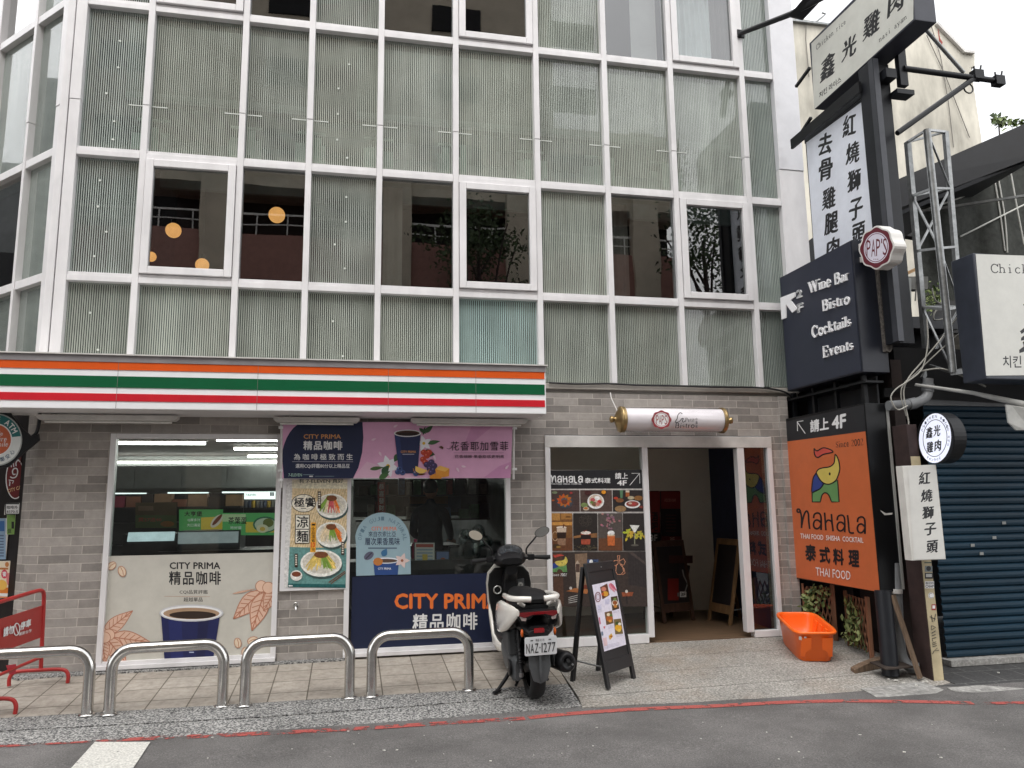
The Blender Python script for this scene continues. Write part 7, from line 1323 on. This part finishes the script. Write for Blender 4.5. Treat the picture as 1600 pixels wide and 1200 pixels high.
for s in (-1, 1):
    secs = []
    for y, x, z, w, h in ((-.29, .165, .765, .02, .05), (-.2, .195, .735, .04, .14), (-.08, .222, .695, .055, .22), (.12, .235, .655, .06, .27), (.35, .225, .60, .055, .26), (.52, .18, .56, .04, .15), (.62, .17, .50, .03, .08)): secs.append(ringx2(y, s*x, z, w, h, 14, 2.4))
    MB().loft(secs, pw).build('side_panel', sc, local=True)
    MB().prism([V((s*.188, -.16, .70)), V((s*.205, .05, .66)), V((s*.21, .18, .55)), V((s*.185, .02, .56)), V((s*.165, -.14, .62))], (s*-.02, 0, 0), pk_).build('flank_trim', sc, local=True, bevel=.004)
gr_ = smooth_path([V((-.185, .24, .80)), V((-.20, .05, .83)), V((-.195, -.12, .85)), V((-.165, -.22, .862)), V((-.11, -.265, .866)), V((-.055, -.27, .862))], 4)
MB().tube(gr_, [.024]*len(gr_), pw, 12).tube([V((-p.x, p.y, p.z)) for p in gr_], .024, pw, 12).tube([V((-.10, -.2, .80)), V((-.15, -.235, .838))], .016, pw, 10).tube([V((.10, -.2, .80)), V((.15, -.235, .838))], .016, pw, 10).build('grab_rail', sc, local=True)
lof('seat', [(-.22, 0, .835, .16, .03), (-.17, 0, .838, .22, .07), (0, 0, .835, .26, .10), (.18, 0, .80, .28, .13), (.3, 0, .775, .27, .13), (.48, 0, .765, .23, .12), (.6, 0, .755, .16, .10), (.66, 0, .745, .09, .06)], seatm, p=3.2)
lof('seat_base', [(-.22, 0, .785, .2, .05), (.1, 0, .745, .3, .10), (.45, 0, .70, .28, .16), (.66, 0, .60, .2, .3)], pk_)
# engine, transmission case, shock absorber, exhaust, stands
lof('transmission_case', [(-.07, -.135, .25, .05, .17), (-.0, -.15, .255, .085, .22), (.12, -.155, .265, .095, .22), (.3, -.155, .29, .10, .20), (.45, -.15, .31, .09, .16), (.52, -.14, .32, .06, .1)], pg, p=3.0)
MB().prism([V((-.205, -.02, .36)), V((-.205, .30, .38)), V((-.205, .32, .54)), V((-.205, .02, .55))], (.10, 0, 0), M('airbox_grey', srgb(62, 64, 66), .6, var=.15)).build('air_filter', sc, local=True, bevel=.015)
MB().ball((-.2, .02, .255), (.012, .07, .07), pk_, 14, 8).tube([(-.212, .02, .25), (-.218, .02, .25)], .012, sil, 10).build('case_cap', sc, local=True)
lof('engine_block', [(.05, .0, .3, .16, .16), (.3, .0, .33, .2, .2), (.5, 0, .34, .18, .16)], pk_)
hel = [V((-.118+.026*cos(k*.62), -.085+.026*sin(k*.62)+k*.0011, .30+k*.0027)) for k in range(96)]
sh1 = MB().tube(hel, .0065, pk_, 6).build('spring', sc, local=True); MB().tube([(-.118, -.095, .22), (-.118, -.0, .60)], .013, M('shock_grey', srgb(90, 90, 92), .4, .5), 10).tube([(-.118, -.088, .27), (-.118, -.075, .33)], .024, pk_, 10).tube([(-.118, -.05, .42), (-.118, .0, .6)], .02, pk_, 10).tube([(-.118, -.095, .205), (-.118, -.095, .235)], .02, sil, 10).build('shock_absorber', sc, local=True)
ex = MB(); e0, e1 = V((.165, .38, .235)), V((.225, -.33, .36)); dx_ = (e1-e0).normalized(); prof = [(0, .03), (.06, .05), (.14, .068), (.45, .075), (.66, .076), (.70, .07), (.715, .058)]; sd1 = dx_.cross(V((0, 0, 1))).normalized(); up1 = sd1.cross(dx_)
ex.loft([[e0+dx_*d+sd1*(r*cos(2*pi*k/22))+up1*(r*1.12*sin(2*pi*k/22)) for k in range(22)] for d, r in prof], pk_, cap=False); en = e0+dx_*.715
ex.loft([[en+dx_*d+sd1*(r*cos(2*pi*k/22))+up1*(r*1.12*sin(2*pi*k/22)) for k in range(22)] for d, r in ((0, .058), (.006, .05), (-.01, .03), (-.02, .02), (-.02, .001))], pk_, cap=False)
mf = ex.build('exhaust', sc, local=True); MB().tube([en+up1*.012+dx_*-.012, en+up1*.012+dx_*.014], .016, M('exhaust_tip_black', (.008, .008, .008), .6), 12).tube([en+sd1*-.035+up1*-.02, en+sd1*-.035+up1*-.02+dx_*.012], .008, sil, 8).build('exhaust_tip', sc, local=True)
MB().prism([e0+dx_*.2+sd1*.07+up1*.06, e0+dx_*.62+sd1*.078+up1*.06, e0+dx_*.62+sd1*.082-up1*.03, e0+dx_*.2+sd1*.075-up1*.03], sd1*.008, pg).build('heat_shield', sc, local=True, bevel=.003)
MB().tube([(.08, .1, .22), (.17, .1, .24)], .016, sil, 8).bar((.10, -.05, .24), (.12, .35, .28), .03, .05, pk_).build('exhaust_bracket', sc, local=True)
MB().tube([(-.10, .32, .20), (-.20, .22, .10), (-.29, .13, .035)], [.018, .017, .014], pk_, 10).prism([V((-.335, .10, .028)), V((-.27, .16, .034)), V((-.25, .14, .03)), V((-.32, .075, .024))], (0, 0, .014), pk_).build('side_stand', sc, local=True)
MB().tube([(-.13, .34, .17), (-.13, .05, .12)], .014, pk_, 8).tube([(.13, .34, .17), (.13, .05, .12)], .014, pk_, 8).tube([(-.13, .12, .13), (.13, .12, .13)], .014, pk_, 8).tube([(-.15, .0, .11), (-.12, .07, .12)], .012, pk_, 8).build('centre_stand', sc, local=True)
# floor, leg shield, front
lof('floorboard', [(.58, 0, .33, .30, .10), (.72, 0, .30, .36, .08), (.92, 0, .31, .37, .08), (1.02, 0, .36, .36, .12)], pk_, p=4)
for s in (-1, 1): MB().loft([ringx2(y, s*x, z, w, h, 12) for y, x, z, w, h in ((.55, .15, .26, .03, .06), (.7, .185, .255, .03, .09), (.9, .195, .27, .03, .11), (1.02, .19, .36, .03, .16), (1.06, .2, .5, .03, .12))], pw if s > 0 else pw).build('lower_cowl', sc, local=True)
inner = [(-.15, .34), (-.185, .45), (-.205, .60), (-.212, .74), (-.195, .84), (-.14, .90), (.14, .90), (.195, .84), (.212, .74), (.205, .60), (.185, .45), (.15, .34)]
yl_ = lambda z: 1.03+(z-.34)*.05
MB().prism([V((x, yl_(z), z)) for x, z in inner], (0, .05, 0), pk_).build('inner_leg_shield', sc, local=True, bevel=.012)
outer = [(x*1.06, z+(.012 if z > .6 else -.01)) for x, z in inner]
MB().loft([[V((x*f, yl_(z)+d, z)) for x, z in outer] for d, f in ((.052, 1.0), (.09, 1.0), (.16, .86), (.24, .55), (.28, .2))], pw).build('front_cowl', sc, local=True)
lof('steering_column_cover', [(.98, 0, .62, .13, .46), (1.04, 0, .66, .16, .50), (1.09, 0, .66, .14, .4)], pk_, p=3)
kr = [V((-.125+.036*cos(2*pi*k/24), yl_(.7)-.016, .695+.036*sin(2*pi*k/24))) for k in range(25)]; MB().tube(kr, .008, M('ring_chrome', srgb(190, 190, 186), .25, .7), 8, cap=False).build('cup_ring', sc, local=True); MB().ball((-.125, yl_(.7)-.0, .695), (.03, .012, .03), pk_, 16, 8).build('pocket_lid', sc, local=True)
MB().prism([V((.055, yl_(.7)-.03, .66)), V((.135, yl_(.7)-.03, .66)), V((.14, yl_(.7)-.03, .79)), V((.05, yl_(.7)-.03, .78))], (0, .04, 0), pg).build('key_panel', sc, local=True, bevel=.006); MB().tube([(.098, yl_(.7)-.03, .735), (.098, yl_(.7)-.042, .735)], .026, M('ring_chrome', srgb(190, 190, 186)), 16).tube([(.1, yl_(.7)-.043, .735), (.1, yl_(.7)-.046, .735)], .007, pk_, 8).build('key_switch', sc, local=True)
MB().tube([(.11, yl_(.7)-.02, .60), (.11, yl_(.7)-.05, .595), (.11, yl_(.7)-.06, .57)], .008, pk_, 8).build('bag_hook', sc, local=True)
# handlebar pod
lof('handlebar_cover', [(.90, 0, .985, .20, .06), (.95, 0, .985, .28, .12), (1.03, 0, .99, .33, .17), (1.11, 0, .98, .28, .17), (1.19, 0, .95, .16, .12)], pk_, p=2.5)
MB().loft([[V((.105*r*cos(2*pi*k/26), 1.0+.06*r*sin(2*pi*k/26)+d*.3, 1.062+.045*r*sin(2*pi*k/26)+d)) for k in range(26)] for r, d in ((1.22, -.012), (1.2, .006), (1.0, .008), (.98, .0))], pk_, cap=False).build('dash_bezel', sc, local=True); MB().add([V((.104*cos(2*pi*k/26), 1.0+.059*sin(2*pi*k/26), 1.066+.044*sin(2*pi*k/26))) for k in range(26)], [tuple(range(26))], M('dash_glass', srgb(58, 62, 66), .06, var=.5, scale=18, coat=1)).build('dashboard', sc, local=True)
MB().loft([ringx2(y, 0, z, w, h, 14) for y, z, w, h in ((.93, .90, .12, .1), (.99, .82, .13, .1), (1.0, .72, .14, .1))], pk_).build('handlebar_stem', sc, local=True)
for s in (-1, 1):
    MB().tube([(s*.13, 1.0, .995), (s*.24, .97, 1.0), (s*.26, .965, 1.0)], .018, pk_, 10).tube([(s*.255, .966, 1.0), (s*.375, .925, 1.0), (s*.385, .922, 1.0)], [.019, .020, .023], rub, 12).build('grip', sc, local=True)
    MB().tube(smooth_path([V((s*.2, 1.03, .985)), V((s*.28, 1.03, .975)), V((s*.38, .985, .97))], 3), .007, pk_, 8).build('brake_lever', sc, local=True)
    MB().box((s*.17, .945, .975), (s*.235, 1.0, 1.03), pk_).build('switch_block', sc, local=True, bevel=.008)
    st = [V((s*.17, 1.03, 1.02)), V((s*.175, 1.03, 1.08)), V((s*.235, 1.02, 1.15)), V((s*.27, 1.02, 1.19))]; mi_ = MB().tube(smooth_path(st, 4), .0085, pk_, 8)
    cm = V((s*.33, 1.015, 1.232)); nm = V((-s*.22, -1, .16)).normalized(); u1 = nm.cross(V((0, 0, 1))).normalized(); u2 = u1.cross(nm); tl_ = radians(-22*s); mo = lambda r, d: [cm+nm*d+(u1*cos(tl_)+u2*sin(tl_))*(.072*r*cos(2*pi*k/24))+(u2*cos(tl_)-u1*sin(tl_))*(.043*r*sin(2*pi*k/24)) for k in range(24)]
    mi_.loft([mo(.55, -.03), mo(.9, -.022), mo(1.06, .0), mo(1.06, .006), mo(1.0, .006)], pk_); mi_.build('mirror', sc, local=True)
    g2 = MB(); g2.add(mo(.99, .0065), [tuple(range(24))], M('mirror_glass', (.75, .76, .76), .03, 1.0, var=.0)); g2.build('mirror_glass', sc, local=True)
lof('front_fender', [(1.02, 0, .34, .1, .05), (1.15, 0, .50, .14, .06), (1.31, 0, .535, .145, .06), (1.46, 0, .48, .14, .06), (1.56, 0, .38, .1, .05)], pw)
for s in (-1, 1): MB().tube([(s*.08, 1.31, .25), (s*.07, 1.18, .62)], .02, sil, 10).build('fork', sc, local=True)
MB().prism([V((x, 1.36-abs(x)*.5, z)) for x, z in ((-.15, .80), (.15, .80), (.12, .68), (0, .64), (-.12, .68))], (0, .03, 0), M('clear_lens', srgb(176, 160, 156))).build('headlight', sc, local=True)
# ================================================================ the shop clerk seen through the coffee window
def person(loc, rot):
    t = thing('person', 'person in a dark jacket with back turned, working behind the coffee counter', 'person', loc, Matrix.Rotation(rot, 3, 'Z'))
    J = [(0, 0, .95), (0, .0, 1.12), (0, .01, 1.30), (0, .0, 1.42), (0, .015, 1.50), (0, .02, 1.56),
         (-.18, 0, 1.39), (-.24, .05, 1.13), (-.17, .25, 1.05), (.18, 0, 1.39), (.24, .05, 1.13), (.18, .25, 1.06),
         (-.10, 0, .88), (-.11, .02, .50), (-.11, -.02, .09), (-.11, .13, .04), (.10, 0, .88), (.11, .02, .50), (.11, -.02, .09), (.11, .13, .04)]
    Ed = [(0, 1), (1, 2), (2, 3), (3, 4), (4, 5), (3, 6), (6, 7), (7, 8), (3, 9), (9, 10), (10, 11), (0, 12), (12, 13), (13, 14), (14, 15), (0, 16), (16, 17), (17, 18), (18, 19)]
    Rr_ = [(.165, .11), (.15, .10), (.185, .115), (.13, .09), (.055, .055), (.05, .05), (.07, .07), (.052, .05), (.036, .034), (.07, .07), (.052, .05), (.036, .034), (.095, .09), (.065, .06), (.045, .045), (.04, .03), (.095, .09), (.065, .06), (.045, .045), (.04, .03)]
    me = bpy.data.meshes.new('body'); me.from_pydata(J, Ed, []); o = bpy.data.objects.new('body', me); COL.objects.link(o); o.parent = t
    me.materials.append(M('jacket_dark', srgb(58, 62, 72), .8, var=.25)); s = o.modifiers.new('skin', 'SKIN'); ss = o.modifiers.new('sub', 'SUBSURF'); ss.levels = ss.render_levels = 2
    for v, r in zip(me.skin_vertices[0].data, Rr_): v.radius = r
    me.skin_vertices[0].data[0].use_root = True
    skin = M('skin', srgb(176, 128, 104), .6, var=.06); hm = MB(); hm.ball((0, .03, 1.66), (.078, .098, .118), skin, 18, 14); hm.ball((0, .13, 1.645), (.013, .02, .018), skin, 8, 6); 
    for x in (-.08, .08): hm.ball((x, .02, 1.655), (.012, .022, .032), skin, 8, 6)
    for x in (-.03, .03): hm.ball((x, .118, 1.675), (.012, .008, .007), M('eye_dark', (.02, .02, .02), .2), 8, 6)
    hm.ball((0, .117, 1.605), (.024, .008, .006), M('lip', srgb(150, 84, 76), .5), 8, 6); hm.build('head', t, local=True)
    hr = MB(); hr.ball((0, .012, 1.69), (.088, .10, .108), M('hair_black', srgb(24, 20, 20), .5, var=.2, scale=30), 18, 12); hr.build('hair', t, local=True)
    for s in (-1, 1):
        hd = MB(); b = V((s*.175, .27, 1.045)); hd.loft([ringx2(y, b.x, z, w, h, 10) for y, z, w, h in ((.25, 1.05, .045, .035), (.29, 1.045, .075, .03), (.335, 1.035, .078, .026), (.345, 1.032, .07, .02))], skin)
        for k, ln in enumerate((.062, .072, .068, .052)): x = b.x+(-.028+.019*k)*s; hd.tube([(x, .335, 1.035), (x, .335+ln*.55, 1.028), (x, .335+ln*.9, 1.008)], [.0095, .009, .007], skin, 8)
        hd.tube([(b.x-s*.034, .285, 1.045), (b.x-s*.058, .315, 1.038), (b.x-s*.06, .34, 1.028)], [.012, .011, .008], skin, 8); hd.build('hand', t, local=True)
    ap = MB(); ap.loft([ringx2(.0, 0, z, w, d, 16) for z, w, d in ((.80, .1, .1),)]*1+[], M('x', (.1, .1, .1))) if False else None
    return t
person((X0(672, 830, 1.5), 1.5, .03), radians(-25))
# ================================================================ the far side of the street, seen only as reflections in the glass
ob = thing('opposite_building', 'beige building with balconies across the street, mirrored in the upper windows', 'building', (0, -15, -.8)); bei = M('beige_render', srgb(190, 178, 160), .85, var=.12, scale=1.5); brn = M('brown_band', srgb(150, 108, 98), .8, var=.15); ddk = M('recess_dark', srgb(26, 24, 26), .9)
mb = MB(); mb.box((-16, -20, -.8), (11, -15.6, 8.2), M('shop_row_grey', srgb(150, 146, 140), .8, var=.5, scale=.5)); mb.box((-16, -20, 8.2), (11, -15, 9.6), brn); mb.box((-16, -20, 9.601), (11, -16.6, 11.2), ddk); mb.box((-16, -20, 11.201), (6.5, -15.2, 19.5), bei); mb.box((6.501, -20, 11.201), (11, -15.2, 14), bei); mb.build('wall', ob)
for x in (-13, -8.5, -4, 1.3, 5.2, 9.5): mb = MB(); mb.box((x-.45, -15.2, -.8), (x+.45, -14.85, 13.9), bei); mb.build('pier', ob)
for z in (12.2, 14.6, 17.0): mb = MB(); [mb.box((x, -15.25, z), (x+1.6, -15.15, z+.9), ddk) for x in (-12, -7.6, -2.8, 2.4, 6.4)]; mb.build('window', ob)
mb = MB(); mb.box((-16, -15.1, 10.2), (11, -15.05, 10.26), dirtywhite); mb.box((-16, -15.1, 9.9), (11, -15.06, 9.93), dirtywhite); [mb.box((x, -15.1, 9.6), (x+.04, -15.06, 10.2), dirtywhite) for x in [k*.9-15.5 for k in range(29)]]; mb.build('railing', ob)
sb = thing('side_street_building', 'dark grey building across the side street, mirrored in the splayed facade', 'building', (-15, 4, -.8)); dg = M('dark_render', srgb(96, 98, 98), .85, var=.3, scale=1)
MB().box((-20, -3, -.8), (-13, 14, 9.2), dg).build('wall', sb); MB().box((-16, 1.5, 9.201), (-13.5, 4.5, 11.6), dg).build('roof_tank', sb); MB().box((-17, 7, 9.201), (-13.2, 11, 10.6), dg).build('stair_tower', sb)
for z_ in (2.2, 5.4):
    for y_ in (-1.5, 1.5, 4.5, 7.5, 10.5): MB().box((-12.99, y_, z_), (-12.95, y_+1.8, z_+1.7), ddk).build('window', sb)
def tree(name, lb, x, y, h, r, n, seed):
    random.seed(seed); t = thing(name, lb, 'tree', (x, y, -.4), group='street trees across the road'); mb = MB(); mb.tube([(x, y, -.4), (x+.1, y, h*.5), (x-.1, y+.1, h)], [.16, .12, .05], brown, 10)
    for k in range(7): a = k*.9; mb.tube([(x, y, h*(.6+.05*k)), (x+r*.7*cos(a), y+r*.7*sin(a), h+r*.4*random.uniform(-.3, .8))], [.05, .02], brown, 6)
    mb.build('trunk', t); mb = MB(); cl = [V((x+random.gauss(0, r*.42), y+random.gauss(0, r*.42), h+random.gauss(0, r*.4))) for k in range(26)]
    leaves(mb, [random.choice(cl)+V((random.gauss(0, r*.17), random.gauss(0, r*.17), random.gauss(0, r*.15))) for k in range(n)], .14, [M('tree_leaf_dark', (.035, .06, .018), .6, var=.3, scale=8), M('tree_leaf_mid', (.06, .10, .03), .6, var=.3, scale=8)]); mb.build('crown', t)
tree('street_tree', 'leafy street tree mirrored in the middle opening sash', 3.6, -13.2, 9.0, 1.5, 2400, 1); tree('street_tree', 'leafy street tree mirrored in the sash nearest the projecting signs', 10.6, -13.0, 9.4, 1.7, 2400, 2)
# small litter flecks on the road and ramp
random.seed(31); lm = M('litter_pale', srgb(206, 204, 196), .8, var=.1); mb = MB()
for k in range(46):
    px, py = random.uniform(300, 1600), random.uniform(1112, 1195); p = onR(px, py); s_ = random.choice((.004, .005, .007, .012)); a = random.uniform(0, 6); mb.prism([p+V((s_*cos(a+q)*random.uniform(.6, 1.2), s_*sin(a+q)*random.uniform(.6, 1.2), .001)) for q in (0, 1.5, 3.1, 4.6)], (0, 0, .003), lm)
for px, py in ((1388, 1062), (1400, 1064), (1442, 1066), (1448, 1066), (1432, 1072), (1412, 1068), (1560, 1052), (1300, 1062)): p = onG(px, py); mb.prism([p+V((.02*cos(q)*random.uniform(.4, 1.2), .015*sin(q), .002)) for q in (0, 1.5, 3.1, 4.6)], (0, 0, .008), lm)
setp(mb.build('litter'), kind='stuff')
